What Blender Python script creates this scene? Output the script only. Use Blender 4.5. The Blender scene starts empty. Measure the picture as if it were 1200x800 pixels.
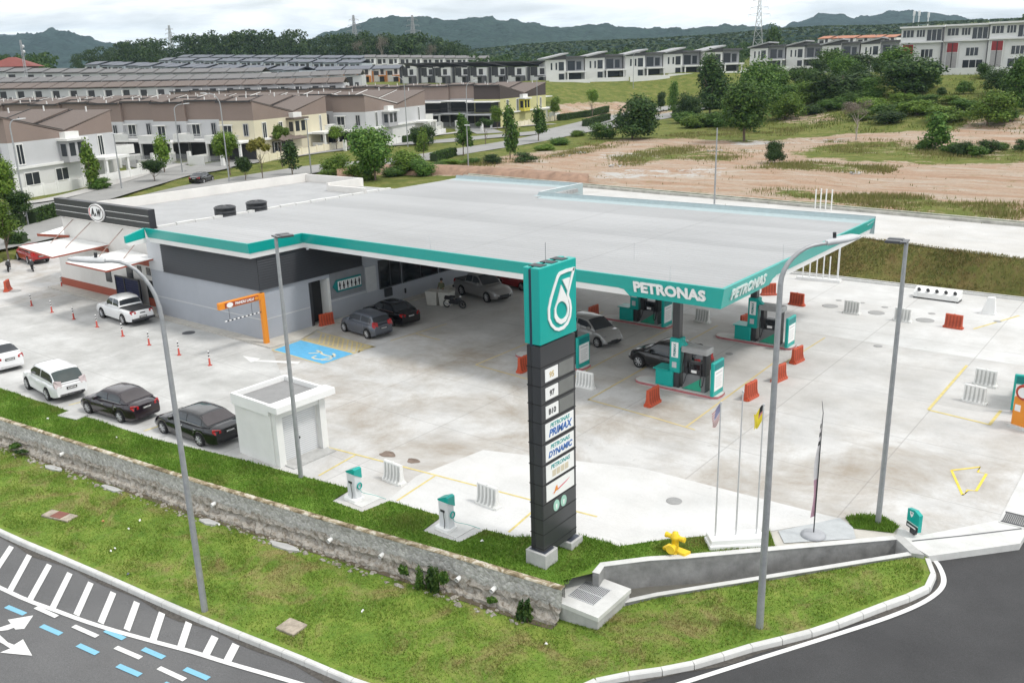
import bpy, math, random
import numpy as np
from mathutils import Vector, Matrix, Euler
from mathutils.geometry import delaunay_2d_cdt
R=math.radians; PI=math.pi
rnd=random.Random(7); rng=np.random.default_rng(7)
sc=bpy.context.scene; COL=sc.collection
# ------------------------------------------------------------------ camera
# world frame: X runs along the front of the station, Y away from the front, Z up, camera above the origin
CF,CP,CR,CA,CH=1050.0,R(16.95),R(-1.66),R(38.3),16.0
cp_,sp_=math.cos(CP),math.sin(CP); cr_,sr_=math.cos(CR),math.sin(CR); ca_,sa_=math.cos(CA),math.sin(CA)
RM=np.array([[cr_,-sr_,0],[sr_,cr_,0],[0,0,1]])@np.array([[1,0,0],[0,-sp_,-cp_],[0,cp_,-sp_]])@np.array([[ca_,sa_,0],[-sa_,ca_,0],[0,0,1]])
cam_d=bpy.data.cameras.new('camera'); cam=bpy.data.objects.new('camera',cam_d); COL.objects.link(cam); sc.camera=cam
cam_d.sensor_width=36; cam_d.lens=CF/1200*36; cam_d.clip_start=.5; cam_d.clip_end=20000
m4=Matrix.Identity(4)
for i in range(3):
    m4[i][0]=RM[0][i]; m4[i][1]=-RM[1][i]; m4[i][2]=-RM[2][i]
m4[2][3]=CH; cam.matrix_world=m4
def ray(x,y): return RM.T@np.array([(x-600)/CF,(y-400)/CF,1.0])
def G(x,y,z=0.0):
    d=ray(x,y); t=(z-CH)/d[2]; return Vector((t*d[0],t*d[1],z))
# ------------------------------------------------------------------ terrain
TC={-500:[(84,-.3),(92,0),(125,2.4),(230,4),(330,9),(400,16),(440,17.5),(600,20),(1500,26)],
 0:[(84,-.3),(92,0),(125,2.4),(230,4),(330,9),(400,16),(440,17.5),(600,20),(1500,26)],
 300:[(96,-.2),(104,.6),(128,2.2),(230,4),(330,9.5),(395,14.5),(480,17.5),(600,20),(1500,28)],
 500:[(92,.4),(104,2.0),(200,2.6),(250,5),(330,11.5),(430,13.5),(600,15),(1500,30)],
 640:[(92,.6),(101,2.3),(200,2.7),(252,3.2),(283,11.6),(300,12),(400,12.5),(700,17),(1500,40)],
 800:[(80,.3),(90,2.4),(180,2.8),(282,3.5),(308,13.0),(400,13.5),(700,20),(1500,45)],
 950:[(72,-.2),(82,2.4),(160,2.8),(200,4),(265,11.8),(400,12),(700,22),(1500,50)],
 1080:[(70,-.2),(76,2.4),(150,2.6),(175,4),(235,11.6),(400,12),(700,25),(1500,60)],
 1200:[(67,-.2),(73,2.4),(150,2.6),(170,4),(235,12),(400,12),(700,28),(1500,60)],
 1900:[(67,-.2),(73,2.4),(150,2.6),(170,4),(235,12),(400,12),(700,28),(1500,60)]}
TK=sorted(TC)
def _prof(k,r):
    p=TC[k]; xs=[q[0] for q in p]; zs=[q[1] for q in p]; return float(np.interp(r,xs,zs))
def bermtop(x): return max(68.9,68.7+.27*(-9.5-x))
def T0(x,y):
    r=math.hypot(x,y); ph=math.atan2(x,y)+CA
    c=600+CF*math.tan(max(-1.0,min(.9,ph)))
    c=max(TK[0],min(TK[-1]-1e-6,c))
    for a,b in zip(TK,TK[1:]):
        if a<=c<b:
            t=(c-a)/(b-a); return _prof(a,r)*(1-t)+_prof(b,r)*t
    return 0
def T(x,y):
    if (x>-88 and y<67.9) or (x>-62 and y<bermtop(x)+.6): return -2.6
    return T0(x,y)
def GT(px,py):
    d=ray(px,py); t=55.0; last=t
    while t<3000:
        p=d*t
        if CH+p[2]<T0(p[0],p[1]):
            lo,hi=last,t
            for _ in range(24):
                m=(lo+hi)/2; q=d*m
                if CH+q[2]<T0(q[0],q[1]): hi=m
                else: lo=m
            q=d*hi; return Vector((q[0],q[1],CH+q[2]))
        last=t; t+=.8 if t<200 else 2.5
    q=d*600; return Vector((q[0],q[1],T0(q[0],q[1])))
def AT(px,py,r):            # a point seen at (px,py) at horizontal distance r
    d=ray(px,py); t=r/math.hypot(d[0],d[1]); return Vector((d[0]*t,d[1]*t,CH+d[2]*t))
# ------------------------------------------------------------------ materials
MATS={}
def nd(nt,t,**k):
    n=nt.nodes.new(t)
    for a,b in k.items():
        if a in n.inputs: n.inputs[a].default_value=b
        else: setattr(n,a,b)
    return n
def newmat(name):
    m=bpy.data.materials.new(name); m.use_nodes=True; nt=m.node_tree; b=nt.nodes['Principled BSDF']
    MATS[name]=m; return m,nt,b
def mat(name,col,rough=.6,metal=0,var=.12,scale=3.0,bump=0,bscale=40,coat=0,alpha=None,spec=.5,stretch=None):
    if name in MATS: return MATS[name]
    m,nt,b=newmat(name); L=nt.links
    b.inputs['Roughness'].default_value=rough; b.inputs['Metallic'].default_value=metal
    b.inputs['Coat Weight'].default_value=coat; b.inputs['Specular IOR Level'].default_value=spec
    tc=nd(nt,'ShaderNodeTexCoord'); src=tc.outputs['Object']
    if stretch:
        mp=nd(nt,'ShaderNodeMapping'); mp.inputs['Scale'].default_value=stretch; L.new(src,mp.inputs[0]); src=mp.outputs[0]
    n=nd(nt,'ShaderNodeTexNoise',Scale=scale,Detail=6,Roughness=.65); L.new(src,n.inputs['Vector'])
    r=nd(nt,'ShaderNodeMapRange'); r.inputs[1].default_value=.3; r.inputs[2].default_value=.7; r.inputs[3].default_value=1-var; r.inputs[4].default_value=1+var*.6
    L.new(n.outputs[0],r.inputs[0])
    mx=nd(nt,'ShaderNodeVectorMath',operation='SCALE'); mx.inputs[0].default_value=col[:3]; L.new(r.outputs[0],mx.inputs['Scale'])
    L.new(mx.outputs[0],b.inputs['Base Color'])
    if bump:
        n2=nd(nt,'ShaderNodeTexNoise',Scale=bscale,Detail=4); L.new(src,n2.inputs['Vector'])
        bp=nd(nt,'ShaderNodeBump',Strength=bump,Distance=.05); L.new(n2.outputs[0],bp.inputs['Height']); L.new(bp.outputs[0],b.inputs['Normal'])
    return m
def ramp(nt,fac,stops,interp='LINEAR'):
    r=nd(nt,'ShaderNodeValToRGB'); r.color_ramp.interpolation=interp
    e=r.color_ramp.elements
    while len(e)<len(stops): e.new(.5)
    for q,(p,c) in zip(e,stops): q.position=p; q.color=(*c,1) if len(c)==3 else c
    nt.links.new(fac,r.inputs[0]); return r.outputs[0]
def noise(nt,src,scale,detail=6,rough=.6,dist=0,stretch=None,off=None):
    if stretch or off:
        mp=nd(nt,'ShaderNodeMapping'); mp.inputs['Scale'].default_value=stretch or (1,1,1); mp.inputs['Location'].default_value=off or (0,0,0)
        nt.links.new(src,mp.inputs[0]); src=mp.outputs[0]
    n=nd(nt,'ShaderNodeTexNoise',Scale=scale,Detail=detail,Roughness=rough,Distortion=dist); nt.links.new(src,n.inputs['Vector']); return n.outputs[0]
def mixc(nt,f,a,b,mode='MIX'):
    m=nd(nt,'ShaderNodeMix',data_type='RGBA',blend_type=mode)
    for s,v in ((m.inputs[0],f),(m.inputs[6],a),(m.inputs[7],b)):
        if hasattr(v,'links'): nt.links.new(v,s)
        elif isinstance(v,(int,float)): s.default_value=v
        else: s.default_value=(*v,1)
    return m.outputs[2]
def mth(nt,op,a,b=0.0,c=None):
    m=nd(nt,'ShaderNodeMath',operation=op)
    for i,v in enumerate((a,b,c)):
        if v is None: continue
        if hasattr(v,'links'): nt.links.new(v,m.inputs[i])
        else: m.inputs[i].default_value=v
    return m.outputs[0]
def bumpn(nt,b,h,strength=.4,dist=.05):
    bp=nd(nt,'ShaderNodeBump',Strength=strength,Distance=dist); nt.links.new(h,bp.inputs['Height']); nt.links.new(bp.outputs[0],b.inputs['Normal'])
def concrete(name,c0,c1,stain,amount=.5,seed=0,joints=True,zone=None):
    m,nt,b=newmat(name); L=nt.links; o=nd(nt,'ShaderNodeTexCoord').outputs['Object']; off=(seed*7.3,seed*3.1,0)
    base=ramp(nt,noise(nt,o,.35,8,.62,off=off),[(.3,c0),(.68,c1)])
    fine=noise(nt,o,9,6,.7,off=off); base=mixc(nt,.22,base,ramp(nt,fine,[(.3,(.42,.42,.42)),(.7,(.9,.9,.9))]),'MULTIPLY')
    st=ramp(nt,noise(nt,o,.2,10,.72,.35,off=(seed*3+11,5,0)),[(.42,(0,0,0)),(.67,(amount,)*3)])
    if zone:
        sy=nd(nt,'ShaderNodeSeparateXYZ'); L.new(o,sy.inputs[0]); zy=mth(nt,'ADD',sy.outputs[1],mth(nt,'MULTIPLY',mth(nt,'SUBTRACT',noise(nt,o,.12,5,.6,off=(2,7,0)),.5),14.0))
        zf=ramp(nt,mth(nt,'DIVIDE',zy,80.0),[(zone[0]/80-.05,(.28,)*3),(zone[0]/80,(1,)*3),(zone[1]/80,(1,)*3),(zone[1]/80+.06,(.3,)*3)]); st=mixc(nt,1.0,st,zf,'MULTIPLY')
    base=mixc(nt,st,base,stain)
    # broom/tyre streaks
    sk=ramp(nt,noise(nt,o,.8,6,.7,.8,stretch=(.35,2.2,1),off=(seed,0,0)),[(.54,(0,0,0)),(.72,(.32,)*3)])
    base=mixc(nt,sk,base,tuple(q*.75 for q in c0))
    bl=ramp(nt,noise(nt,o,2.1,3,.5,off=(4+seed,9,0)),[(.72,(0,0,0)),(.78,(.35,)*3)]); base=mixc(nt,bl,base,(.18,.17,.16))
    if joints:
        s=nd(nt,'ShaderNodeSeparateXYZ'); L.new(o,s.inputs[0])
        for ax,per in ((0,6.0),(1,5.2)):
            f=mth(nt,'FRACT',mth(nt,'DIVIDE',s.outputs[ax],per)); d=mth(nt,'ABSOLUTE',mth(nt,'SUBTRACT',f,.5))
            base=mixc(nt,mth(nt,'MULTIPLY',mth(nt,'LESS_THAN',d,.0045),.38),base,(.2,.19,.18))
    L.new(base,b.inputs['Base Color']); b.inputs['Roughness'].default_value=.85
    bumpn(nt,b,fine,.12,.02); return m
def leafmat(name,c0,c1,c2,trans=.25):
    m,nt,b=newmat(name); L=nt.links; g=nd(nt,'ShaderNodeNewGeometry')
    o=nd(nt,'ShaderNodeObjectInfo')
    col=ramp(nt,g.outputs['Random Per Island'],[(0,c0),(.55,c1),(1,c2)])
    hs=nd(nt,'ShaderNodeHueSaturation'); L.new(col,hs.inputs['Color'])
    mr=nd(nt,'ShaderNodeMapRange'); mr.inputs[3].default_value=.75; mr.inputs[4].default_value=1.25; L.new(o.outputs['Random'],mr.inputs[0]); L.new(mr.outputs[0],hs.inputs['Value'])
    L.new(hs.outputs[0],b.inputs['Base Color']); b.inputs['Roughness'].default_value=.6; b.inputs['Specular IOR Level'].default_value=.25
    tr=nd(nt,'ShaderNodeBsdfTranslucent'); L.new(hs.outputs[0],tr.inputs[0])
    ms=nd(nt,'ShaderNodeMixShader'); ms.inputs[0].default_value=trans; L.new(b.outputs[0],ms.inputs[1]); L.new(tr.outputs[0],ms.inputs[2])
    L.new(ms.outputs[0],nt.nodes['Material Output'].inputs[0]); return m
# ------------------------------------------------------------------ mesh builder
def rotz(v,a): c,s=math.cos(a),math.sin(a); return (v[0]*c-v[1]*s,v[0]*s+v[1]*c,v[2])
class MB:
    def __init__(s): s.v=[]; s.f=[]; s.m=[]; s.sm=[]
    def add(s,vs,fs,mi=0,smooth=False,M=None):
        b=len(s.v)
        s.v+= [tuple(M@Vector(q)) for q in vs] if M else [tuple(q) for q in vs]
        for f in fs: s.f.append([i+b for i in f]); s.m.append(mi); s.sm.append(smooth)
        return s
    def box(s,x0,x1,y0,y1,z0,z1,mi=0,M=None):
        v=[(x0,y0,z0),(x1,y0,z0),(x1,y1,z0),(x0,y1,z0),(x0,y0,z1),(x1,y0,z1),(x1,y1,z1),(x0,y1,z1)]
        return s.add(v,[(3,2,1,0),(4,5,6,7),(0,1,5,4),(1,2,6,5),(2,3,7,6),(3,0,4,7)],mi,False,M)
    def cbox(s,c,d,mi=0,M=None): return s.box(c[0]-d[0]/2,c[0]+d[0]/2,c[1]-d[1]/2,c[1]+d[1]/2,c[2]-d[2]/2,c[2]+d[2]/2,mi,M)
    def bbox(s,x0,x1,y0,y1,z0,z1,b=.03,mi=0,M=None):   # box with chamfered vertical and top edges
        def ring(x0,x1,y0,y1,z,b): return [(x0+b,y0,z),(x1-b,y0,z),(x1,y0+b,z),(x1,y1-b,z),(x1-b,y1,z),(x0+b,y1,z),(x0,y1-b,z),(x0,y0+b,z)]
        v=ring(x0,x1,y0,y1,z0,b)+ring(x0,x1,y0,y1,z1-b,b)+ring(x0+b,x1-b,y0+b,y1-b,z1,b*.6)
        f=[tuple(range(7,-1,-1)),tuple(range(16,24))]
        for k in (0,8):
            for i in range(8): j=(i+1)%8; f.append((k+i,k+j,k+8+j,k+8+i))
        return s.add(v,f,mi,False,M)
    def cyl(s,p0,p1,r0,r1=None,n=12,mi=0,cap=True,M=None,smooth=True):
        p0=Vector(p0);p1=Vector(p1);r1=r0 if r1 is None else r1
        a=(p1-p0).normalized(); u=a.orthogonal().normalized(); w=a.cross(u)
        v=[];f=[]
        for p,r in ((p0,r0),(p1,r1)):
            for i in range(n): t=2*PI*i/n; v.append(p+u*(r*math.cos(t))+w*(r*math.sin(t)))
        for i in range(n): j=(i+1)%n; f.append((i,j,n+j,n+i))
        s.add(v,f,mi,smooth,M)
        if cap:
            s.add(v[:n],[tuple(range(n-1,-1,-1))],mi,False,M); s.add(v[n:],[tuple(range(n))],mi,False,M)
        return s
    def tube(s,pts,rs,n=8,mi=0,cap=True):
        pts=[Vector(p) for p in pts]
        if not hasattr(rs,'__len__'): rs=[rs]*len(pts)
        v=[];f=[];u=None
        for k,p in enumerate(pts):
            a=(pts[min(k+1,len(pts)-1)]-pts[max(k-1,0)]).normalized()
            u=a.orthogonal() if u is None else u-a*u.dot(a)
            if u.length<1e-6: u=a.orthogonal()
            u=u.normalized(); w=a.cross(u)
            for i in range(n): t=2*PI*i/n; v.append(p+u*(rs[k]*math.cos(t))+w*(rs[k]*math.sin(t)))
        for k in range(len(pts)-1):
            for i in range(n): j=(i+1)%n; f.append((k*n+i,k*n+j,k*n+n+j,k*n+n+i))
        s.add(v,f,mi,True)
        if cap: s.add(v[:n],[tuple(range(n-1,-1,-1))],mi); s.add(v[-n:],[tuple(range(n))],mi)
        return s
    def lathe(s,prof,c=(0,0,0),n=20,mi=0,smooth=True):
        v=[];f=[]
        for r,z in prof:
            for i in range(n): t=2*PI*i/n; v.append((c[0]+r*math.cos(t),c[1]+r*math.sin(t),c[2]+z))
        for k in range(len(prof)-1):
            for i in range(n): j=(i+1)%n; f.append((k*n+i,k*n+j,k*n+n+j,k*n+n+i))
        return s.add(v,f,mi,smooth)
    def prism(s,poly,z0,z1,mi=0,M=None):
        n=len(poly); v=[(p[0],p[1],z0) for p in poly]+[(p[0],p[1],z1) for p in poly]
        ar=sum(poly[i][0]*poly[(i+1)%n][1]-poly[(i+1)%n][0]*poly[i][1] for i in range(n))
        ix=list(range(n)) if ar>0 else list(range(n-1,-1,-1))
        f=[tuple(reversed(ix)),tuple(i+n for i in ix)]
        for k in range(n):
            i,j=ix[k],ix[(k+1)%n]; f.append((i,j,j+n,i+n))
        return s.add(v,f,mi,False,M)
    def loft(s,rings,mi=0,closed=False,smooth=True,M=None):
        n=len(rings[0]); v=[p for r in rings for p in r]; f=[]
        for k in range(len(rings)-1):
            for i in range(n if closed else n-1):
                j=(i+1)%n; f.append((k*n+i,k*n+j,k*n+n+j,k*n+n+i))
        return s.add(v,f,mi,smooth,M)
    def build(s,name,mats,parent=None,loc=None,rz=0):
        me=bpy.data.meshes.new(name); me.from_pydata(s.v,[],s.f)
        for m in (mats if isinstance(mats,(list,tuple)) else [mats]): me.materials.append(m)
        me.polygons.foreach_set('material_index',s.m); me.polygons.foreach_set('use_smooth',s.sm); me.update()
        o=bpy.data.objects.new(name,me); COL.objects.link(o); o.parent=parent
        if loc is not None: o.location=loc
        o.rotation_euler.z=rz
        return o
def tag(o,label=None,cat=None,group=None,kind=None):
    for k,v in (('label',label),('category',cat),('group',group),('kind',kind)):
        if v: o[k]=v
    return o
def struct(o,kind='structure'): o['kind']=kind; return o
def thing(name,label,cat,loc=(0,0,0),rz=0,group=None):
    o=bpy.data.objects.new(name,None); o.empty_display_size=.3; COL.objects.link(o); o.location=loc; o.rotation_euler.z=rz
    return tag(o,label,cat,group)
def copy_tree(o,parent=None):
    c=o.copy(); COL.objects.link(c); c.parent=parent
    for ch in list(o.children): copy_tree(ch,c)
    return c
def dup(o,loc,rz,label=None,s=None,group=None):
    c=copy_tree(o); c.location=loc; c.rotation_euler.z=rz
    if label: c['label']=label
    if group: c['group']=group
    if s: c.scale=(s,s,s) if isinstance(s,(int,float)) else s
    return c
def npmesh(name,v,f,mats,parent=None,smooth=False,mi=None):
    me=bpy.data.meshes.new(name); v=np.asarray(v,np.float32); f=np.asarray(f,np.int32); k=f.shape[1]
    me.vertices.add(len(v)); me.vertices.foreach_set('co',v.ravel())
    me.loops.add(f.size); me.loops.foreach_set('vertex_index',f.ravel())
    me.polygons.add(len(f)); me.polygons.foreach_set('loop_start',np.arange(0,f.size,k,dtype=np.int32))
    for m in (mats if isinstance(mats,(list,tuple)) else [mats]): me.materials.append(m)
    if mi is not None: me.polygons.foreach_set('material_index',np.asarray(mi,np.int32))
    if smooth: me.polygons.foreach_set('use_smooth',np.ones(len(f),bool))
    me.update(calc_edges=True); me.validate()
    o=bpy.data.objects.new(name,me); COL.objects.link(o); o.parent=parent; return o
def inpoly(P,x,y):
    x=np.asarray(x);y=np.asarray(y); r=np.zeros(x.shape,bool); n=len(P)
    for i in range(n):
        x0,y0=P[i][0],P[i][1]; x1,y1=P[(i+1)%n][0],P[(i+1)%n][1]
        if y0==y1: continue
        c=((y0>y)!=(y1>y))&(x<(x1-x0)*(y-y0)/(y1-y0)+x0); r^=c
    return r
def densify(P,step):
    out=[]
    for i in range(len(P)):
        a=Vector(P[i][:2]);b=Vector(P[(i+1)%len(P)][:2]); n=max(1,int((b-a).length/step))
        for k in range(n): out.append(a+(b-a)*(k/n))
    return out
def sheet(name,P,z,m,step=None,jitter=0,parent=None):
    """flat or following sheet inside polygon P; z number or function"""
    zf=z if callable(z) else (lambda x,y:z)
    B=densify(P,step) if step else [Vector(p[:2]) for p in P]; pts=list(B); n=len(B)
    if step:
        xs=[p[0] for p in P];ys=[p[1] for p in P]
        gx,gy=np.meshgrid(np.arange(min(xs),max(xs),step)+step*.37,np.arange(min(ys),max(ys),step)+step*.41)
        gx=gx.ravel();gy=gy.ravel(); k=inpoly(P,gx,gy)
        pts+=[Vector((float(a),float(b))) for a,b in zip(gx[k],gy[k])]
    r=delaunay_2d_cdt(pts,[(i,(i+1)%n) for i in range(n)],[],1,1e-5)
    mb=MB(); fs=[]
    for f in r[2]:
        a,b,c=[r[0][i] for i in f[:3]]
        ar=(b-a).cross(c-a); fs.append(tuple(f) if ar>0 else tuple(reversed(f)))
    mb.add([(p.x,p.y,zf(p.x,p.y)) for p in r[0]],fs,0,bool(step)); return mb.build(name,m,parent)
def strip(mb,pts,w,z=None,mi=0,side=0):
    """flat painted band along pts (x,y[,z]); side 0 centred"""
    P=[Vector(p) if len(p)==3 else Vector((p[0],p[1],z)) for p in pts]; L_=[]; R_=[]
    for k,p in enumerate(P):
        d=(P[min(k+1,len(P)-1)]-P[max(k-1,0)]); d.z=0; d.normalize(); nrm=Vector((-d.y,d.x,0))
        L_.append(p+nrm*w*(.5+side*.5)); R_.append(p-nrm*w*(.5-side*.5))
    for k in range(len(P)-1): mb.add([R_[k],R_[k+1],L_[k+1],L_[k]],[(0,1,2,3)],mi)
    return mb
def smoothpts(P,n=6):
    out=[]
    for i in range(len(P)-1):
        p0=P[max(i-1,0)];p1=P[i];p2=P[i+1];p3=P[min(i+2,len(P)-1)]
        for k in range(n):
            t=k/n; out.append(tuple(.5*((2*b)+(-a+c)*t+(2*a-5*b+4*c-d)*t*t+(-a+3*b-3*c+d)*t**3) for a,b,c,d in zip(p0,p1,p2,p3)))
    out.append(tuple(P[-1])); return out
def text(name,s,size,m,parent,M,ext=.01,bold=0,align='CENTER',shear=0,sx=1):
    cu=bpy.data.curves.new(name,'FONT'); cu.body=s; cu.size=size; cu.extrude=ext; cu.offset=bold; cu.align_x=align; cu.align_y='CENTER'; cu.shear=shear; cu.resolution_u=3
    t=bpy.data.objects.new('tmp',cu); COL.objects.link(t); bpy.context.view_layer.update()
    me=bpy.data.meshes.new_from_object(t.evaluated_get(bpy.context.evaluated_depsgraph_get())); me.name=name
    bpy.data.objects.remove(t); me.materials.clear(); me.materials.append(m)
    me.transform(M@Matrix.Diagonal((sx,1,1,1)))
    o=bpy.data.objects.new(name,me); COL.objects.link(o); o.parent=parent; return o
def face_neg_y(x,y,z): return Matrix.Translation((x,y,z))@Matrix.Rotation(PI/2,4,'X')        # readable from -Y, runs along +X
def face_pos_x(x,y,z): return Matrix.Translation((x,y,z))@Matrix.Rotation(PI/2,4,'Z')@Matrix.Rotation(PI/2,4,'X')  # readable from +X, runs along +Y
def face_up(x,y,z,a=0): return Matrix.Translation((x,y,z))@Matrix.Rotation(a,4,'Z')
# ------------------------------------------------------------------ palette
white=mat('white_paint',(.78,.78,.77),.5,var=.06,scale=.7); white2=mat('white_render',(.72,.72,.70),.75,var=.1,scale=.5)
teal=mat('teal_paint',(.0,.34,.30),.35,var=.03,coat=.1); dteal=mat('dark_teal',(.0,.19,.19),.4,var=.05)
black=mat('black_metal',(.025,.026,.03),.45,var=.1); dark=mat('dark_grey_metal',(.075,.078,.085),.5,var=.1)
gpanel=mat('graphite_panel',(.04,.042,.047),.3,var=.06); grey=mat('grey_metal',(.32,.33,.34),.45,metal=.3,var=.1); lgrey=mat('light_grey_metal',(.5,.51,.52),.5,var=.08)
galv=mat('galvanised_steel',(.33,.34,.35),.5,metal=.35,var=.15,scale=6); red=mat('red_plastic',(.42,.045,.025),.5,var=.12); bred=mat('brick_red_paint',(.33,.075,.04),.6,var=.08)
orange=mat('orange_paint',(.72,.25,.02),.45,var=.04); yellow=mat('yellow_paint',(.8,.55,.02),.45,var=.08); rubber=mat('rubber',(.02,.02,.021),.8); glass=mat('dark_glass',(.012,.015,.018),.08,var=.05,spec=.6)
wplast=mat('white_plastic',(.72,.72,.70),.5,var=.1,scale=4); cream=mat('cream_paint',(.72,.66,.5),.75,var=.06); chrome=mat('chrome',(.6,.6,.62),.2,metal=.9,var=.03)
redlamp=mat('red_lamp',(.35,.01,.012),.2,var=.02); lamp=mat('clear_lamp',(.62,.64,.66),.12,metal=.2,var=.02); lampglass=mat('lamp_glass',(.6,.62,.63),.3)
conc=mat('bare_concrete',(.43,.43,.42),.85,var=.22,scale=1.8,bump=.15,bscale=14); concl=mat('pale_concrete',(.58,.58,.565),.85,var=.16,scale=1.2,bump=.1,bscale=14)
def wornpaint(name,col,under):
    m,nt,b=newmat(name); o=nd(nt,'ShaderNodeTexCoord').outputs['Object']; c=mixc(nt,ramp(nt,noise(nt,o,1.2,6,.7),[(.35,(0,0,0)),(.7,(.3,)*3)]),col,tuple(q*.72 for q in col))
    c=mixc(nt,ramp(nt,noise(nt,o,22,6,.75),[(.56,(0,0,0)),(.66,(.85,)*3)]),c,under); nt.links.new(c,b.inputs['Base Color']); b.inputs['Roughness'].default_value=.75; return m
paint_w=wornpaint('white_road_paint',(.72,.72,.71),(.3,.3,.3)); blue_dash=wornpaint('blue_road_paint',(.2,.46,.62),(.17,.25,.29))
yline=wornpaint('faded_yellow_paint',(.58,.47,.22),(.5,.47,.42)); bluebay=mat('blue_bay_paint',(.11,.40,.66),.7,var=.14,scale=2); navy=mat('dark_blue_mesh',(.03,.035,.10),.5)
# ------------------------------------------------------------------ light and sky
SUN_EL,SUN_AZ=R(58),R(72)      # azimuth measured from +Y towards +X
w=bpy.data.worlds.new('World'); sc.world=w; w.use_nodes=True; nt=w.node_tree; bg=nt.nodes['Background']; bg.inputs[1].default_value=.1
sky=nd(nt,'ShaderNodeTexSky',sky_type='NISHITA'); sky.sun_disc=False; sky.sun_elevation=SUN_EL; sky.sun_rotation=SUN_AZ; sky.air_density=1.2; sky.dust_density=3
tc=nd(nt,'ShaderNodeTexCoord'); sp=nd(nt,'ShaderNodeSeparateXYZ'); nt.links.new(tc.outputs['Generated'],sp.inputs[0])
zc=mth(nt,'MAXIMUM',sp.outputs[2],.0); zd=mth(nt,'ADD',zc,.1)
cb=nd(nt,'ShaderNodeCombineXYZ'); nt.links.new(mth(nt,'DIVIDE',sp.outputs[0],zd),cb.inputs[0]); nt.links.new(mth(nt,'DIVIDE',sp.outputs[1],zd),cb.inputs[1])
c1=noise(nt,cb.outputs[0],.62,10,.56,.4); c2=noise(nt,cb.outputs[0],1.6,8,.6,.3,off=(3,8,0))
cloud=ramp(nt,c1,[(.36,(5.7,5.9,6.05)),(.44,(7.2,7.35,7.4)),(.51,(9.2,9.25,9.25)),(.6,(10.9,10.9,10.8))])
cover=ramp(nt,c2,[(.28,(.62,.62,.62)),(.46,(.93,.93,.93)),(.6,(1,1,1))])
nt.links.new(mixc(nt,cover,sky.outputs[0],cloud),bg.inputs[0])
sd=bpy.data.lights.new('sun','SUN'); sd.energy=1.5; sd.angle=R(10); sd.color=(1,.965,.91)
so=bpy.data.objects.new('sun',sd); COL.objects.link(so)
sdir=Vector((math.sin(SUN_AZ)*math.cos(SUN_EL),math.cos(SUN_AZ)*math.cos(SUN_EL),math.sin(SUN_EL)))
so.rotation_euler=sdir.to_track_quat('Z','Y').to_euler(); so.location=(0,0,60)
sc.view_settings.view_transform='Standard'; sc.view_settings.look='None'; sc.view_settings.exposure=.62; sc.view_settings.gamma=1; sc.view_settings.use_curve_mapping=False
# ------------------------------------------------------------------ near terrain: verge, roads
WALL=[(-66,14.75),(-46.1,16.97),(-37.82,17.82),(-30.97,18.52),(-23.7,19.45),(-18.8,20.14),(-14.45,20.66)]
def wally(x): return float(np.interp(x,[p[0] for p in WALL],[p[1] for p in WALL]))
def sstep(a,b,t): t=max(0,min(1,(t-a)/(b-a))); return t*t*(3-2*t)
def hv(x,y):
    left=-1.12-.05*max(0,min(8,wally(x)-y)); right=-.5+.42*sstep(-10.5,-5.5,x)
    s=sstep(-15.5,-9.5,x); return left*(1-s)+right*s
def hroad(x,y): return hv(x,y)-.15
def off(P,d):
    out=[]
    for k,p in enumerate(P):
        a=Vector(P[max(k-1,0)]);c=Vector(P[min(k+1,len(P)-1)]); t=(c-a).normalized(); out.append((p[0]+t.y*d,p[1]-t.x*d))
    return out
def GV(px,py,dz=0.0):
    z=-1.0
    for _ in range(25):
        p=G(px,py,z); z=.5*z+.5*(hv(p.x,p.y)+dz)
    return G(px,py,z)
asph,nt,b=newmat('asphalt'); o=nd(nt,'ShaderNodeTexCoord').outputs['Object']
base=ramp(nt,noise(nt,o,.25,6,.6),[(.3,(.105,.105,.108)),(.7,(.15,.15,.152))]); fn=noise(nt,o,38,3,.7)
base=mixc(nt,.8,base,ramp(nt,fn,[(.35,(.55,.55,.55)),(.75,(1.3,1.3,1.3))]),'MULTIPLY')
base=mixc(nt,ramp(nt,noise(nt,o,.6,5,.6,stretch=(1.4,.25,1)),[(.55,(0,0,0)),(.75,(.35,)*3)]),base,(.12,.118,.115))
nt.links.new(base,b.inputs['Base Color']); b.inputs['Roughness'].default_value=.85; bumpn(nt,b,fn,.35,.01)
dasph,nt,b=newmat('fresh_asphalt'); o=nd(nt,'ShaderNodeTexCoord').outputs['Object']; fn=noise(nt,o,38,3,.7)
base=mixc(nt,.8,ramp(nt,noise(nt,o,.3,7,.65),[(.3,(.034,.034,.036)),(.72,(.062,.062,.064))]),ramp(nt,fn,[(.35,(.5,.5,.5)),(.75,(1.4,1.4,1.4))]),'MULTIPLY')
nt.links.new(base,b.inputs['Base Color']); b.inputs['Roughness'].default_value=.8; bumpn(nt,b,fn,.35,.01)
def grassmat(name,cols,brown,amt,seed=0):
    m,nt,b=newmat(name); o=nd(nt,'ShaderNodeTexCoord').outputs['Object']; off=(seed*5.1,seed*2.3,0)
    c=ramp(nt,noise(nt,o,1.1,9,.7,.5,off=off),[(.3,cols[0]),(.5,cols[1]),(.7,cols[2])])
    br=ramp(nt,noise(nt,o,.55,8,.7,.8,off=(9+seed,2,0)),[(.5,(0,0,0)),(.66,(amt,)*3)]); c=mixc(nt,br,c,brown)
    f=noise(nt,o,16,5,.75); c=mixc(nt,.6,c,ramp(nt,f,[(.3,(.45,.45,.45)),(.7,(1.3,1.3,1.3))]),'MULTIPLY')
    nt.links.new(c,b.inputs['Base Color']); b.inputs['Roughness'].default_value=.9; b.inputs['Specular IOR Level'].default_value=.15; bumpn(nt,b,f,.6,.06); return m
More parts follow.
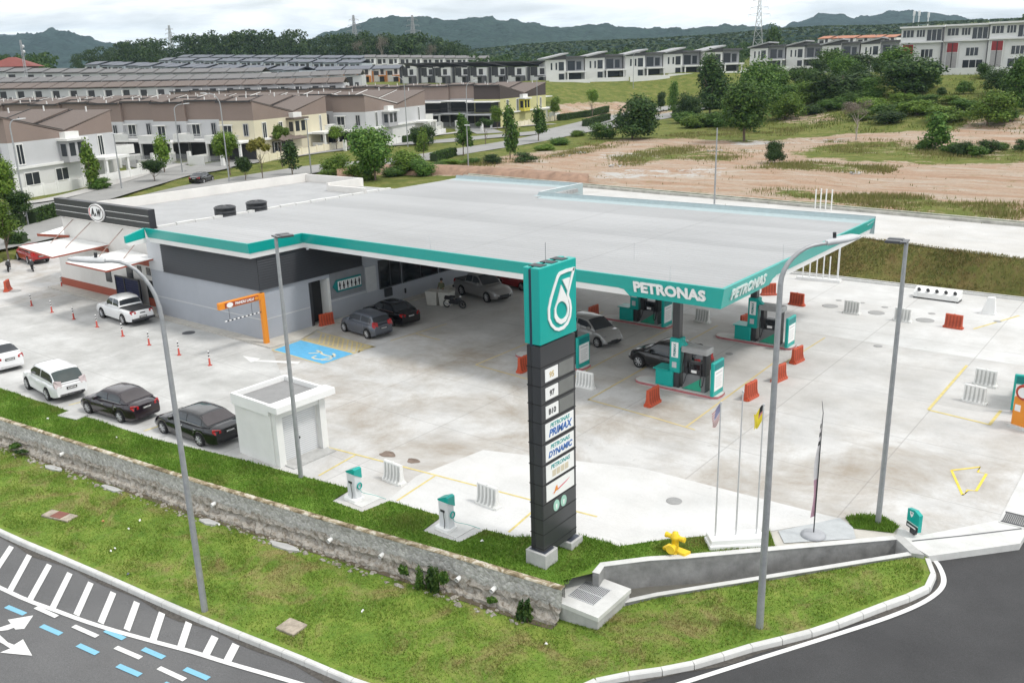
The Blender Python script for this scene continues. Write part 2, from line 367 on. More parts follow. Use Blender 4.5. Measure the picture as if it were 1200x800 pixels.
verge_m=grassmat('verge_grass',[(.09,.17,.025),(.155,.24,.038),(.24,.29,.062)],(.29,.225,.11),.7)
lush_m=grassmat('lush_grass',[(.08,.165,.02),(.125,.23,.03),(.18,.28,.05)],(.2,.17,.06),.6,2)
def bladesmat(name,c0,c1,c2,brown,amt):
    m,nt,b=newmat(name); g=nd(nt,'ShaderNodeNewGeometry'); o=nd(nt,'ShaderNodeTexCoord').outputs['Object']
    c=ramp(nt,g.outputs['Random Per Island'],[(0,c0),(.5,c1),(1,c2)])
    br=ramp(nt,noise(nt,o,.55,8,.7,.8,off=(9,2,0)),[(.5,(0,0,0)),(.64,(amt,)*3)]); c=mixc(nt,br,c,brown)
    nt.links.new(c,b.inputs['Base Color']); b.inputs['Roughness'].default_value=.7; b.inputs['Specular IOR Level'].default_value=.2
    tr=nd(nt,'ShaderNodeBsdfTranslucent'); nt.links.new(c,tr.inputs[0]); ms=nd(nt,'ShaderNodeMixShader'); ms.inputs[0].default_value=.3
    nt.links.new(b.outputs[0],ms.inputs[1]); nt.links.new(tr.outputs[0],ms.inputs[2]); nt.links.new(ms.outputs[0],nt.nodes['Material Output'].inputs[0]); return m
blade_m=bladesmat('grass_blades',(.10,.195,.022),(.168,.258,.036),(.26,.30,.072),(.31,.235,.11),.75)
lush_b=bladesmat('lush_blades',(.085,.18,.018),(.13,.25,.03),(.2,.31,.055),(.2,.17,.06),.45)
dry_b=bladesmat('dry_blades',(.10,.13,.035),(.19,.18,.06),(.29,.23,.10),(.28,.19,.1),.6)
def blades(name,P,n,h0,h1,zf,m,label,wd=.012,clump=.5,holes=(),cell=.9):
    xs=[p[0] for p in P];ys=[p[1] for p in P]; k=0; X=[];Y=[]
    while k<n:
        a=rng.uniform(min(xs),max(xs),n*2);c=rng.uniform(min(ys),max(ys),n*2); ok=inpoly(P,a,c)
        for h in holes: ok&=~inpoly(h,a,c)
        # patchy density
        f=np.sin(a*2.1/cell+1.3*np.sin(c*1.7/cell))*np.cos(c*2.7/cell+np.sin(a*1.1/cell)); ok&=rng.random(len(a))<(1-clump*.5+clump*.5*f)
        X.append(a[ok]);Y.append(c[ok]);k+=ok.sum()
    x=np.concatenate(X)[:n];y=np.concatenate(Y)[:n]
    f=np.sin(x*1.3/cell+2*np.sin(y*.9/cell))*np.cos(y*1.9/cell)
    z=np.array([zf(a,c) for a,c in zip(x,y)]) if callable(zf) else np.full(len(x),zf)
    h=(h0+(h1-h0)*rng.random(len(x)))*(1+.45*f); a=rng.uniform(0,2*PI,len(x)); ln=h*rng.uniform(.2,.9,len(x)); la=rng.uniform(0,2*PI,len(x))
    ww=wd*rng.uniform(.7,1.5,len(x)); v=np.zeros((len(x),3,3))
    v[:,0]=np.stack([x-ww*np.cos(a),y-ww*np.sin(a),z-.01],1); v[:,1]=np.stack([x+ww*np.cos(a),y+ww*np.sin(a),z-.01],1)
    v[:,2]=np.stack([x+ln*np.cos(la),y+ln*np.sin(la),z+h],1)
    o=npmesh(name,v.reshape(-1,3),np.arange(len(x)*3).reshape(-1,3),m); return tag(o,label,'grass',kind='stuff')
# kerb lines (outer road edge), from the photograph's ground positions
KL=[GV(*p) for p in ((-330,470),(-160,545),(0,622),(60,648),(130,678),(200,709),(270,738),(350,770),(430,803))]
KR=[GV(*p) for p in ((700,797),(800,780),(880,757),(960,737),(1040,707),(1080,692),(1094,680),(1092,664),(1086,652))]
nose=[(KL[-1].x+1.6,KL[-1].y+.5),(KL[-1].x+3.2,KL[-1].y+1.3),(KR[0].x-.75,KR[0].y-1.3)]
KERB=[(p.x,p.y) for p in KL]+nose+[(p.x,p.y) for p in KR]
KERB=smoothpts(KERB,4)
road_area=[(-110,-30),(40,-30),(40,60),(-1.2,60),(-4.0,33.5),(-5.9,29.45),(-14,19),(-66,13.5),(-110,9)]
struct(sheet('road',[(-110,-30),(-9,-30),(-11.5,17.8),(-14,18.6),(-66,14.2),(-110,9.5)],hroad,asph,1.5))
struct(sheet('access_road',[(-9,-30),(40,-30),(40,60),(-.5,60),(-3.6,33.4),(-5.2,29.9),(-10.5,25),(-11.5,17.8)],hroad,dasph,1.0))
mb=MB()
def kerb(mb,pts,zf,w=.16,h=.15,seg=.95):
    # stones of about 0.95 m with thin dark joints
    P=[Vector(p[:2]) for p in pts]; d=[0]
    for a,c in zip(P,P[1:]): d.append(d[-1]+(c-a).length)
    def at(t):
        t=max(0,min(d[-1],t))
        for k in range(len(P)-1):
            if t<=d[k+1]: return P[k].lerp(P[k+1],(t-d[k])/max(1e-6,d[k+1]-d[k]))
        return P[-1]
    n=int(d[-1]/seg)
    for k in range(n):
        a,c=at(k*seg),at(k*seg+seg-.018); t=(c-a).normalized(); nr=Vector((-t.y,t.x))
        rr=[]
        for p in (a,c):
            z=zf(p.x,p.y); rr.append([(p.x-nr.x*w*.6,p.y-nr.y*w*.6,z-h-.05),(p.x-nr.x*w*.45,p.y-nr.y*w*.45,z+.0),(p.x-nr.x*w*.25,p.y-nr.y*w*.25,z+.035),(p.x+nr.x*w*.6,p.y+nr.y*w*.6,z+.035),(p.x+nr.x*w*.6,p.y+nr.y*w*.6,z-h)])
        mb.loft(rr,0,False,False); mb.add(rr[0],[(0,1,2,3,4)]); mb.add(rr[1],[(4,3,2,1,0)])
kerb(mb,KERB,lambda x,y:hv(x,y)); struct(mb.build('kerb',concl))
# verge and strips
DI=[(-14.2,21.9),(-14.3,22.55),(-13.2,23.8),(-12.3,24.6),(-9.0,27.87),(-6.95,29.9)]   # drain: inner wall, outer edge of its top
DO=off(DI,1.15)
BOX=[(-14.85,20.62),(-14.85,22.35),(-13.25,22.3),(-13.25,20.62)]
wallfoot=[(x,y-.62) for x,y in WALL[:-1]]+[(-15.2,19.95)]
VERGE=list(KERB)+[DO[-1],DO[-2],DO[-3],DO[-4],(-13.15,22.0),(-13.15,20.5),(-14.9,20.5)]+list(reversed(wallfoot))
struct(sheet('verge',VERGE,hv,verge_m,.8))
KIN=off(KERB,-.3)
blades('verge_grass',KIN+VERGE[len(KERB):],95000,.035,.085,hv,blade_m,'short yellow-green grass with dry patches on the verge along the road',.017,.7)
SLABF=[(-51,19.0),(-43,19.5),(-37,19.9),(-32.2,20.75),(-27.8,21.3),(-25.5,21.6),(-25.35,20.45),(-23.7,20.5),(-23.5,21.75),(-20.95,22.0),(-20.8,20.75),(-19.15,20.9),(-18.95,22.15),(-17.8,22.3),(-15.8,23.8),(-14.4,23.9),(-13.3,25.26)]
FL=[(-12.0,26.5),(-10.55,27.95),(-9.7,27.2)]
struct(sheet('grass_strip',[(-70,13.9),*[(x,y+.02) for x,y in WALL[1:]],(-14.75,21.0),*DI[0:4],(-10.0,26.95),(-10.6,27.9),*reversed(SLABF),(-70,17.3)],.03,lush_m,1.2))
blades('strip_grass',[(-62,15.35),*WALL[1:],(-14.6,21.2),(-14.4,22.6),(-13.4,23.7),(-13.4,25.1),*reversed(SLABF[:-1]),(-62,18.1)],70000,.05,.12,.02,lush_b,'lush green grass along the top of the retaining wall',.022,.35)
blades('corner_grass',[(-13.4,23.9),DI[2],DI[3],(-10.0,26.9),(-10.6,27.85),(-13.3,25.2)],7000,.05,.13,.02,blade_m,'brownish short grass around the flagpole base',.016,.7)
CRN=[(-8.25,29.75),(-7.05,30.2),(-7.0,30.75),(-7.7,31.25),(-8.35,30.8),(-8.75,30.35)]
struct(sheet('grass_corner',CRN,.02,lush_m,.5)); blades('corner_tuft_grass',CRN,2600,.08,.2,.02,lush_b,'small tuft of grass around the foot of the lamp post by the entrance',.018,.3)
# ------------------------------------------------------------------ forecourt
yard_m=concrete('forecourt_concrete',(.45,.445,.435),(.625,.62,.61),(.30,.262,.215),1.0,0,True,(25,37))
front_m=concrete('new_concrete',(.55,.55,.54),(.68,.68,.675),(.45,.42,.38),.25,3,False)
YARD=[(-93,12.5),(-70,16.6)]+SLABF+[(-12.0,26.5),(-10.5,27.98),(-8.7,30.4),(-7.0,30.75),(-6.2,30.6),(-4.25,33.3),(-3.9,67.4),(-93,67.4)]
struct(sheet('forecourt',YARD,0,yard_m))
struct(sheet('front_pavement',[(-16.9,29.9),(-9.3,30.2),(-8.85,30.25),(-10.5,28.0),(-12.0,26.5),(-13.3,25.27),(-14.4,23.92),(-15.8,23.82),(-17.8,22.32),(-19.0,22.14),(-20.9,22.02),(-23.6,21.77),(-24.2,24.0),(-23.6,27.6)],.004,front_m))
struct(sheet('side_pavement',[(-70,17.0),(-51,19.02),(-43,19.52),(-37,19.92),(-32.2,20.77),(-32.2,24.6),(-44,32.0),(-70,32.4)],.004,concrete('side_concrete',(.42,.42,.41),(.63,.63,.62),(.28,.275,.26),.6,5,True)))
struct(sheet('back_pavement',[(-30,52.5),(-4.3,52.5),(-3.92,67.3),(-30,67.3)],.004,concrete('back_concrete',(.51,.51,.50),(.67,.67,.665),(.38,.36,.33),.4,8,True)))
# footpath round the shop, a low step
struct(MB().prism([(-73.6,32.6),(-44.1,31.95),(-43.95,34.2),(-44.75,36.3),(-44.75,64),(-46,64),(-46,33.4),(-73.6,34.2)],0,.1).build('footpath',mat('path_concrete',(.47,.45,.41),.85,var=.14,scale=1.5)))
# entrance apron with its joint and drain
AP=[(-7.0,30.75),(-6.2,30.6),(-4.25,33.3),(-3.3,33.0),(-3.35,31.9),(-5.62,29.3),(-6.9,30.05)]
struct(MB().prism(AP,-.5,.012).build('entrance_apron',concl))
mb=MB(); strip(mb,[(-6.35,30.0),(-5.0,31.4),(-3.5,33.05)],.07,.017); struct(mb.build('apron_joint',dark))
struct(MB().prism([(-4.25,33.3),(-3.3,33.0),(-3.2,60),(-4.25,60)],-.4,.03).build('side_kerb',concl))
g=thing('drain_grating','dark steel drain grating across the entrance at the right edge','grating',(-3.62,33.6,.04))
MB().box(-.62,.62,-.5,.5,-.05,.0).build('frame',concl,g)
mb=MB()
for i in range(18): mb.box(-.52+i*.06,-.49+i*.06,-.4,.4,.003,.03)
mb.box(-.56,.56,-.44,-.4,.003,.03).box(-.56,.56,.4,.44,.003,.03); mb.build('bars',dark,g)
struct(sheet('verge_base',[(-12.0,26.5),(-10.5,28.0),(-8.7,30.42),(-7.0,30.78),(-6.2,30.62),(-6.9,30.03),(-9.0,27.93),(-11.06,25.9),(-13.3,23.75),(-13.4,25.3)],.0,mat('path_concrete',(.47,.45,.41))))
struct(sheet('paved_island',[(-10.35,28.05),(-9.85,27.35),(-7.95,29.05),(-8.3,29.8),(-8.9,30.22)],.03,mat('slab_paving',(.42,.44,.45),.8,var=.12,scale=3)))
# retaining wall of rough stone
stone,nt,b=newmat('rubble_stone'); o=nd(nt,'ShaderNodeTexCoord').outputs['Object']
vo=nd(nt,'ShaderNodeTexVoronoi',Scale=5.5); nt.links.new(o,vo.inputs['Vector']); ve=nd(nt,'ShaderNodeTexVoronoi',Scale=5.5,feature='DISTANCE_TO_EDGE'); nt.links.new(o,ve.inputs['Vector'])
sc1=nd(nt,'ShaderNodeSeparateColor'); nt.links.new(vo.outputs['Color'],sc1.inputs[0])
c=ramp(nt,sc1.outputs[0],[(0,(.42,.41,.39)),(.5,(.5,.49,.47)),(1,(.58,.57,.545))]); c=mixc(nt,ramp(nt,ve.outputs[0],[(0,(.5,.5,.5)),(.06,(0,0,0))]),c,(.42,.41,.39))
fn=noise(nt,o,7,7,.72); c=mixc(nt,.65,c,ramp(nt,fn,[(.32,(.45,.45,.44)),(.68,(1.25,1.25,1.25))]),'MULTIPLY')
c=mixc(nt,ramp(nt,noise(nt,o,.9,7,.7,stretch=(1,1,2.5)),[(.56,(0,0,0)),(.74,(.45,)*3)]),c,(.27,.23,.17))
nt.links.new(c,b.inputs['Base Color']); b.inputs['Roughness'].default_value=.9; bumpn(nt,b,mth(nt,'ADD',mth(nt,'MULTIPLY',ve.outputs[0],1.5),fn),.8,.08)
W2=[]
for (x0,y0),(x1,y1) in zip(WALL,WALL[1:]):
    n=max(1,int(abs(x1-x0)/.16))
    for k in range(n): t=k/n; W2.append((x0+(x1-x0)*t,y0+(y1-y0)*t))
W2.append(WALL[-1]); rings=[]; frings=[]
for x,y in W2:
    q=lambda s:rnd.uniform(-s,s); zb=hv(x,y-.6)-.25
    rings.append([(x,y+.02,-.35),(x,y+.0,.06+q(.012)),(x,y-.14,.06+q(.015)),(x,y-.17+q(.015),.02),(x,y-.16+q(.02),-.25+q(.04)),(x,y-.2+q(.02),-.5+q(.03)),(x,y-.2,-.7)]); q2=.62+.05*math.sin(x*2.1)
    frings.append([(x,y-.18,-q2+.1),(x,y-.22+q(.05),-q2+q(.02)),(x,y-.30+q(.06),-.72+q(.05)),(x,y-.26+q(.07),-.85+q(.04)),(x,y-.36+q(.07),-.98+q(.05)),(x,y-.52+q(.08),-1.02+q(.05)),(x,y-.6+q(.06),zb)])
wt=thing('retaining_wall','long rough stone retaining wall between the grass strip and the road verge','wall',(0,0,0))
MB().loft(rings,0,False,False).build('stonework',stone,wt)
foot,nt,b=newmat('broken_footing'); o=nd(nt,'ShaderNodeTexCoord').outputs['Object']; fn2=noise(nt,o,5,8,.75,.5)
c=ramp(nt,fn2,[(.28,(.05,.045,.035)),(.38,(.2,.17,.13)),(.5,(.36,.33,.29)),(.68,(.5,.48,.44))]); nt.links.new(c,b.inputs['Base Color']); b.inputs['Roughness'].default_value=.95; bumpn(nt,b,fn2,1.0,.12)
MB().loft(frings,0,False,False).build('footing',foot,wt)
capm,nt,b=newmat('mossy_coping'); o=nd(nt,'ShaderNodeTexCoord').outputs['Object']
nt.links.new(ramp(nt,noise(nt,o,2.2,7,.7,1),[(.38,(.10,.075,.04)),(.5,(.30,.24,.15)),(.6,(.55,.51,.43))]),b.inputs['Base Color']); b.inputs['Roughness'].default_value=.9
mbc=MB(); mbc.loft([[(x,y+.03,.03),(x,y+.03,.085),(x,y-.15,.085),(x,y-.18,.045),(x,y-.18,.02)] for x,y in W2],0,False,False); mbc.build('coping',capm,wt)
mb=MB()
for px,py in ((62,545),(243,603),(403,633),(467,648),(553,676),(602,682)):
    p=G(px,py-12,-.55); y=wally(p.x)-.2; mb=MB(); mb.cyl((0,.1,0),(0,-.2,-.04),.085,n=12,cap=False); mb.cyl((0,.08,0),(0,.05,0),.07,n=12)
    mb.build('weep_pipe',wplast,wt,(p.x,y,-.62))
# broken stone footing and rubble in front of the wall
for (px,py,l,wd,a) in ((40,498,1.6,.3,.1),(112,530,1.2,.35,.15),(160,560,1.3,.3,.1),(330,640,1.4,.3,.12),(255,606,1.0,.35,.15)):
    p=G(px,py,-1.1); yy=wally(p.x)-.85; o=MB(); P=[]
    for k in range(12): t=2*PI*k/12; r=1+rnd.uniform(-.2,.2); P.append((l/2*math.cos(t)*r,wd/2*math.sin(t)*r))
    o.prism(P,-.05,.07); tag(o.build('concrete_slab',conc,None,(p.x,yy,hv(p.x,yy)),a),'broken flat concrete slab lying in the grass at the foot of the stone wall','slab','broken slabs along the wall foot')
# drain channel and grated sump
def channel(name,P,z0f,z1f,t,label):
    th=thing(name,label,'wall'); A=P; B_=off(P,t); rg=[[(a[0],a[1],z0f(*a)),(a[0],a[1],z1f(*a)),(b_[0],b_[1],z1f(*b_)),(b_[0],b_[1],z0f(*b_))] for a,b_ in zip(A,B_)]
    mb=MB(); mb.loft(rg,0,False,False); mb.add(rg[0],[(0,1,2,3)]); mb.add(rg[-1],[(3,2,1,0)]); mb.build('concrete_body',mat('drain_concrete',(.27,.27,.265),.9,var=.35,scale=1.6,bump=.2,bscale=9),th)
    mb=MB(); rg=[[(a[0],a[1],z1f(*a)+.0),(a[0],a[1],z1f(*a)+.02),(b_[0],b_[1],z1f(*b_)+.02),(b_[0],b_[1],z1f(*b_))] for a,b_ in zip(off(P,-.02),off(P,t+.02))]; mb.loft(rg,0,False,False); mb.build('pale_top',concl,th)
channel('drain_wall',DI,lambda x,y:-1.4,lambda x,y:.05,.22,'concrete drain wall with a pale top below the flagpole base')
oz=lambda x,y:hv(x,y)+.09
channel('drain_wall',off(DI,1.0),lambda x,y:-1.4,oz,.18,'lower outer concrete drain wall with a pale top along the grass verge')
struct(sheet('drain_floor',off(DI,.2)+list(reversed(off(DI,1.05))),lambda x,y:-.95,mat('drain_floor',(.12,.115,.1),.9)))
MB().build
tag(MB().prism([DI[-1],(-6.8,30.2),(-5.75,29.2),DO[-1]],-1.4,.06).build('drain_headwall',conc),'small concrete headwall closing the drain beside the teal entrance sign','wall')
bx=thing('drain_sump','square concrete drain sump with a grated cover at the end of the stone wall','drain',(-14.05,21.5,-.45),R(0))
mb=MB(); mb.bbox(-.95,.95,-1.0,.95,-.9,.0,.03); mb.build('concrete_box',conc,bx)
mb=MB(); mb.box(-.98,.98,-1.03,-.55,-.14,.012).box(-.98,.98,.55,.98,-.14,.012).box(-.98,-.5,-.55,.55,-.14,.012).box(.5,.98,-.55,.55,-.14,.012); mb.build('pale_rim',concl,bx)
mb=MB()
for i in range(17): mb.box(-.49+i*.06,-.465+i*.06,-.54,.54,.004,.02)
for y in (-.52,0,.52): mb.box(-.49,.49,y-.02,y+.02,.005,.016)
mb.build('grating',lgrey,bx); MB().box(-.5,.5,-.55,.55,.001,.004).build('pit_shade_sheet',rubber,bx)  # flat dark sheet under the bars, the pit's shade put into its colour
# ------------------------------------------------------------------ road markings
mb=MB(); E1=[GV(*p,-.13) for p in ((-60,655),(0,688),(66,715),(120,734),(180,751),(225,763),(270,777),(360,803),(420,822))]; E1=[Vector((E1[1].x-28+q*9,E1[1].y-2.6+q*.85,hroad(E1[1].x-28+q*9,E1[1].y-2.6+q*.85)+.02)) for q in range(3)]+E1[1:]; strip(mb,smoothpts([tuple(p) for p in E1],4),.17); struct(mb.build('edge_line',paint_w))
mb=MB()
for a,c in (((45,266),(-12,352)),((115,300),(40,437)),((193,337),(118,472)),((273,370),(205,507)),((355,407),(298,534)),((443,445),(393,565)),((535,483),(495,592)),((633,525),(598,630)),((738,563),(705,662)),((840,618),(803,690)),((922,648),(888,713)),((-40,233),(-110,322))):
    A=GV(.3*a[0],560+.3*a[1],-.13);B=GV(.3*c[0],560+.3*c[1],-.13); d=Vector(GV(.3*a[0]+8,560+.3*a[1]+3.6,-.13)-A); d=d.normalized()*.33
    mb.add([A-d/2,B-d/2,B+d/2,A+d/2],[(0,1,2,3)])
A1,B1=GV(-12,540,-.13),GV(-33,656.6,-.13)
for k in range(1,9):
    o_=Vector((-1.35*k,-.12*k,0)); A,B=A1+o_,B1+o_; d=(B-A).normalized(); d=Vector((-d.y,d.x,0))*.33
    for q in (A,B): q.z=hroad(q.x,q.y)+.02
    mb.add([A-d/2,B-d/2,B+d/2,A+d/2],[(0,1,2,3)])
struct(mb.build('chevron_bars',paint_w))
def dashes(name,L_,m,wd):
    mb=MB()
    for a,c in L_: strip(mb,[tuple(GV(.3*a[0],560+.3*a[1],-.128)),tuple(GV(.3*c[0],560+.3*c[1],-.128))],wd)
    struct(mb.build(name,m))
dashes('blue_dashes',[((25,500),(97,530)),((162,575),(238,608)),((305,650),(380,684)),((412,593),(485,626)),((559,665),(640,700)),((722,743),(815,782)),((460,730),(548,768)),((640,800),(720,836))],blue_dash,.19)
dashes('white_dashes',[((140,503),(222,540)),((287,576),(380,617)),((452,659),(550,701)),((620,739),(722,786)),((790,818),(880,855))],paint_w,.17)
mb=MB()
def flat(pts): mb.add([tuple(GV(.3*x,560+.3*y,-.128)) for x,y in pts],[tuple(range(len(pts)))])
flat([(60,590),(30,552),(130,535),(95,587)]); flat([(-40,590),(0,582),(30,572),(52,565),(62,580),(30,592),(0,596),(-40,604)])
flat([(0,680),(40,664),(55,650),(90,628),(126,692)]); flat([(-40,598),(0,612),(30,640),(55,650),(40,664),(10,645),(-40,620)])
struct(mb.build('lane_arrows',paint_w))
mb=MB(); E2=[GV(*p,-.13) for p in ((760,812),(808,797),(896,769),(992,739),(1048,720),(1082,705),(1101,691),(1106,678),(1100,662),(1092,653))]; strip(mb,smoothpts([tuple(p) for p in E2],5),.16); struct(mb.build('road_edge_line',paint_w))
# manhole covers in the verge
for (px,py,lx,ly,a,l) in ((70,605,1.5,.55,.25,'long weathered concrete slab with a rusty red middle in the verge by the left road'),(342,735,.8,.65,.1,'square weathered concrete slab in the verge right of the left lamp post')):
    p=GV(px,py); t=thing('inspection_slab',l,'slab',(p.x,p.y,p.z+.05),a)
    MB().bbox(-lx/2,lx/2,-ly/2,ly/2,-.1,.03,.02).build('slab',mat('weathered_slab',(.36,.31,.25),.9,var=.4,scale=4),t)
    if lx>1: MB().box(-.28,.3,-ly/2+.03,ly/2-.03,.031,.045).build('rusty_cover',mat('rusty_cover',(.2,.075,.055),.8,var=.2),t)
# litter on the grass
for px,py,k in ((121,611,'o'),(164,610,'w'),(151,620,'w'),(257,615,'w'),(56,491,'w'),(137,513,'w'),(130,646,'w'),(135,643,'w'),(655,0,''),(640,755,'w'),(150,673,'b'),(425,716,'w'),(565,634,'w')):
    if not k: continue
    up=py<520 or (py<640 and px>500); p=G(px,py,.1) if up else GV(px,py,.06); s=.06
    m={'o':mat('litter_orange',(.6,.25,.12),.7),'w':mat('litter_white',(.75,.75,.74),.7),'b':mat('litter_dark',(.1,.11,.15),.6)}[k]
    mb=MB(); V=[(s*rnd.uniform(.6,1.4)*math.cos(t),s*rnd.uniform(.5,1)*math.sin(t),rnd.uniform(0,.07)) for t in np.linspace(0,5.4,7)]; V.append((0,0,.09)); V.append((0,0,-.01))
    mb.add(V,[(i,(i+1)%7,7) for i in range(7)]+[((i+1)%7,i,8) for i in range(7)])
    l={'o':'crumpled orange scrap on the verge grass','w':'white scrap of litter on the grass near the stone wall','b':'dark crumpled scrap on the verge beside the left kerb'}[k]
    tag(mb.build('litter',m,None,p,rnd.uniform(0,3)),l,'litter','litter on the grass' if k=='w' else None)

# loose stones and mud along the foot of the wall
mb=MB()
for k in range(420):
    x=rnd.uniform(-52,-15.2); y=wally(x)-rnd.uniform(.55,1.0)**1.2; z=hv(x,y); s=rnd.uniform(.03,.13)*(1.6 if rnd.random()<.12 else 1)
    V=[(x+s*rnd.uniform(.6,1.3)*math.cos(t),y+s*rnd.uniform(.5,1)*math.sin(t),z+rnd.uniform(-.02,.03)) for t in np.linspace(0,5,6)]+[(x,y,z+s*rnd.uniform(.4,.8))]
    mb.add(V,[(i,(i+1)%6,6) for i in range(6)])
tag(mb.build('loose_stones',foot),'loose broken stones scattered along the foot of the retaining wall','stones',kind='stuff')
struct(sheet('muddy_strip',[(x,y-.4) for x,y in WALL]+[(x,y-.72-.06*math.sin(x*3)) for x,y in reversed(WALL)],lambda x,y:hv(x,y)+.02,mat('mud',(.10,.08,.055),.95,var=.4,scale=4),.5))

# grit collected along the road side of the kerbs
mb=MB(); P=[Vector(p) for p in KERB]; KO=off(KERB,.11); KO2=[off(KERB,.24+.08*math.sin(k*1.3)+.05*math.sin(k*.7))[k] for k in range(len(KERB))]
mb.loft([[(a[0],a[1],hroad(*a)+.012),(c[0],c[1],hroad(*c)+.012)] for a,c in zip(KO,KO2)],0,False,False)
struct(mb.build('kerb_grit',mat('grit',(.085,.078,.07),.95,var=.5,scale=9)))
# ------------------------------------------------------------------ canopy
roof_m,nt,b=newmat('ribbed_roof_sheet'); o=nd(nt,'ShaderNodeTexCoord').outputs['Object']; s=nd(nt,'ShaderNodeSeparateXYZ'); nt.links.new(o,s.inputs[0])
rib=mth(nt,'SINE',mth(nt,'MULTIPLY',s.outputs[1],2*PI/.46)); big=ramp(nt,noise(nt,o,.18,6,.6,stretch=(.4,1.6,1)),[(.33,(.285,.288,.29)),(.67,(.365,.368,.372))])
c=mixc(nt,ramp(nt,rib,[(.6,(0,0,0)),(.95,(.6,)*3)]),big,(.25,.26,.27))
sh=nd(nt,'ShaderNodeTexWhiteNoise',noise_dimensions='1D'); nt.links.new(mth(nt,'FLOOR',mth(nt,'DIVIDE',s.outputs[1],1.38)),sh.inputs['W'])
c=mixc(nt,.10,c,ramp(nt,sh.outputs[0],[(0,(.2,.2,.2)),(1,(.8,.8,.8))]))
for xx in (-25.5,-33.0,-41.0): c=mixc(nt,mth(nt,'MULTIPLY',mth(nt,'LESS_THAN',mth(nt,'ABSOLUTE',mth(nt,'SUBTRACT',s.outputs[0],xx)),.06),.35),c,(.2,.2,.2))
nt.links.new(c,b.inputs['Base Color']); b.inputs['Roughness'].default_value=.5; bumpn(nt,b,rib,.25,.05)
can=thing('fuel_canopy','large flat fuel canopy with a grey ribbed roof and a teal and white edge','canopy',(0,0,0))
RO=[(-56.25,32.0),(-45.2,32.0),(-45.2,36.1),(-16.65,36.1),(-16.65,56.3),(-41.8,56.3),(-41.8,62.4),(-56.25,62.4)]
MB().prism(RO,5.98,6.27).build('roof',roof_m,can)
sof=mat('white_soffit',(.66,.66,.65),.6,var=.05)
MB().prism([(-56.1,32.4),(-45.5,32.4),(-45.5,36.5),(-17.0,36.5),(-17.0,56.0),(-42.1,56.0),(-42.1,62.0),(-56.1,62.0)],5.43,5.5).build('soffit',sof,can)
EDGE=[(-56.3,31.85),(-45.02,31.85),(-45.02,35.95),(-16.42,35.95),(-16.42,57.7)]
def inset(P,d):   # P is an open path with the canopy on its left
    out=[]
    for k,p in enumerate(P):
        a=Vector(P[k-1]) if k else None; c=Vector(P[k+1]) if k<len(P)-1 else None; p=Vector(p)
        n=Vector((0,0))
        if a is not None: t=(p-a).normalized(); n+=Vector((-t.y,t.x))
        if c is not None: t=(c-p).normalized(); n+=Vector((-t.y,t.x))
        out.append(p+n*d if (a is not None and c is not None) else p+n*d)
    return out
def band(P,rows): return [[(q.x,q.y,z) for d,z in rows for q in [inset(P,d)[k]]] for k in range(len(P))]
MB().loft(band(EDGE,[(.14,6.26),(.14,6.42),(0,6.42),(.17,5.78),(.24,5.74)]),0,False,False).build('fascia',teal,can)
MB().loft(band(EDGE,[(.16,5.785),(.21,5.77),(.30,5.43),(.75,5.425)]),0,False,False).build('white_band',white,can)
bt=mat('pale_gutter',(.36,.44,.455),.5,var=.1)
# rear parapet and notch, seen from inside
PB=[(-16.42,57.7),(-42.2,57.7),(-42.2,63.7),(-56.3,63.7)]
mb=MB(); mb.loft(band(PB,[(0,5.43),(0,6.56),(.12,6.56),(.22,6.29),(1.45,6.19)]),0,False,False); mb.build('rear_parapet',bt,can)
mb=MB(); mb.loft(band(PB,[(-.01,6.565),(.13,6.575)]),0,False,False); mb.build('coping',mat('coping_white',(.66,.7,.71),.5),can)
mb=MB(); mb.add([(-56.3,31.86,6.42),(-56.3,30.45,6.07),(-56.3,30.45,5.63),(-56.3,31.86,5.78),(-56.5,31.86,6.42),(-56.5,30.45,6.07),(-56.5,30.45,5.63),(-56.5,31.86,5.78)],[(0,3,2,1),(4,5,6,7),(0,1,5,4),(1,2,6,5),(2,3,7,6),(3,0,4,7)]); mb.build('fascia_return',teal,can)
mb=MB(); mb.add([(-56.29,31.9,5.77),(-56.29,30.47,5.62),(-56.29,30.6,5.43),(-56.29,31.9,5.43),(-56.49,31.9,5.77),(-56.49,30.47,5.62),(-56.49,30.6,5.43),(-56.49,31.9,5.43)],[(0,3,2,1),(4,5,6,7),(0,1,5,4),(1,2,6,5),(2,3,7,6),(3,0,4,7)]); mb.build('white_return',white,can)
# name panels at the right-hand front corner
def leanM(fn,x,y,z,lean): return fn(x,y,z)@Matrix.Rotation(-lean,4,'X')
mb=MB()
mb.add([(-21.85,35.89,6.44),(-16.36,35.89,6.44),(-16.61,36.14,5.44),(-21.3,36.14,5.44),(-21.6,36.1,5.73),(-21.85,36.08,5.77)],[(0,5,4,3,2,1)])
mb.add([(-16.36,35.89,6.44),(-16.36,42.2,6.44),(-16.54,42.2,5.77),(-16.56,41.9,5.7),(-16.61,41.6,5.44),(-16.61,36.14,5.44)],[(0,5,4,3,2,1)])
mb.add([(-21.85,35.89,6.44),(-16.36,35.89,6.44),(-16.48,36.01,6.445),(-21.85,36.01,6.445)],[(0,1,2,3)]); mb.add([(-16.36,35.89,6.44),(-16.36,42.2,6.44),(-16.48,42.2,6.445),(-16.48,36.01,6.445)],[(0,1,2,3)])
mb.build('name_panel',teal,can)
lean=math.atan2(.25,1.0)
text('front_lettering','PETRONAS',.71,white,can,leanM(face_neg_y,-19.15,35.985,5.95,-lean),.03,.028,sx=1.06)
text('side_lettering','PETRONAS',.71,mat('faded_white',(.6,.68,.66),.6),can,leanM(face_pos_x,-16.46,38.8,5.93,-lean),.03,.024,sx=1.1)
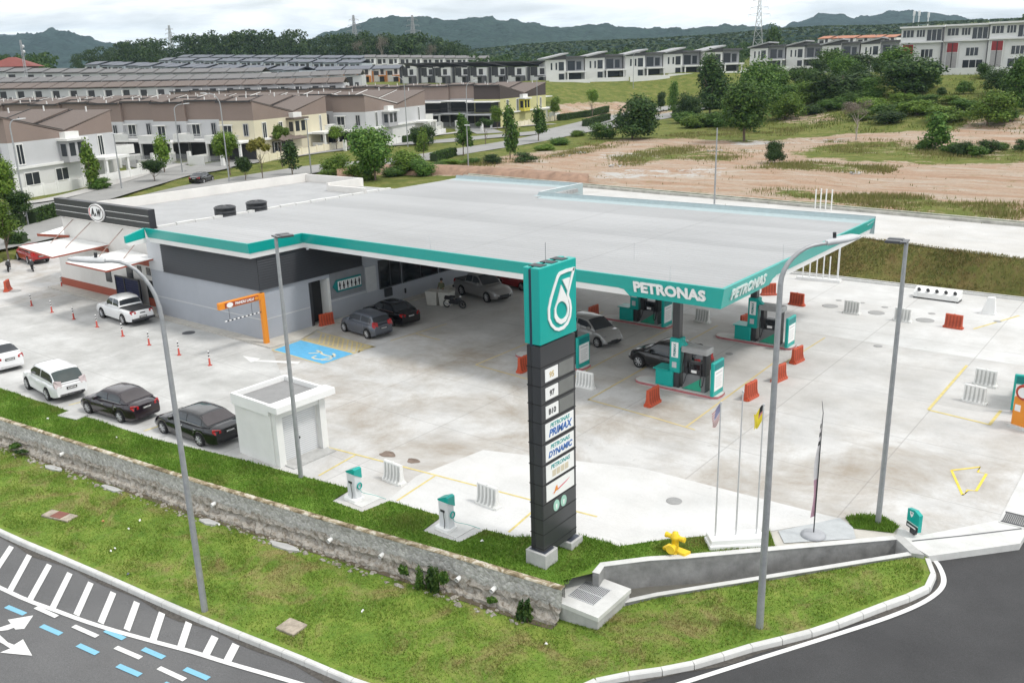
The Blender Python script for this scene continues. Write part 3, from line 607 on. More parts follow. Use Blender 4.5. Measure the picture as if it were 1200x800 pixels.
for x,y in ((-20.35,39.3),(-28.3,39.3),(-20.35,48.9),(-28.3,48.9)): MB().bbox(x-.2,x+.2,y-.2,y+.2,.1,5.44,.03).build('column',gpanel,can)
mb=MB()
for x,y in ((-19.2,36.2),(-23.5,40.3),(-16.8,43.7),(-34.5,36.5)): mb=MB(); mb.cyl((x,y,6.2),(x,y,7.1),.012,n=5); mb.build('lightning_rod',lgrey,can)
# ------------------------------------------------------------------ shop
shop=thing('station_shop','grey walled petrol station shop with a black louvred upper band under the canopy','building',(0,0,0))
sw=mat('blue_grey_render',(.36,.38,.42),.75,var=.07,scale=.6); sx_=mat('pale_grey_render',(.50,.51,.53),.75,var=.07,scale=.6)
mb=MB(); mb.box(-57.9,-45.6,32.8,36.55,.0,5.42).box(-57.9,-46.4,36.55,38.25,0,5.42).box(-57.9,-45.6,38.25,61.8,.0,5.42).box(-57.9,-45.6,36.55,38.25,3.02,5.42); mb.build('wall',sw,shop)
lou,nt,b=newmat('black_louvres'); b.inputs['Base Color'].default_value=(.034,.036,.043,1); b.inputs['Roughness'].default_value=.5
mb=MB(); n=13
for i in range(n):
    z=3.3+i*2.1/n; z2=z+2.1/n; ys=32.72
    mb.add([(-56.1,ys-.06,z),(-45.5,ys-.06,z),(-45.5,ys,z2-.025),(-56.1,ys,z2-.025),(-56.1,32.8,z),(-45.5,32.8,z)],[(0,1,2,3),(5,1,0,4)])
    mb.add([(-45.46,32.7,z),(-45.46,41.25,z),(-45.52,41.25,z2-.025),(-45.52,32.7,z2-.025),(-45.6,32.7,z),(-45.6,41.25,z)],[(0,1,2,3),(5,1,0,4)])
lo_=mb.build('louvre_band',lou,shop); mb=MB(); mb.box(-56.1,-45.575,32.76,32.8,3.3,5.4).box(-45.6,-45.56,32.76,41.25,3.3,5.4); mb.build('louvre_backing',mat('louvre_gap',(.008,.008,.01),.8),lo_)
MB().box(-57.9,-56.1,32.74,32.8,3.3,5.4).build('pier',sx_,shop)
mb=MB(); mb.box(-57.7,-45.6,32.785,32.8,1.36,1.43).box(-45.6,-45.585,32.8,36.5,1.36,1.43).box(-45.6,-45.585,38.3,42.6,1.36,1.43); mb.build('groove_strip',lgrey,shop)
d=MB().box(-46.38,-46.3,36.6,38.2,.1,3.0).build('doorway',rubber,shop)
MB().box(-46.3,-45.55,36.56,36.75,.1,3.0).build('louvred_jamb',gpanel,shop); MB().box(-46.3,-45.57,38.1,38.3,.1,3.02).build('white_jamb',white2,shop)
for y0,y1 in ((42.85,44.9),(45.15,48.8),(49.1,52.6),(53,57)):
    f=MB().box(-45.6,-45.55,y0,y1,1.34,3.3).build('window',glass,shop)
    mb=MB()
    for a,c,z0,z1 in ((y0-.05,y1+.05,1.28,1.36),(y0-.05,y1+.05,3.3,3.36),(y0-.06,y0+.02,1.3,3.35),(y1-.02,y1+.06,1.3,3.35),((y0+y1)/2-.03,(y0+y1)/2+.03,1.3,3.35)): mb.box(-45.6,-45.53,a,c,z0,z1)
    mb.build('frame',gpanel,f)
MB().box(-45.6,-45.55,38.35,41.4,1.55,3.28).build('sign_backing',mat('mid_grey_panel',(.22,.23,.25),.7),shop)
MB().box(-45.6,-45.53,41.5,42.5,1.32,3.1).build('notice_panel',lgrey,shop); MB().bbox(-45.6,-45.42,43.2,43.9,.65,1.25).build('meter_box',gpanel,shop); MB().box(-45.6,-45.5,45.25,45.33,.5,.85).build('door_handle',black,shop)
for y in (36.2,40.0): MB().lathe([(0,-.1),(.1,-.08),(.1,0)],(-44.9,y,5.43),10).build('downlight',lamp,shop)
# toilet sign
sg=thing('toilet_sign','teal arrow shaped sign with black restroom pictograms on the grey shop wall','sign',(-45.5,39.8,2.35))
mb=MB(); A=[(-1.35,0),(-1.0,-.42),(1.2,-.42),(1.2,.42),(-1.0,.42)]; n=len(A)
mb.prism([(a,c) for a,c in A],0,.06,0,face_pos_x(0,0,0)); mb.build('panel',dteal,sg)
mb=MB()
for i in range(6): mb.box(.062,.075,-.92+i*.35,-.6+i*.35,-.3,.3)
mb.build('white_tiles',white,sg)
for i in range(6):
    y=-.76+i*.35; m_=face_pos_x(0,y,0); mb=MB()
    mb.prism([(-.05,.11),(.05,.11),(.05,.24),(-.05,.24)],.076,.084,0,m_)
    mb.prism([(-.05,.11),(-.11,-.1),(-.06,-.1),(-.06,-.27),(.06,-.27),(.06,-.1),(.11,-.1),(.05,.11)] if i%3==1 else [(-.08,.11),(-.08,-.06),(-.05,-.06),(-.05,-.27),(.05,-.27),(.05,-.06),(.08,-.06),(.08,.11)],.076,.084,0,m_); mb.build('pictogram',black,sg)
# ------------------------------------------------------------------ restaurant block on the left
aw=thing('restaurant','white flat roofed restaurant with a black sign band and brick red stripes','building',(0,0,0))
awm=mat('warm_white_render',(.70,.68,.65),.75,var=.08,scale=.5)
mb=MB(); mb.box(-73.4,-58.1,33.8,58.5,0,3.85).box(-71.75,-58.75,33.8,58.5,3.85,5.72).box(-71.75,-71.5,33.95,58.5,5.72,6.55).box(-71.5,-63.5,58.25,58.5,5.72,6.5).box(-63.75,-63.5,54.2,58.25,5.72,6.5); mb.box(-63.5,-58.75,54.2,54.45,5.72,6.3); mb.build('wall',awm,aw)
MB().box(-71.45,-59.1,34.1,58.2,5.722,5.76).build('flat_roof',mat('roof_grey',(.37,.375,.38),.85,var=.12,scale=.5),aw)
mb=MB(); y=34.3
for k in range(15):
    l=1.45; mb.box(-59.05,-58.78,y,y+l,5.77,5.98+.03*(k%2)); y+=1.55
mb.build('edge_blocks',white2,aw)
MB().box(-73.46,-63.05,33.72,33.8,0,.68).build('red_skirting',bred,aw); MB().box(-60.35,-58.04,33.72,33.8,.05,.7).build('red_skirting',bred,aw)
mb=MB(); mb.box(-73.5,-65.2,33.7,33.8,3.55,3.85).box(-62.2,-58.08,33.7,33.8,3.1,3.6).box(-73.46,-73.4,33.72,45,0,.68); mb.build('red_band',bred,aw)
for x in (-61.2,-60.0,-58.95):
    f=MB().box(x-.26,x+.26,33.76,33.8,2.4,2.95).build('window',glass,aw); MB().box(x-.32,x+.32,33.74,33.8,2.34,2.4).build('sill',lgrey,f)
MB().box(-60.4,-59.4,33.74,33.8,.1,2.0).build('door',rubber,aw); MB().box(-63.0,-62.2,33.74,33.8,.1,2.9).build('door',gpanel,aw)
MB().box(-66.2,-65.4,33.75,33.8,1.2,2.6).build('window',glass,aw)
sb=MB().box(-71.75,-58.3,33.45,33.95,5.9,7.28).build('sign_band',black,aw)
mb=MB()
for x0,x1,z in ((-71.7,-66.6,6.82),(-71.7,-66.6,6.36),(-64.1,-58.35,6.82),(-64.1,-58.35,6.36)): mb.box(x0,x1,33.43,33.45,z-.015,z+.015)
mb.build('pinstripes',white,sb)
EL=lambda a,c,n=32:[(a*math.cos(2*PI*k/n),c*math.sin(2*PI*k/n)) for k in range(n)]
lg=face_neg_y(-65.3,33.44,6.58)
MB().prism(EL(1.12,.66),0,.10,0,lg).build('logo_rim',white,sb); MB().prism(EL(1.03,.58),.10,.112,0,lg).build('logo_field',mat('maroon',(.05,.012,.02),.5),sb)
MB().prism(EL(.97,.53),.112,.122,0,lg).build('logo_oval',white,sb)
mb=MB(); mb.prism([(-.92+.0,0)]+[(-.99*math.cos(t),.56*math.sin(t)) for t in np.linspace(-.75,.75,9)],.122,.13,0,lg); mb.build('logo_red',mat('logo_red',(.55,.03,.04),.5),sb)
text('logo_letters','A',.78,black,sb,lg@Matrix.Translation((-.43,.0,.135)),.01,.03,shear=.15,sx=.85); text('logo_letters','W',.74,black,sb,lg@Matrix.Translation((.42,.0,.135)),.01,.03,shear=.15,sx=.72); text('logo_letters','&',.3,black,sb,lg@Matrix.Translation((-.03,-.14,.135)),.01,.012)
# awnings with red edge and steel rods
def awning(name,corners,label,rods,u=.08):
    th=thing(name,label,'awning'); P=[Vector(c) for c in corners]; V=P+[p+Vector((0,0,.09)) for p in P]
    MB().add(V,[(3,2,1,0),(4,5,6,7),(0,1,5,4),(1,2,6,5),(2,3,7,6),(3,0,4,7)]).build('sheet',white,th)
    mb=MB()
    for a,c in ((0,1),(1,2),(3,0)):
        d=(P[c]-P[a]).normalized(); nr=Vector((d.y,-d.x,0))*.05
        mb.add([P[a]-nr*0-Vector((0,0,.02)),P[c]-Vector((0,0,.02)),P[c]+Vector((0,0,.07)),P[a]+Vector((0,0,.07)),P[a]+nr-Vector((0,0,.02)),P[c]+nr-Vector((0,0,.02)),P[c]+nr+Vector((0,0,.07)),P[a]+nr+Vector((0,0,.07))],[(0,1,2,3),(7,6,5,4),(0,4,5,1),(3,2,6,7),(0,3,7,4),(1,5,6,2)])
    mb.build('red_edge',bred,th)
    for a,c in rods: MB().cyl(a,c,.03,n=6).build('rod',mat("brown_rod",(.3,.2,.17),.5),th)
awning('awning',[(-69.9,29.4,4.2),(-63.4,28.75,4.2),(-64.9,33.7,4.1),(-70.8,33.75,4.1)],'larger left white awning with a red edge on the front of the restaurant',[((-69.8,33.75,5.7),(-68.9,31.3,4.3)),((-67.2,33.75,5.65),(-66.0,31.0,4.3)),])
awning('awning',[(-61.9,28.95,3.95),(-56.6,28.95,3.95),(-57.4,33.1,4.0),(-62.6,33.7,4.0)],'smaller white awning over the service window beside the grey shop',[((-62.6,33.75,5.55),(-60.9,30.6,4.05)),((-60.6,33.75,4.95),(-59.2,31.6,4.05))])
tag(MB().add([(-74.4,32.9,4.15),(-70.9,33.75,4.2),(-73.4,38.2,4.3),(-76.8,37.3,4.25),(-74.4,32.9,4.25),(-70.9,33.75,4.3),(-73.4,38.2,4.4),(-76.8,37.3,4.35)],[(3,2,1,0),(4,5,6,7),(0,1,5,4),(1,2,6,5),(2,3,7,6),(3,0,4,7)]).build('side_awning',white,None),'thin white awning with a red tip on the far left side of the restaurant','awning')
o=bpy.data.objects['side_awning']; MB().add([(-74.4,32.88,4.1),(-70.9,33.73,4.15),(-70.9,33.7,4.35),(-74.4,32.85,4.3),(-74.4,32.95,4.1),(-70.9,33.79,4.15),(-70.9,33.79,4.35),(-74.4,32.95,4.3)],[(0,1,2,3),(7,6,5,4),(3,2,6,7),(0,3,7,4)]).build('red_tip',bred,o)
cg=thing('service_cage','dark blue mesh cage door open in front of the restaurant wall','cage',(0,0,0))
mb=MB()
for x0,x1,y0,y1 in ((-63.7,-62.5,33.2,33.2),(-62.5,-60.5,33.2,33.2)):
    for i in range(13): t=i/12; mb.box(x0+(x1-x0)*t-.012,x0+(x1-x0)*t+.012,33.18,33.22,.12,2.0)
    for i in range(11): mb.box(x0,x1,33.17,33.23,.15+i*.18,.17+i*.18)
mb.build('mesh',navy,cg); MB().box(-63.72,-60.45,33.25,33.28,.1,2.02).build('backing',navy,cg)
mb=MB()
for x in (-63.72,-62.5,-60.5): mb.box(x-.05,x+.05,33.15,33.26,.1,2.08)
mb.box(-63.75,-60.45,33.15,33.26,2.02,2.1); mb.build('frame',black,cg)
def tank(x,y,l):
    t=thing('water_tank',l,'tank',(x,y,5.76)); t.scale=(.8,.8,.62); tm=mat('black_tank',(.03,.032,.036),.45,var=.15)
    MB().lathe([(.0,0),(.98,0),(1.0,.1),(1.0,.35),(.97,.38),(1.0,.41),(1.0,.75),(.97,.78),(1.0,.81),(1.0,1.08),(1.05,1.1),(1.05,1.16)],(0,0,0),28).build('body',tm,t)
    mb=MB(); mb.lathe([(1.05,1.16),(.95,1.24),(.6,1.36),(.25,1.4),(0,1.41)],(0,0,0),28)
    for k in range(12): a=2*PI*k/12; mb.tube([(.97*math.cos(a),.97*math.sin(a),1.235),(.6*math.cos(a),.6*math.sin(a),1.37),(.2*math.cos(a),.2*math.sin(a),1.42)],.03,5)
    mb.build('lid',tm,t)
tank(-59.3,40.3,'left round black water tank on the restaurant roof'); tank(-59.3,43.2,'right round black water tank on the restaurant roof')
# ------------------------------------------------------------------ price totem (faces +X)
to=thing('price_totem','tall graphite price sign tower with a teal emblem head in front of the forecourt','sign',(-15.95,22.25,0))
Y0,Y1=-.95,1.0
mb=MB(); mb.bbox(-.13,.22,Y0,Y1,.42,7.72,.02); mb.build('body',gpanel,to)
mb=MB(); mb.bbox(-.33,-.13,Y0+.03,Y1-.03,.42,7.72,.02); mb.build('rear_body',black,to)
rows=[7.72,7.02,6.40,5.78,5.16,4.42,3.68,2.98,2.28,1.74,1.2,.66]
mb=MB()
for z in rows[1:]: mb.box(.222,.228,Y0+.01,Y1-.01,z-.018,z+.018); mb.box(-.32,.22,Y0-.004,Y0,z-.02,z+.02)
mb.build('panel_seams',rubber,to)
hd=MB().bbox(-.06,.26,Y0-.03,Y1+.03,7.78,10.2,.02).build('emblem_head',teal,to)
MB().bbox(-.36,-.16,Y0-.02,Y1,7.78,10.2,.02).build('rear_emblem_head',teal,to); MB().box(-.18,-.06,Y0-.0,Y1-.05,7.7,10.14).build('head_core',mat('navy_core',(.01,.03,.06),.5),to)
for y in (-.6,.0,.55): MB().box(-.3,.16,y-.17,y+.17,10.2,10.22).build('top_opening',black,hd)
pass; MB().cyl((-.05,-.2,10.2),(-.05,-.2,10.85),.012,n=5).build('lightning_rod',grey,to)
# emblem traced in face coordinates u (0..1 along the panel), v (0..1 downwards)
def uv(L_): return [((x-205)/270,(y-(165-.333*(x-205)))/(597-.08*(x-205))) for x,y in L_]
fu=lambda P:[(Y0-.02+u*(Y1-Y0+.04),10.17-v*2.36) for u,v in P]
def ringmesh(P,Q,mb,M):   # ring between two closed outlines sampled alike
    n=len(P); v=[(p[0],p[1],0) for p in P]+[(q[0],q[1],0) for q in Q]+[(p[0],p[1],.035) for p in P]+[(q[0],q[1],.035) for q in Q]; f=[]
    for i in range(n):
        j=(i+1)%n; f+= [(2*n+i,2*n+j,3*n+j,3*n+i),(i,j,2*n+j,2*n+i),(n+j,n+i,3*n+i,3*n+j)]
    mb.add(v,f,0,False,M)
def resamp(P,n):
    P=[Vector(p) for p in P]; P.append(P[0]); d=[0]
    for a,c in zip(P,P[1:]): d.append(d[-1]+(c-a).length)
    out=[]
    for k in range(n):
        t=d[-1]*k/n
        for i in range(len(P)-1):
            if t<=d[i+1]: out.append(tuple(P[i].lerp(P[i+1],(t-d[i])/(d[i+1]-d[i]+1e-9)))); break
    return out
def shrink(P,d):
    n=len(P); out=[]; ar=sum(P[i][0]*P[(i+1)%n][1]-P[(i+1)%n][0]*P[i][1] for i in range(n)); s=1 if ar>0 else -1
    for i in range(n):
        a=Vector(P[i-1]);c=Vector(P[(i+1)%n]); t=(c-a).normalized(); out.append((P[i][0]-t.y*d*s,P[i][1]+t.x*d*s))
    return out
FM=face_pos_x(.265,0,0)
outer=fu(uv([(462,142),(400,158),(345,183),(326,215),(300,300),(272,400),(257,480),(258,560),(275,612),(305,648),(335,655),(372,640),(405,600),(426,540),(433,470),(426,410),(410,365),(432,265)]))
mb=MB(); n=96; P=resamp(outer,n); ringmesh(P,shrink(P,.10),mb,FM); mb.build('emblem_ring',white,hd)
drop=fu(uv([(356,285),(330,400),(305,480),(303,545),(318,580),(348,602),(385,580),(408,525),(413,455),(402,395)])); hole=fu(uv([(358+42*math.cos(t),487-72*math.sin(t)) for t in np.linspace(PI/2,PI/2+2*PI,49)[:-1]]))
mb=MB(); P=resamp(drop,48); 
ringmesh(P,hole if True else hole,mb,FM); mb.build('emblem_drop',white,hd)
mb=MB(); mb.prism(fu(uv([(365,245),(420,225),(402,332)])),0,.035,0,FM); mb.build('emblem_flag',white,hd)
# price rows
pm=mat('sign_white',(.80,.80,.79),.4,var=.03); dm=mat('display_grey',(.16,.165,.16),.3)
lb=mat('sign_blue',(.03,.13,.4),.5); lt=mat('sign_teal',(.0,.3,.3),.5); lo=mat('sign_tan',(.55,.42,.2),.5)
def plate(y0,y1,z0,z1,m,nm='plate'): return MB().box(.222,.24,y0,y1,z0,z1).build(nm,m,to)
for z,s,c in ((6.71,'95',lo),(6.09,'97',black),(5.47,'B10',black)):
    p=plate(-.72,-.02,z-.22,z+.2,pm,'fuel_plate'); text('grade',s,.26,c,p,face_pos_x(.243,-.37,z-.03),.003,.008); plate(.02,.86,z-.24,z+.22,dm,'price_display')
for z,a,c_,m1,m2 in ((4.79,'PETRONAS','PRIMAX',lt,lb),(4.05,'PETRONAS','DYNAMIC',lt,lb),(3.33,'PETRONAS','',lt,lo),(2.63,'','',lo,lo)):
    p=plate(-.76,.84,z-.29,z+.29,pm,'brand_plate')
    if a: text('word',a,.2,m1,p,face_pos_x(.243,.04,z+.16),.003,.004,shear=.15,sx=1.1)
    if c_: text('word',c_,.34 if c_=='PRIMAX' else .28,m2,p,face_pos_x(.243,.04,z-.1),.003,.012,shear=.25,sx=1.05)
    if a and not c_:
        for k in range(4): MB().box(.24,.245,-.42+k*.24,-.22+k*.24,z-.2,z+.02).build('swatch',mat('swatch_tan',(.62,.55,.42),.5),p)
        
    if not a:
        t=MB()
        t.prism([(-.5,-.1),(-.1,-.02),(.3,.06),(.55,.12),(.3,.02),(-.1,-.07)],0,.004,0,face_pos_x(.241,.05,z)); t.build('swoosh',mat('swoosh_red',(.6,.1,.15),.5),p)
        t=MB(); t.prism([(-.42,-.16),(-.3,.08),(-.22,.12),(-.16,-.1),(-.26,-.05)],0,.004,0,face_pos_x(.246,.05,z)); t.build('swoosh',orange,p)
for y in (-.2,.22):
    MB().prism(EL(.17,.2),0,.012,0,face_pos_x(.222,y,2.0)).build('service_disc',mat('pale_green',(.35,.6,.5),.5),to)
    MB().prism([(-.03,-.12),(.03,-.12),(.05,.05),(-.05,.05)],.012,.016,0,face_pos_x(.222,y,2.0)).build('service_mark',white,to)
for y,h in ((-.72,.55),(.8,.3)):
    f=MB().bbox(-.45,.38,y-.36,y+.36,-.3,h,.02).build('footing',conc,to)
    MB().box(-.36,.3,y-.28,y+.28,h,h+.004).build('footing_pit',mat('blue_black',(.05,.06,.08),.4),f); MB().box(-.2,.1,y-.12,y+.12,h-.02,1.0).build('stub_post',black,f)
# ------------------------------------------------------------------ refuse chamber
kx=thing('refuse_chamber','small white flat roofed chamber with a grey roller shutter beside the black sedan','kiosk',(-31.05,22.55,0),R(-1)); kx.scale=(.93,.93,.95); kx.location=(-30.97,22.47,0)
mb=MB(); mb.box(-1.5,1.25,-1.3,1.65,0,2.5); mb.build('wall',white2,kx)
mb=MB(); mb.box(-1.6,1.22,-1.38,-1.22,2.45,2.98).box(-1.6,1.22,1.62,1.78,2.45,2.98).box(-1.6,-1.44,-1.22,1.62,2.45,2.98).box(1.22,1.95,-1.42,1.95,2.68,2.98).box(-1.44,1.22,-1.22,1.62,2.45,2.74); mb.build('parapet',white,kx)
MB().box(-1.43,1.21,-1.21,1.61,2.742,2.76).build('roof_slab',mat('chamber_roof',(.25,.25,.25),.85,var=.1),kx)
sh=MB()
for i in range(22): sh.add([(1.2,-.85,.1+i*.1),(1.2,1.2,.1+i*.1),(1.185,1.2,.19+i*.1),(1.185,-.85,.19+i*.1)],[(0,1,2,3)]); sh.add([(1.185,-.85,.19+i*.1),(1.185,1.2,.19+i*.1),(1.2,1.2,.2+i*.1),(1.2,-.85,.2+i*.1)],[(0,1,2,3)])
mb=MB(); mb.box(1.25,1.55,-1.25,-.9,0,2.62).box(1.25,1.55,1.25,1.6,0,2.62).box(1.25,1.5,-.9,1.25,2.28,2.62); mb.build('shutter_surround',white2,kx)
s=sh.build('roller_shutter',mat('shutter_grey',(.50,.51,.53),.5,var=.05),kx,(.06,0,0)); MB().bbox(1.2,1.24,.1,.2,.9,1.0).build('lock',black,s)
MB().box(1.25,2.2,-1.0,1.5,.0,.06).build('step',conc,kx)
# ------------------------------------------------------------------ drive-through arch
ar=thing('drive_through_arch','orange height-limit arch with a red name board and hanging warning bar','sign',(-45.05,32.45,0))
MB().bbox(-.13,.13,-.16,.16,.0,3.3,.03).build('post',orange,ar); MB().bbox(-.115,.115,-3.1,.155,2.9,3.3,.02).build('beam',orange,ar)
bp=MB().box(.115,.165,-2.7,-.35,2.95,3.24).build('name_board',bred,ar)
text('lettering','PANDU LALU',.22,white,bp,face_pos_x(.17,-1.35,3.09),.003,.008); MB().prism(EL(.22,.15),0,.01,0,face_pos_x(.166,-2.4,3.09)).build('oval_badge',white,bp); MB().prism(EL(.14,.1),0,.01,0,face_pos_x(.166,-.5,3.09)).build('oval_badge',orange,bp)
mb=MB()
for k in range(18):
    mb2=mb; mb.cyl((0,-2.75+k*.145,2.12),(0,-2.75+k*.145+.14,2.12),.035,n=8,mi=k%2)
hb=mb.build('warning_bar',[white,black],ar)
for y in (-2.4,-.8): MB().cyl((0,y,2.12),(0,y,2.86),.012,n=5).build('chain',black,hb)
# ------------------------------------------------------------------ pump islands
ire=mat('faded_red_kerb',(.42,.14,.15),.7,var=.25,scale=3)
def arrow_label(o,l): o['label']=l; return o
def disp(parent,x,lbl=None):
    d=thing('fuel_dispenser',lbl or '','fuel dispenser',(0,0,0)) if parent is None else parent
    return d
def make_island():
    t=thing('pump_island','','pump island',(0,0,0))
    P=[(-2.1,-.55),(1.9,-.55),(2.15,-.4),(2.2,0),(2.15,.4),(1.9,.55),(-2.1,.55)]+[(-2.1-.55*math.sin(a),.55*math.cos(a)) for a in np.linspace(.2,PI-.2,7)]
    MB().prism(P,0,.15).build('plinth',concl,t)
    mb=MB(); n=len(P)
    for i in range(n): a,c=P[i],P[(i+1)%n]; mb.add([(a[0]*1.006,a[1]*1.015,.03),(c[0]*1.006,c[1]*1.015,.03),(c[0]*1.006,c[1]*1.015,.155),(a[0]*1.006,a[1]*1.015,.155)],[(3,2,1,0) if False else (0,1,2,3)])
    mb.build('red_edging',ire,t)
    mb=MB(); mb.bbox(-1.35,-.35,-.42,.42,.18,1.0,.04).box(-1.45,-.6,-.48,.48,1.0,1.05); mb.build('spreader_box',teal,t)
    c=MB().bbox(-.62,-.02,-.3,.3,.95,2.75,.04).build('column_cladding',teal,t)
    MB().box(-.5,-.12,-.32,-.3,1.75,2.55).build('fuel_strip',pm,c)
    text('lettering','PRIMAX',.19,dteal,c,Matrix.Translation((-.31,-.325,2.14))@Matrix.Rotation(PI/2,4,'X')@Matrix.Rotation(PI/2,4,'Z'),.003,.006)
    MB().box(-.45,-.2,-.32,-.3,1.2,1.5).build('notice',lgrey,c); MB().prism([(-.02,2.3),(.3,2.45),(-.02,2.7)],.02,.3,0,Matrix.Rotation(PI/2,4,'X')).build('flag_tip',teal,c)
    MB().box(-.35,-.05,-.3,.3,.15,.95).build('column_base',gpanel,t)
    return t
def make_dispenser():
    d=thing('fuel_dispenser','','fuel dispenser',(0,0,0))
    MB().bbox(-.62,.62,-.3,.3,0,.85,.02).build('cabinet',mat('dispenser_grey',(.16,.165,.17),.5),d)
    mb=MB(); mb.add([(-.6,-.306,.04),(.41,-.306,.04),(.41,-.306,.74)],[(0,1,2)]); mb.build('green_wedge',mat('green_wedge',(.02,.32,.2),.5),d)
    mb=MB(); mb.bbox(-.62,-.42,-.27,.27,.85,2.0,.02).bbox(.42,.62,-.27,.27,.0,2.0,.02); mb.build('side_posts',black,d)
    s=MB().bbox(-.35,.35,-.2,.2,.85,1.45,.02).build('display_head',gpanel,d); MB().box(-.28,.28,-.21,-.2,1.12,1.38).build('screen',glass,s); MB().box(-.2,.1,-.215,-.2,.92,1.06).build('price_card',pm,s)
    MB().bbox(-.72,.72,-.38,.38,1.98,2.28,.05).build('hood',mat('hood_grey',(.30,.305,.305),.5),d)
    for k,x in enumerate((-.38,.38)):
        n=MB(); n.cbox((x,-.3,1.0),(.09,.1,.3)); n.tube([(x,-.33,1.1),(x,-.4,1.2),(x,-.42,1.05)],.018,6); n.build('nozzle',black,d)
        h=MB(); h.tube(smoothpts([(x,-.33,.9),(x*1.15,-.5,.45),(x*1.4,-.42,.4),(x*1.6,-.36,1.2),(x*1.4,-.3,2.0)],4),.02,6); h.build('hose',rubber,d)
    return d
def make_board():
    b_=thing('poster_board','','sign',(0,0,0)); MB().bbox(-.09,.09,-.58,.58,.0,1.75,.03).build('teal_frame',teal,b_)
    p=MB().box(.09,.1,-.48,.48,.25,1.3).build('poster',pm,b_); mb=MB(); mb.box(.1,.103,-.36,.36,1.12,1.18)
    for i in range(5): mb.box(.1,.103,-.34,.3-.07*(i%3),.92-i*.12,.95-i*.12)
    mb.build('text_lines',lgrey,p); MB().box(.09,.1,-.48,.48,1.35,1.66).build('header',dteal,b_); return b_
isl=make_island(); dsp=make_dispenser(); brd=make_board(); first=True
for x,y,l in ((-20.0,39.3,'in front of the black SUV'),(-28.0,39.3,'just behind the price totem'),(-20.0,48.9,'at the right of the canopy behind the tall lamp post'),(-28.0,48.9,'farther back behind the silver hatchback')):
    for o_,dx,dy,z,nm,cat_ in ((isl,0,0,0,'pump island with teal column ','i'),(dsp,.78,0,.15,'grey and green fuel dispenser ','d'),(brd,1.9,0,.15,'teal poster board ','b')):
        g_={'i':'pump islands','d':'fuel dispensers','b':'poster boards'}[cat_]
        if first: o_.location=(x+dx,y+dy,z); o_['label']=nm+l; o_['group']=g_
        else: dup(o_,(x+dx,y+dy,z),0,nm+l,None,g_)
    first=False
# diesel island at the right edge of the picture
l='at the right picture edge outside the canopy'
dup(isl,(-5.3,46.8,0),R(-90),'pump island with teal column '+l,None,'pump islands'); dup(dsp,(-5.3,46.02,.15),R(-90),'dark fuel dispenser '+l,None,'fuel dispensers'); dup(brd,(-5.35,44.9,.15),R(-84),'teal poster board turned towards the road '+l,None,'poster boards')
t=thing('hose_reel_stand','orange stand with a red and white hose reel at the right edge of the picture','stand',(-4.95,43.2,0),R(-20))
MB().bbox(-.55,.75,-.4,.4,.12,1.45,.04).build('cabinet',orange,t); MB().box(-.65,.85,-.5,.5,0,.14).build('base',concl,t)
MB().cyl((-.1,-.5,1.75),(-.1,.2,1.75),.36,n=20).build('reel',red,t); MB().cyl((-.1,-.55,1.75),(-.1,-.5,1.75),.24,n=20).build('hub',white,t); MB().box(-.45,-.2,-.41,-.4,.8,1.1).build('notice',white,t)
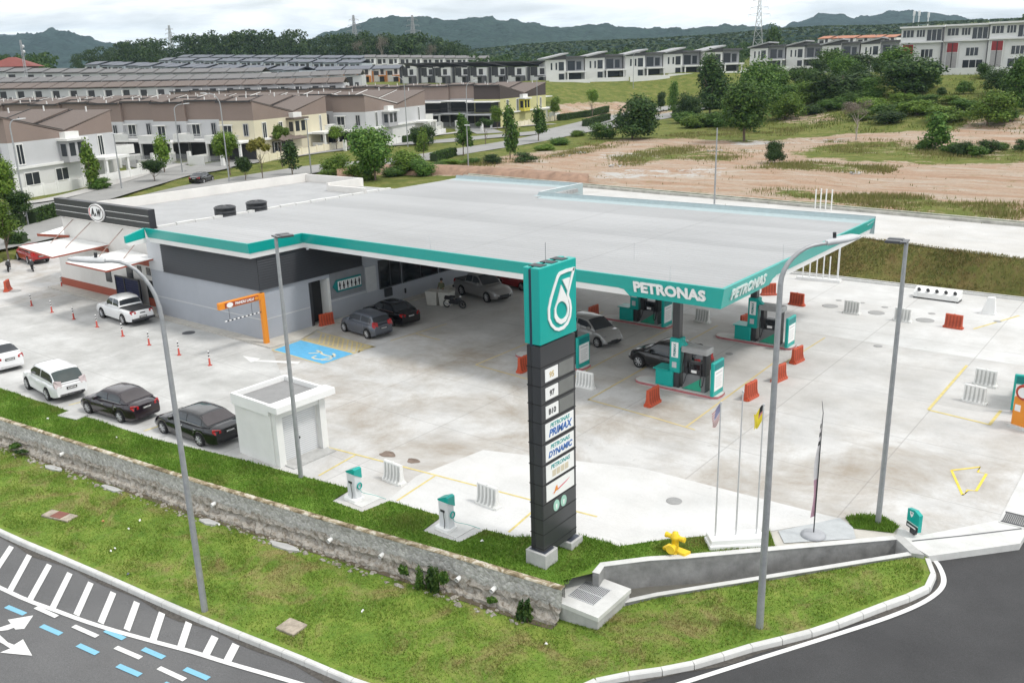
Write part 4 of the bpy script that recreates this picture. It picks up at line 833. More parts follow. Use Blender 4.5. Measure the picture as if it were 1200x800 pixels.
# ------------------------------------------------------------------ vehicles
def paint(name,col,metal=.0,rough=.3): return mat('car_paint_'+name,col,rough,metal=metal,var=.03,coat=.6)
tint=mat('car_glass',(.03,.034,.04),.06,var=.02,spec=.7); rim=mat('alloy_rim',(.5,.5,.51),.35,metal=.6,var=.05); plate_b=mat('plate_black',(.02,.02,.02),.5)
def make_car(name,label,p,L,W,H,wb,kind,group=None,rimm=None,rearglass=None,tail=None):
    """local frame: +X forward, origin on the ground at the centre; outline by kind"""
    t=thing(name,label,{'pickup':'pickup truck'}.get(kind,'car'),(0,0,0),0,group); rimm=rimm or rim
    hl=L/2; fx=wb/2+.03*L*(1 if kind!='pickup' else .6); rx=fx-wb; wr={'suv':.355,'pickup':.37}.get(kind,.31); sill=.2 if kind in('sedan','hatch') else .3
    belt={'sedan':.9,'hatch':.93,'suv':1.03,'pickup':1.06}[kind]*H/{'sedan':1.45,'hatch':1.5,'suv':1.68,'pickup':1.78}[kind]
    top={'sedan':[(-hl,.62*H),(-hl+.06,.66*H),(-hl+.5,.70*H),(rx,belt),(fx-.55,belt),(fx+.1,belt-.04),(hl-.35,belt-.16),(hl-.08,belt-.3),(hl,belt-.42)],
         'hatch':[(-hl,.55*H),(-hl+.05,belt-.03),(-hl+.35,belt),(fx-.5,belt),(fx+.15,belt-.05),(hl-.3,belt-.2),(hl-.06,belt-.36),(hl,belt-.5)],
         'suv':[(-hl,.55*H),(-hl+.06,belt-.03),(-hl+.35,belt),(fx-.5,belt),(fx+.15,belt-.03),(hl-.3,belt-.12),(hl-.06,belt-.3),(hl,belt-.5)],
         'pickup':[(-hl,.55*H),(-hl+.03,belt),(-hl+.4,belt),(fx-.5,belt),(fx+.1,belt-.02),(hl-.3,belt-.1),(hl-.06,belt-.28),(hl,belt-.5)]}[kind]
    tx=[q[0] for q in top];tz=[q[1] for q in top]; zt=lambda x: float(np.interp(x,tx,tz))
    def hw(x):
        u=abs(x)/hl; return W/2*(1-.16*max(0,(u-.62)/.38)**2.2-.02*u)
    ra=wr+.07
    def zb(x):
        z=sill
        for c in (fx,rx):
            d=abs(x-c)
            if d<ra: z=max(z,wr+math.sqrt(ra*ra-d*d)-.02)
        e=(abs(x)-hl+.35)/.35
        return max(z,sill+.1*max(0,e))
    xs=set(np.linspace(-hl,hl,23))
    for c in (fx,rx):
        for k in range(-5,6): xs.add(c+ra*k/5*.999); 
        xs.add(c+ra*1.01); xs.add(c-ra*1.01)
    xs=sorted(x for x in xs if -hl<=x<=hl); rings=[]
    for x in xs:
        b_,z,w_=zb(x),zt(x),hw(x); z=max(z,b_+.06); h=z-b_
        half=[(w_*.965,b_),(w_,b_+h*.28),(w_*.995,b_+h*.62),(w_*.955,b_+h*.9),(w_*.87,z),(w_*.4,z+.025)]
        rings.append([(x,y,q) for y,q in half]+[(x,-y,q) for y,q in reversed(half)])
    mb=MB(); mb.loft(rings,0,False,True); n=len(rings[0])
    for r,o_ in ((rings[0],0),(rings[-1],1)): mb.add(r,[tuple(range(n)) if not o_ else tuple(range(n-1,-1,-1))])
    mb.box(-hl+.2,hl-.2,-W/2+.2,W/2-.2,sill+.02,sill+.5,1); 
    for c in (fx,rx): mb.box(c-ra,c+ra,-W/2+.12,W/2-.12,sill+.02,wr+ra-.02,1)
    body=mb.build('body',[p,rubber],t)
    # cabin
    if kind=='sedan': A=[(-hl+.42,.0),(-hl+1.15,.93),(-.55,1.0),(.25,.97),(fx-.38,0)]
    elif kind=='hatch': A=[(-hl+.08,.0),(-hl+.36,.86),(-.5,1.0),(.35,.96),(fx-.22,0)]
    elif kind=='suv': A=[(-hl+.07,.0),(-hl+.66,.9),(-.5,1.0),(.4,.97),(fx-.32,0)]
    else: A=[(-hl+1.52,0),(-hl+1.72,.93),(-.2,1.0),(.4,.97),(fx-.45,0)]
    ax=[q[0] for q in A]; az=[q[1] for q in A]; rh=H-belt
    def hz(x):
        v=0
        for d in (-.12,-.06,0,.06,.12): v+=float(np.interp(x+d*(.9),ax,az))
        v/=5; return max(0,v) if ax[0]<x<ax[-1] else 0
    def S(x,u,off=0):
        h=hz(x); wb_=hw(x)*.93; wt=wb_*(1-.2*h); zr=zt(x)+.0+(belt-zt(x)+rh)*h
        s=1 if u>=0 else -1; a=abs(u); k=[(1,wb_,zt(x)-.01),(.86,wb_*(1-.045*h)-.0,zt(x)+(zr-zt(x))*.3),(.5,wt,zr-.07*h),(.42,wt*.93,zr-.015*h),(.25,wt*.6,zr+.02*h),(0,0,zr+.03*h)]
        us=[q[0] for q in k][::-1]; y=float(np.interp(a,us,[q[1] for q in k][::-1])); z=float(np.interp(a,us,[q[2] for q in k][::-1]))
        return Vector((x,s*y,z))
    us=[1,.86,.7,.5,.42,.25,0,-.25,-.42,-.5,-.7,-.86,-1]; xs=np.linspace(ax[0]+.001,ax[-1]-.001,25)
    MB().loft([[S(x,u) for u in us] for x in xs],0).build('cabin',p,t)
    def patch(nm,x0,x1,u0,u1,m,nx=6,nu=5,par=t,taper=None):
        v=[];e=.012
        for i in range(nx+1):
            for j in range(nu+1):
                x=x0+(x1-x0)*i/nx; u=u0+(u1-u0)*j/nu
                if taper: x=x+taper(u)
                q=S(x,u); dx=S(x+.02,u)-S(x-.02,u); du=S(x,u+.01)-S(x,u-.01); nn=dx.cross(du)
                nn=nn.normalized() if nn.length>1e-9 else Vector((0,0,1))
                if nn.dot(q-Vector((0,0,belt-.3)))<0: nn=-nn
                v.append(q+nn*e)
        f=[(i*(nu+1)+j,i*(nu+1)+j+1,(i+1)*(nu+1)+j+1,(i+1)*(nu+1)+j) for i in range(nx) for j in range(nu)]
        return MB().add(v,f,0,True).build(nm,m,par)
    xf0,xf1=ax[3]+.02,ax[4]-.06; patch('windscreen',xf0,xf1,-.44,.44,tint,6,8)
    xr0,xr1=ax[0]+(.1 if kind=='sedan' else .05),ax[1]-.02; patch('rear_window',xr0,xr1,-.46,.46,rearglass or tint,5,8)
    mid=(ax[1]+ax[3])/2+.12
    lo=ax[0]+(.55 if kind in('sedan',) else .32 if kind!='pickup' else .18); hi=ax[4]-.42
    for s in (1,-1):
        patch('side_window',lo,mid-.05,s*.56,s*.9,tint,6,3); patch('side_window',mid+.04,hi,s*.56,s*.9,tint,6,3)
    if kind=='sedan':
        for s in (1,-1): patch('window_trim',lo-.12,hi+.1,s*.905,s*.94,chrome,8,1)
    # lamps, plates, bumper trim
    wf,wr_=hw(hl-.12),hw(-hl+.1); zf=zt(hl-.12); zr_=zt(-hl+.12)
    for s in (1,-1):
        V=[(hl-.42,s*(wf+.0),zf-.0),(hl-.1,s*(wf-.02),zf-.1),(hl+.005,s*(wf-.32),zf-.22),(hl+.005,s*(wf-.34),zf-.33),(hl-.09,s*(wf+.01),zf-.26),(hl-.36,s*(wf+.03),zf-.12)]
        V+= [(x-.06,y*.9,z) for x,y,z in V]
        MB().add(V,[(0,1,2,3,4,5),(5,4,3,2,1,0),(0,5,11,6),(0,6,7,1),(1,7,8,2),(2,8,9,3),(3,9,10,4),(4,10,11,5)]).build('headlight',lamp,t)
        h0=zr_-.02
        V=[(-hl-.01,s*(wr_-.3),h0-.04),(-hl-.012,s*(wr_-.3),h0-.17),(-hl+.02,s*(wr_+.005),h0-.2),(-hl+.2,s*(hw(-hl+.2)+.012),h0-.12),(-hl+.18,s*(hw(-hl+.2)+.008),h0+.0),(-hl+.02,s*(wr_-.03),h0+.02)]
        if kind in('hatch','suv'): V=[(x if i in(0,1,2) else x,y,z+(.22 if i in(0,4,5) else .06)) for i,(x,y,z) in enumerate(V)]; V=[(x+(.06 if i in(0,5) else .0),y*(.985 if i in(0,4,5) else 1),z) for i,(x,y,z) in enumerate(V)]
        V+=[(x+.07,y*.92,z) for x,y,z in V]
        MB().add(V,[(0,1,2,3,4,5),(5,4,3,2,1,0),(0,5,11,6),(0,6,7,1),(1,7,8,2),(2,8,9,3),(3,9,10,4),(4,10,11,5)]).build('taillight',tail or redlamp,t)
        mx=ax[4]-.52; m=MB(); q=S(mx,s*.93); m.bbox(q.x-.07,q.x+.09,min(q.y,q.y+s*.22),max(q.y,q.y+s*.22),q.z+.0,q.z+.15,.03); m.build('mirror',p,t)
        for hx in (mid-.62,mid+.42): MB().bbox(hx-.09,hx+.09,s*(hw(hx)*.985)-.02,s*(hw(hx)*.985)+.02,belt-.16,belt-.125,.01).build('door_handle',chrome if kind=='sedan' else p,t)
        for c in (fx,rx):
            y=s*(W/2-.11); wh=MB(); wh.cyl((c,y-.11,wr),(c,y+.11,wr),wr,n=24); wo=wh.build('tyre',rubber,t)
            m=MB(); ys=y+s*.112; m.cyl((c,ys-s*.06,wr),(c,ys-s*.05,wr),wr*.66,n=20)
            for k in range(7):
                a=2*PI*k/7; m.tube([(c,ys,wr),(c+wr*.64*math.cos(a),ys,wr+wr*.64*math.sin(a))],[.045,.032],5)
            for k in range(20):
                a=2*PI*k/20;a2=2*PI*(k+1)/20
                m.add([(c+wr*q*math.cos(b_),ys+s*.004,wr+wr*q*math.sin(b_)) for q,b_ in ((.62,a),(.7,a),(.7,a2),(.62,a2))],[(0,1,2,3),(3,2,1,0)])
            m.build('rim',rimm,wo)
    zp=zr_-.2 if kind=='sedan' else belt-.25
    if kind=='pickup': zp=.62
    pl=MB().box(-hl-.03,-hl-.005,-.26,.26,zp-.06,zp+.07).build('number_plate',plate_b,t); m=MB()
    for i in range(6): m.box(-hl-.034,-hl-.03,-.2+i*.07,-.16+i*.07,zp-.03,zp+.035)
    m.build('plate_marks',pm,pl)
    MB().box(hl-.0,hl+.02,-.26,.26,.36,.48).build('number_plate',plate_b,t)
    g=MB(); g.box(hl-.05,hl+.012,-wf*.5,wf*.5,zf-.34,zf-.22); g.box(hl-.1,hl+.006,-wf*.75,wf*.75,sill+.1,sill+.22); g.build('grille',black,t)
    MB().box(-hl+.0,-hl+.1,-wr_*.8,wr_*.8,sill+.08,sill+.2).build('lower_bumper',black if kind!='sedan' else p,t)
    if kind=='pickup':
        MB().box(-hl+.1,ax[0]+.12,-W/2+.2,W/2-.2,belt+.012,belt+.06).build('bed_cover',black,t); MB().box(-hl-.02,-hl+.01,-.18,.18,belt-.2,belt-.13).build('tailgate_handle',black,t)
        MB().bbox(-hl-.12,-hl+.05,-W/2+.1,W/2-.1,.42,.56).build('rear_bumper',black,t)
    if kind in('suv','hatch'): m=MB(); m.loft([[S(ax[1]+.08+d,u)+Vector((0,0,.03)) for u in (-.42,-.2,0,.2,.42)] for d in (-.1,0,.1)],0); m.build('spoiler',p,t)
    return t
def put(t,wf,wr,off,wbase): pass
pw=paint('white',(.74,.745,.75)); pb=paint('black',(.006,.006,.008),rough=.18); pp=paint('dark_aubergine',(.014,.007,.012),rough=.18); pgm=paint('slate',(.115,.125,.15),.4); ps=paint('silver',(.40,.40,.40),.6); psr=paint('pewter',(.30,.29,.285),.5); pr=paint('crimson',(.33,.012,.014)); pd=paint('navy_black',(.02,.022,.03))
def place(t,x,y,ang): t.location=(x,y,0); t.rotation_euler.z=R(ang); return t
place(make_car('pickup_truck','white pickup truck with a dark covered bed in front of the restaurant',pw,5.3,1.82,1.79,3.02,'pickup'),-58.7,30.85,177)
place(make_car('parked_car','white hatchback SUV with a wide rear window second from left beside the grass strip',pw,4.75,1.85,1.68,2.75,'suv',rearglass=mat('pale_glass',(.05,.065,.065),.08),tail=mat('clear_tail_lamp',(.5,.42,.42),.15)),-47.75,20.6,175)
place(make_car('parked_car','white sedan cut by the left edge of the picture',pw,4.6,1.76,1.46,2.62,'sedan'),-55.6,20.9,177)
place(make_car('parked_car','dark aubergine sedan third from left beside the grass strip',pp,4.45,1.72,1.46,2.6,'sedan',rearglass=mat('smoky_glass',(.07,.062,.064),.08)),-41.6,20.85,-174.5)
place(make_car('parked_car','black sedan with a bluish roof parked against the white chamber',pb,4.8,1.82,1.45,2.8,'sedan',rearglass=mat('smoky_glass',(.07,.062,.064),.08)),-35.8,21.5,-178)
place(make_car('parked_car','small slate grey hatchback beside the hatched yellow bay',pgm,3.72,1.66,1.52,2.44,'hatch'),-41.6,37.65,173)
place(make_car('parked_car','black sedan in the shade beside the slate grey hatchback',pb,4.6,1.78,1.45,2.7,'sedan'),-42.4,40.6,172)
place(make_car('pickup_truck','silver pickup truck in the shade under the canopy',psr,5.2,1.86,1.8,3.05,'pickup'),-41.3,49.0,-13.5)
place(make_car('parked_car','red car mostly hidden by the canopy edge beside the silver pickup',pr,4.3,1.75,1.45,2.6,'sedan'),-41.2,53.0,-10)
place(make_car('parked_car','silver hatchback between the price totem and the pumps',ps,4.0,1.7,1.53,2.5,'hatch'),-28.6,44.1,-15.5)
place(make_car('parked_car','black SUV filling up behind the front pump island',pb,4.6,1.84,1.68,2.7,'suv'),-22.0,41.75,172)
place(make_car('pickup_truck','red vehicle parked behind the awning at the far left',pr,4.9,1.8,1.6,2.9,'suv'),-86.3,37.4,172)
place(make_car('parked_car','dark grey car behind the hedge and the red vehicle at the far left',pd,4.5,1.75,1.45,2.6,'sedan'),-88.5,42.6,172)
p_=GT(237,214); t=make_car('parked_car','black car on the road behind the restaurant roof',pb,4.5,1.75,1.45,2.6,'sedan'); t.location=p_; t.rotation_euler.z=R(120)
# ------------------------------------------------------------------ motorcycles
def motorcycle(label,x,y,ang,group=None):
    t=thing('motorcycle',label,'motorcycle',(x,y,0),R(ang),group)
    for cx in (.62,-.6):
        w_=MB(); n=20
        w_.loft([[(cx+.27*math.cos(a)*k,yy,.29+.27*math.sin(a)*k) for a in np.linspace(0,2*PI,n+1)] for k,yy in ((1,-.05),(1.07,0),(1,.05),(.72,.045),(.72,-.045),(1,-.05))],0,False); w_.cyl((cx,-.05,.29),(cx,.05,.29),.05,n=8)
        for k in range(6): a=PI*k/3; w_.tube([(cx,0,.29),(cx+.2*math.cos(a),0,.29+.2*math.sin(a))],.014,4)
        w_.build('wheel',rubber,t)
    m=MB()
    for x0,x1,w_,z0,z1 in ((-.35,.3,.11,.3,.62),(-.75,-.1,.13,.6,.78),(.1,.45,.14,.45,.72)): m.bbox(x0,x1,-w_,w_,z0,z1,.04)
    m.build('body',black,t); MB().bbox(-.7,.05,-.14,.14,.76,.87,.04).build('seat',rubber,t)
    m=MB(); m.tube([(.62,.07,.29),(.42,.07,.85)],.03,6).tube([(.62,-.07,.29),(.42,-.07,.85)],.03,6).tube([(.3,.36,.98),(.4,.15,.95),(.42,0,.92),(.4,-.15,.95),(.3,-.36,.98)],.018,6); m.tube([(.3,.3,.98),(.27,.34,1.15)],.01,5).tube([(.3,-.3,.98),(.27,-.34,1.15)],.01,5); m.build('fork_and_handlebar',gpanel,t)
    m=MB(); m.lathe([(0,.0),(.08,.02),(.1,.1),(.06,.14)],(.48,0,.78),12); m.build('headlight',lamp,t); m=MB(); m.cyl((-.2,-.16,.26),(-.75,-.17,.36),.05,n=8); m.build('exhaust',chrome,t); return t
motorcycle('black motorcycle standing beside the pale bins under the canopy',-40.9,45.4,15); motorcycle('leftmost black motorcycle at the left picture edge near the red vehicle',-83.6,34.0,150); motorcycle('right-hand black motorcycle of the pair near the red vehicle',-81.8,35.2,160)
# ------------------------------------------------------------------ pale bins and the person behind them
for x,y,l in ((-42.75,45.3,'left pale box bin in front of the dark haired person under the canopy'),(-41.75,45.55,'right pale box bin beside the black motorcycle under the canopy')):
    t=thing('box_bin',l,'bin',(x,y,0),R(14)); m=MB(); m.add([(-.38,-.38,.05),(.38,-.38,.05),(.38,.38,.05),(-.38,.38,.05),(-.46,-.44,1.0),(.46,-.44,1.0),(.46,.44,1.0),(-.46,.44,1.0)],[(3,2,1,0),(4,5,6,7),(0,1,5,4),(1,2,6,5),(2,3,7,6),(3,0,4,7)]); m.build('tub',mat('pale_plastic',(.55,.54,.5),.6,var=.1),t)
    MB().bbox(-.48,.48,-.46,.46,1.0,1.06,.02).build('lid',mat('pale_plastic',(.55,.54,.5)),t); m=MB()
    for a in (-.3,.3): m.cyl((a,.3,.06),(a+.05,.3,.06),.06,n=8)
    m.build('wheels',rubber,t)
def person(label,x,y,z,ang):
    t=thing('person',label,'person',(x,y,z),R(ang))
    V=[(0,0,.95,.15,.11),(0,0,1.15,.15,.1),(0,.01,1.35,.17,.11),(0,.0,1.47,.07,.065),(0,.02,1.57,.075,.085),(0,.02,1.66,.085,.1),(0,.02,1.73,.05,.06),
       (.19,0,1.40,.06,.06),(.25,-.03,1.15,.045,.045),(.2,-.22,1.02,.038,.038),(.17,-.32,1.03,.035,.025),(-.19,0,1.40,.06,.06),(-.25,-.03,1.15,.045,.045),(-.2,-.22,1.02,.038,.038),(-.17,-.32,1.03,.035,.025),
       (.1,0,.85,.09,.09),(.1,-.02,.48,.065,.065),(.1,.0,.1,.045,.045),(.1,-.14,.03,.04,.03),(-.1,0,.85,.09,.09),(-.1,-.02,.48,.065,.065),(-.1,.0,.1,.045,.045),(-.1,-.14,.03,.04,.03)]
    E_=[(0,1),(1,2),(2,3),(3,4),(4,5),(5,6),(2,7),(7,8),(8,9),(9,10),(2,11),(11,12),(12,13),(13,14),(0,15),(15,16),(16,17),(17,18),(0,19),(19,20),(20,21),(21,22)]
    me=bpy.data.meshes.new('body'); me.from_pydata([v[:3] for v in V],E_,[]); o=bpy.data.objects.new('body',me); COL.objects.link(o)
    sk=o.modifiers.new('skin','SKIN'); o.modifiers.new('sub','SUBSURF').levels=2; o.modifiers['sub'].render_levels=2
    for i,v in enumerate(V): me.skin_vertices[0].data[i].radius=(v[3],v[4])
    me.skin_vertices[0].data[0].use_root=True
    bpy.context.view_layer.update(); m2=bpy.data.meshes.new_from_object(o.evaluated_get(bpy.context.evaluated_depsgraph_get())); m2.name='body'; bpy.data.objects.remove(o)
    m2.materials.clear(); skin=mat('skin',(.34,.2,.13),.6); shirt=mat('olive_shirt',(.10,.11,.06),.8); trou=mat('dark_trousers',(.03,.03,.035),.8)
    for m in (skin,shirt,trou): m2.materials.append(m)
    for p in m2.polygons:
        c=p.center; p.material_index=2 if c.z<.93 else (1 if c.z<1.45 and not(c.y<-.12 and c.z<1.12) else 0); p.use_smooth=True
    o=bpy.data.objects.new('body',m2); COL.objects.link(o); o.parent=t
    MB().lathe([(.105,-.06),(.112,.0),(.1,.07),(.06,.11),(0,.12)],(0,.035,1.67),14).build('hair',black,t)
    m=MB(); m.cyl((.032,-.075,1.645),(.032,-.088,1.645),.011,n=6).cyl((-.032,-.075,1.645),(-.032,-.088,1.645),.011,n=6).box(-.03,.03,-.087,-.07,1.575,1.583); m.build('eyes_and_mouth',black,t); MB().add([(0,-.1,1.61),(.014,-.075,1.605),(-.014,-.075,1.605),(0,-.07,1.65)],[(0,1,3),(0,3,2),(0,2,1)]).build('nose',skin,t)
    for s in (1,-1):
        m=MB(); hx=.17*s
        for k,(dx,l) in enumerate(((-.03,.065),(-.01,.075),(.01,.072),(.03,.055))): m.tube([(hx+dx,-.33,1.03),(hx+dx*1.1,-.33-l*.6,1.035),(hx+dx*1.1,-.33-l,1.015)],[.01,.009,.007],6)
        m.tube([(hx-.03*s,-.3,1.03),(hx-.06*s,-.34,1.035),(hx-.062*s,-.37,1.03)],[.011,.01,.008],6); m.build('hand',skin,t)
    return t
person('person with dark hair in an olive shirt standing behind the pale bins under the canopy',-42.75,46.15,0,10)
# ------------------------------------------------------------------ plastic barriers
def make_barrier(m,nm):
    t=thing('barrier','','barrier'); b_=MB(); W=.62; n=5
    P=[(.26,0),(.26,.12),(.17,.2),(.11,.45),(.085,.98),(.05,1.02)]
    b_.loft([[(x,y,z) for y,z in P]+[(x,-y,z) for y,z in reversed(P)] for x in (-W,W)],0,False,False)
    for x,d in ((-W,0),(W,1)):
        r=[(x,y,z) for y,z in P]+[(x,-y,z) for y,z in reversed(P)]; b_.add(r,[tuple(range(12)) if d else tuple(range(11,-1,-1))])
    body=b_.build('body',m,t); b_=MB()
    for k in range(n):
        x=-.48+.24*k
        for s in (1,-1): b_.add([(x-.055,s*.262,.13),(x+.055,s*.262,.13),(x+.055,s*.178,.25),(x+.05,s*.125,.5),(x+.04,s*.098,.93),(x-.04,s*.098,.93),(x-.05,s*.125,.5),(x-.055,s*.178,.25)],[(0,1,2,7),(7,2,3,6),(6,3,4,5)])
    b_.build('ribs',mat(nm+'_rib_shade',tuple(q*.62 for q in m['c']),.6),body)  # rib panels in a darker copy of the plastic, shade put into the colour
    MB().box(-W-.1,W+.1,-.2,.2,0,.12).build('foot',m,t); MB().cyl((0,0,1.0),(0,0,1.05),.06,n=10).build('filler_cap',m,t); t.scale=(.8,.8,.85); return t
red['c']=(.42,.045,.025); obar=mat('orange_barrier_plastic',(.47,.075,.03),.55,var=.15); obar['c']=(.47,.075,.03); wplast['c']=(.72,.72,.7)
ob=make_barrier(obar,'orange_barrier'); wbm=make_barrier(wplast,'white_barrier'); ob['label']='x'
OB=[(-28.56,37.2,90,'beside the price totem under the canopy edge'),(-20.2,36.6,88,'in front of the island with the black car'),(-16.6,40.0,84,'nearest the flagpoles, first of three beside the pumps'),(-16.45,43.3,80,'second of the three in line beside the tall lamp post'),(-16.8,46.7,82,'farthest of the three in line by the rear pump'),(-22.0,51.6,80,'half hidden behind the rear right teal spreader box'),(-21.3,58.4,-5,'standing beyond the canopy corner, seen full face'),(-24.0,60.1,40,'tucked under the right canopy edge far behind'),(-11.36,58.1,-5,'alone on the pale concrete by the back kerb'),(-31.2,48.3,88,'behind the roof of the silver hatchback'),(-75.46,30.3,140,'alone at the far left edge of the yard'),(-45.1,37.35,78,'in front of the dark shop doorway')]
WB=[(-24.3,36.8,0,'behind the price totem on the right'),(-24.8,51.3,-8,'under the canopy behind the front name panel'),(-17.54,58.2,-5,'left one of two by the back kerb'),(-14.31,58.0,-5,'behind the thin right-hand lamp post'),(-7.63,48.1,-8,'farther one of two by the right-hand pump'),(-7.55,45.3,-8,'nearer one of two by the right-hand pump'),(-24.58,23.1,-3,'behind the left air pump'),(-20.11,23.7,-4,'behind the right air pump')]
for i,(x,y,a,l) in enumerate(OB):
    l='orange plastic barrier '+l
    if i==0: place(ob,x,y,a)['label']=l; ob['group']='orange plastic barriers'
    else: dup(ob,(x,y,0),R(a),l)
for i,(x,y,a,l) in enumerate(WB):
    l='white plastic barrier '+l
    if i==0: place(wbm,x,y,a)['label']=l; wbm['group']='white plastic barriers'
    else: dup(wbm,(x,y,0),R(a),l)
# delineator posts
t0=None
DL=[(-72.67,33.3),(-68.51,28.95),(-65.16,28.84),(-61.83,28.76),(-58.34,28.59),(-54.69,28.37),(-51.32,28.23),(-47.8,28.09),(-44.45,27.95)]
DN=['dark one at the restaurant corner','first of the row by the awnings','second of the row by the awnings','third of the row left of the pickup','just below the front wheel of the white pickup','just below the rear of the white pickup','third from the right end of the row','second from the right end of the row','last at the right end of the row']
for (x,y),l in zip(DL,DN):
    l='striped red and white flexible lane post, '+l
    if t0 is None:
        t0=thing('lane_post',l,'post',(x,y,0),0,'flexible lane posts'); MB().lathe([(.13,0),(.13,.03),(.06,.06),(.045,.45),(0,.45)],(0,0,0),12).build('red_base',red,t0)
        m=MB()
        for k in range(5): m.cyl((0,0,.45+k*.09),(0,0,.54+k*.09),.04,n=10,mi=k%2)
        m.build('striped_top',[white,black],t0)
    else: dup(t0,(x,y,0),0,l)
# ------------------------------------------------------------------ lamp posts
def mast(name,label,base,h,r0,r1,m=galv,group=None):
    t=thing(name,label,'lamp post',base,0,group); mb=MB(); mb.cyl((0,0,-.3),(0,0,h),r0,r1,n=14); mb.build('post',m,t); return t
def arc_lamp(label,base,h,d,reach,rise,hd,r0=.13,r1=.085,llen=1.0,group=None,m=galv):
    t=mast('lamp_post',label,base,h,r0,r1,m,group); d=Vector(d).normalized(); pts=[]
    for k in range(9):
        a=PI/2*k/8; pts.append(Vector((0,0,h))+d*(reach*(1-math.cos(a)))+Vector((0,0,rise*math.sin(a))))
    e=pts[-1]; d2=Vector(hd).normalized(); pts.append(e+d2*.25); MB().tube(pts,[r1-(r1-.045)*k/9 for k in range(10)],10).build('arm',m,t)
    M=Matrix.Translation(e+d2*.2)@Matrix.Rotation(math.atan2(d2.y,d2.x),4,'Z')@Matrix.Rotation(-R(6),4,'Y')
    hd_=MB(); q=llen; hd_.loft([[(x*q,-y*q,z),(x*q,-y*q*.8,z+h_),(x*q,y*q*.8,z+h_),(x*q,y*q,z)] for x,y,z,h_ in ((0,.07,-.05,.12),(.2,.12,-.05,.15),(.5,.17,-.05,.13),(.85,.15,-.04,.1),(1.0,.06,-.03,.05))],0,True,True,M); hd_.add([(0,-.07*q,-.05),(0,-.056*q,.07),(0,.056*q,.07),(0,.07*q,-.05)],[(0,1,2,3)],0,False,M)
    ho=hd_.build('lamp_head',lgrey,t); mb=MB(); mb.cyl(M@Vector((.25*q,0,.1)),M@Vector((.25*q,0,.25)),.05,n=8); mb.build('sensor',black,ho); mb=MB(); mb.box(.3*q,.9*q,-.12*q,.12*q,-.062,-.052,0,M); mb.build('lens',lampglass,ho); return t
b_=GV(890,735); arc_lamp('tall grey lamp post with a curved arm in the verge right of the price totem',b_,10.26-b_.z,(.72,1.0,0),1.15,1.0,(.5,.85,0),.115,.072,1.1)
b_=GV(240,715); arc_lamp('tall grey lamp post with a curved arm leaning over the left road',b_,8.95-b_.z,(-1.0,-1.0,0),1.2,1.85,(-.8,-.6,0),.115,.072,1.1)
def twin(label,base,h,yaw):
    t=mast('floodlight_post',label,base,h,.1,.065,galv,None); M=Matrix.Translation((0,0,h))@Matrix.Rotation(yaw,4,'Z')
    MB().box(-.05,.12,-.3,.3,-.03,.02,0,M).build('bracket',gpanel,t)
    for s in (1,-1): mb=MB(); mb.bbox(.1,.62,s*.2-.13,s*.2+.13,-.04,.05,.03,0,M); mb.build('lamp_head',gpanel,t)
    return t
twin('straight grey floodlight post in the grass corner by the entrance sign',Vector((-7.66,30.56,0)),10.25,R(185))
t=twin('straight grey floodlight post behind the white chamber by the shutter',Vector((-28.06,21.15,0)),10.1,R(75))
# a row of pole lamps in the background
def bg_lamp(px,py,tx,ty,hx,hy,label,kind='arc'):
    b_=GT(px,py); r=math.hypot(b_.x,b_.y); top=AT(tx,ty,r); h=top.z-b_.z; s=max(1,r/90)*.05
    if kind=='arc':
        e=AT(hx,hy,r); d=Vector((e.x-top.x,e.y-top.y,0)); arc_lamp(label,b_,h,d,d.length*.75,max(.2,e.z-top.z),d,.10,.07,.9,'lamp posts along the distant roads')
    else: 
        t=mast('lamp_post',label,b_,h,.1,.06,galv,'lamp posts along the distant roads'); M=Matrix.Translation((0,0,h)); MB().bbox(-.35,.5,-.15,.15,-.05,.08,.03,0,M).build('lamp_head',lgrey,t)
for a in ((33,263,19,150,26,140,'curved lamp post at the far left in front of the grey end house'),(143,222,137,157,0,0,'thin straight post with a small head beside the white porch','s'),(214,203,208,129,220,122,'curved lamp post in front of the balconied terrace'),(269,214,259,125,241,110,'large curved lamp post in front of the cream end house'),(365,206,359,140,0,0,'thin straight post beside the cream end house','s'),(549,198,546,147,0,0,'short straight post near the road behind the canopy','s'),(549,172,545,106,554,95,'curved lamp post before the terrace with black verandas'),(478,172,476,100,464,90,'curved lamp post in front of the grey and white end house'),(630,146,628,95,636,90,'lamp post beside the yellow green end house'),(742,104,742,66,747,62,'lamp post before the white houses on the slope')):
    bg_lamp(*a)
b_=GT(837,243); b_=Vector((b_.x,b_.y,b_.z)); tp=AT(842.7,150,math.hypot(b_.x,b_.y)); mast('lamp_post','thin straight post rising behind the right part of the canopy roof',b_,tp.z-b_.z,.09,.06,galv,'lamp posts along the distant roads')
for k,(px,py,ty) in enumerate(((936,80,50),(980,72,42),(1024,72,40),(887,84,56))):
    b_=GT(px,py); r=math.hypot(b_.x,b_.y); h=AT(px,ty,r).z-b_.z; t=thing('double_lamp_post','double armed street lamp among the white houses, %s'%('leftmost of those with trees below','rising above the orange roofs','nearest the apartment block','by the steel pylon')[k],'lamp post',b_,0,'double armed street lamps')
    MB().cyl((0,0,0),(0,0,h-1),.12,.08,n=8).build('post',galv,t)
    for s in (1,-1): MB().tube([(0,0,h-1),(s*.7,-s*.3,h-.2),(s*2.0,-s*.8,h),(s*3.3,-s*1.3,h)],[.07,.06,.05,.1],6).build('arm',galv,t)
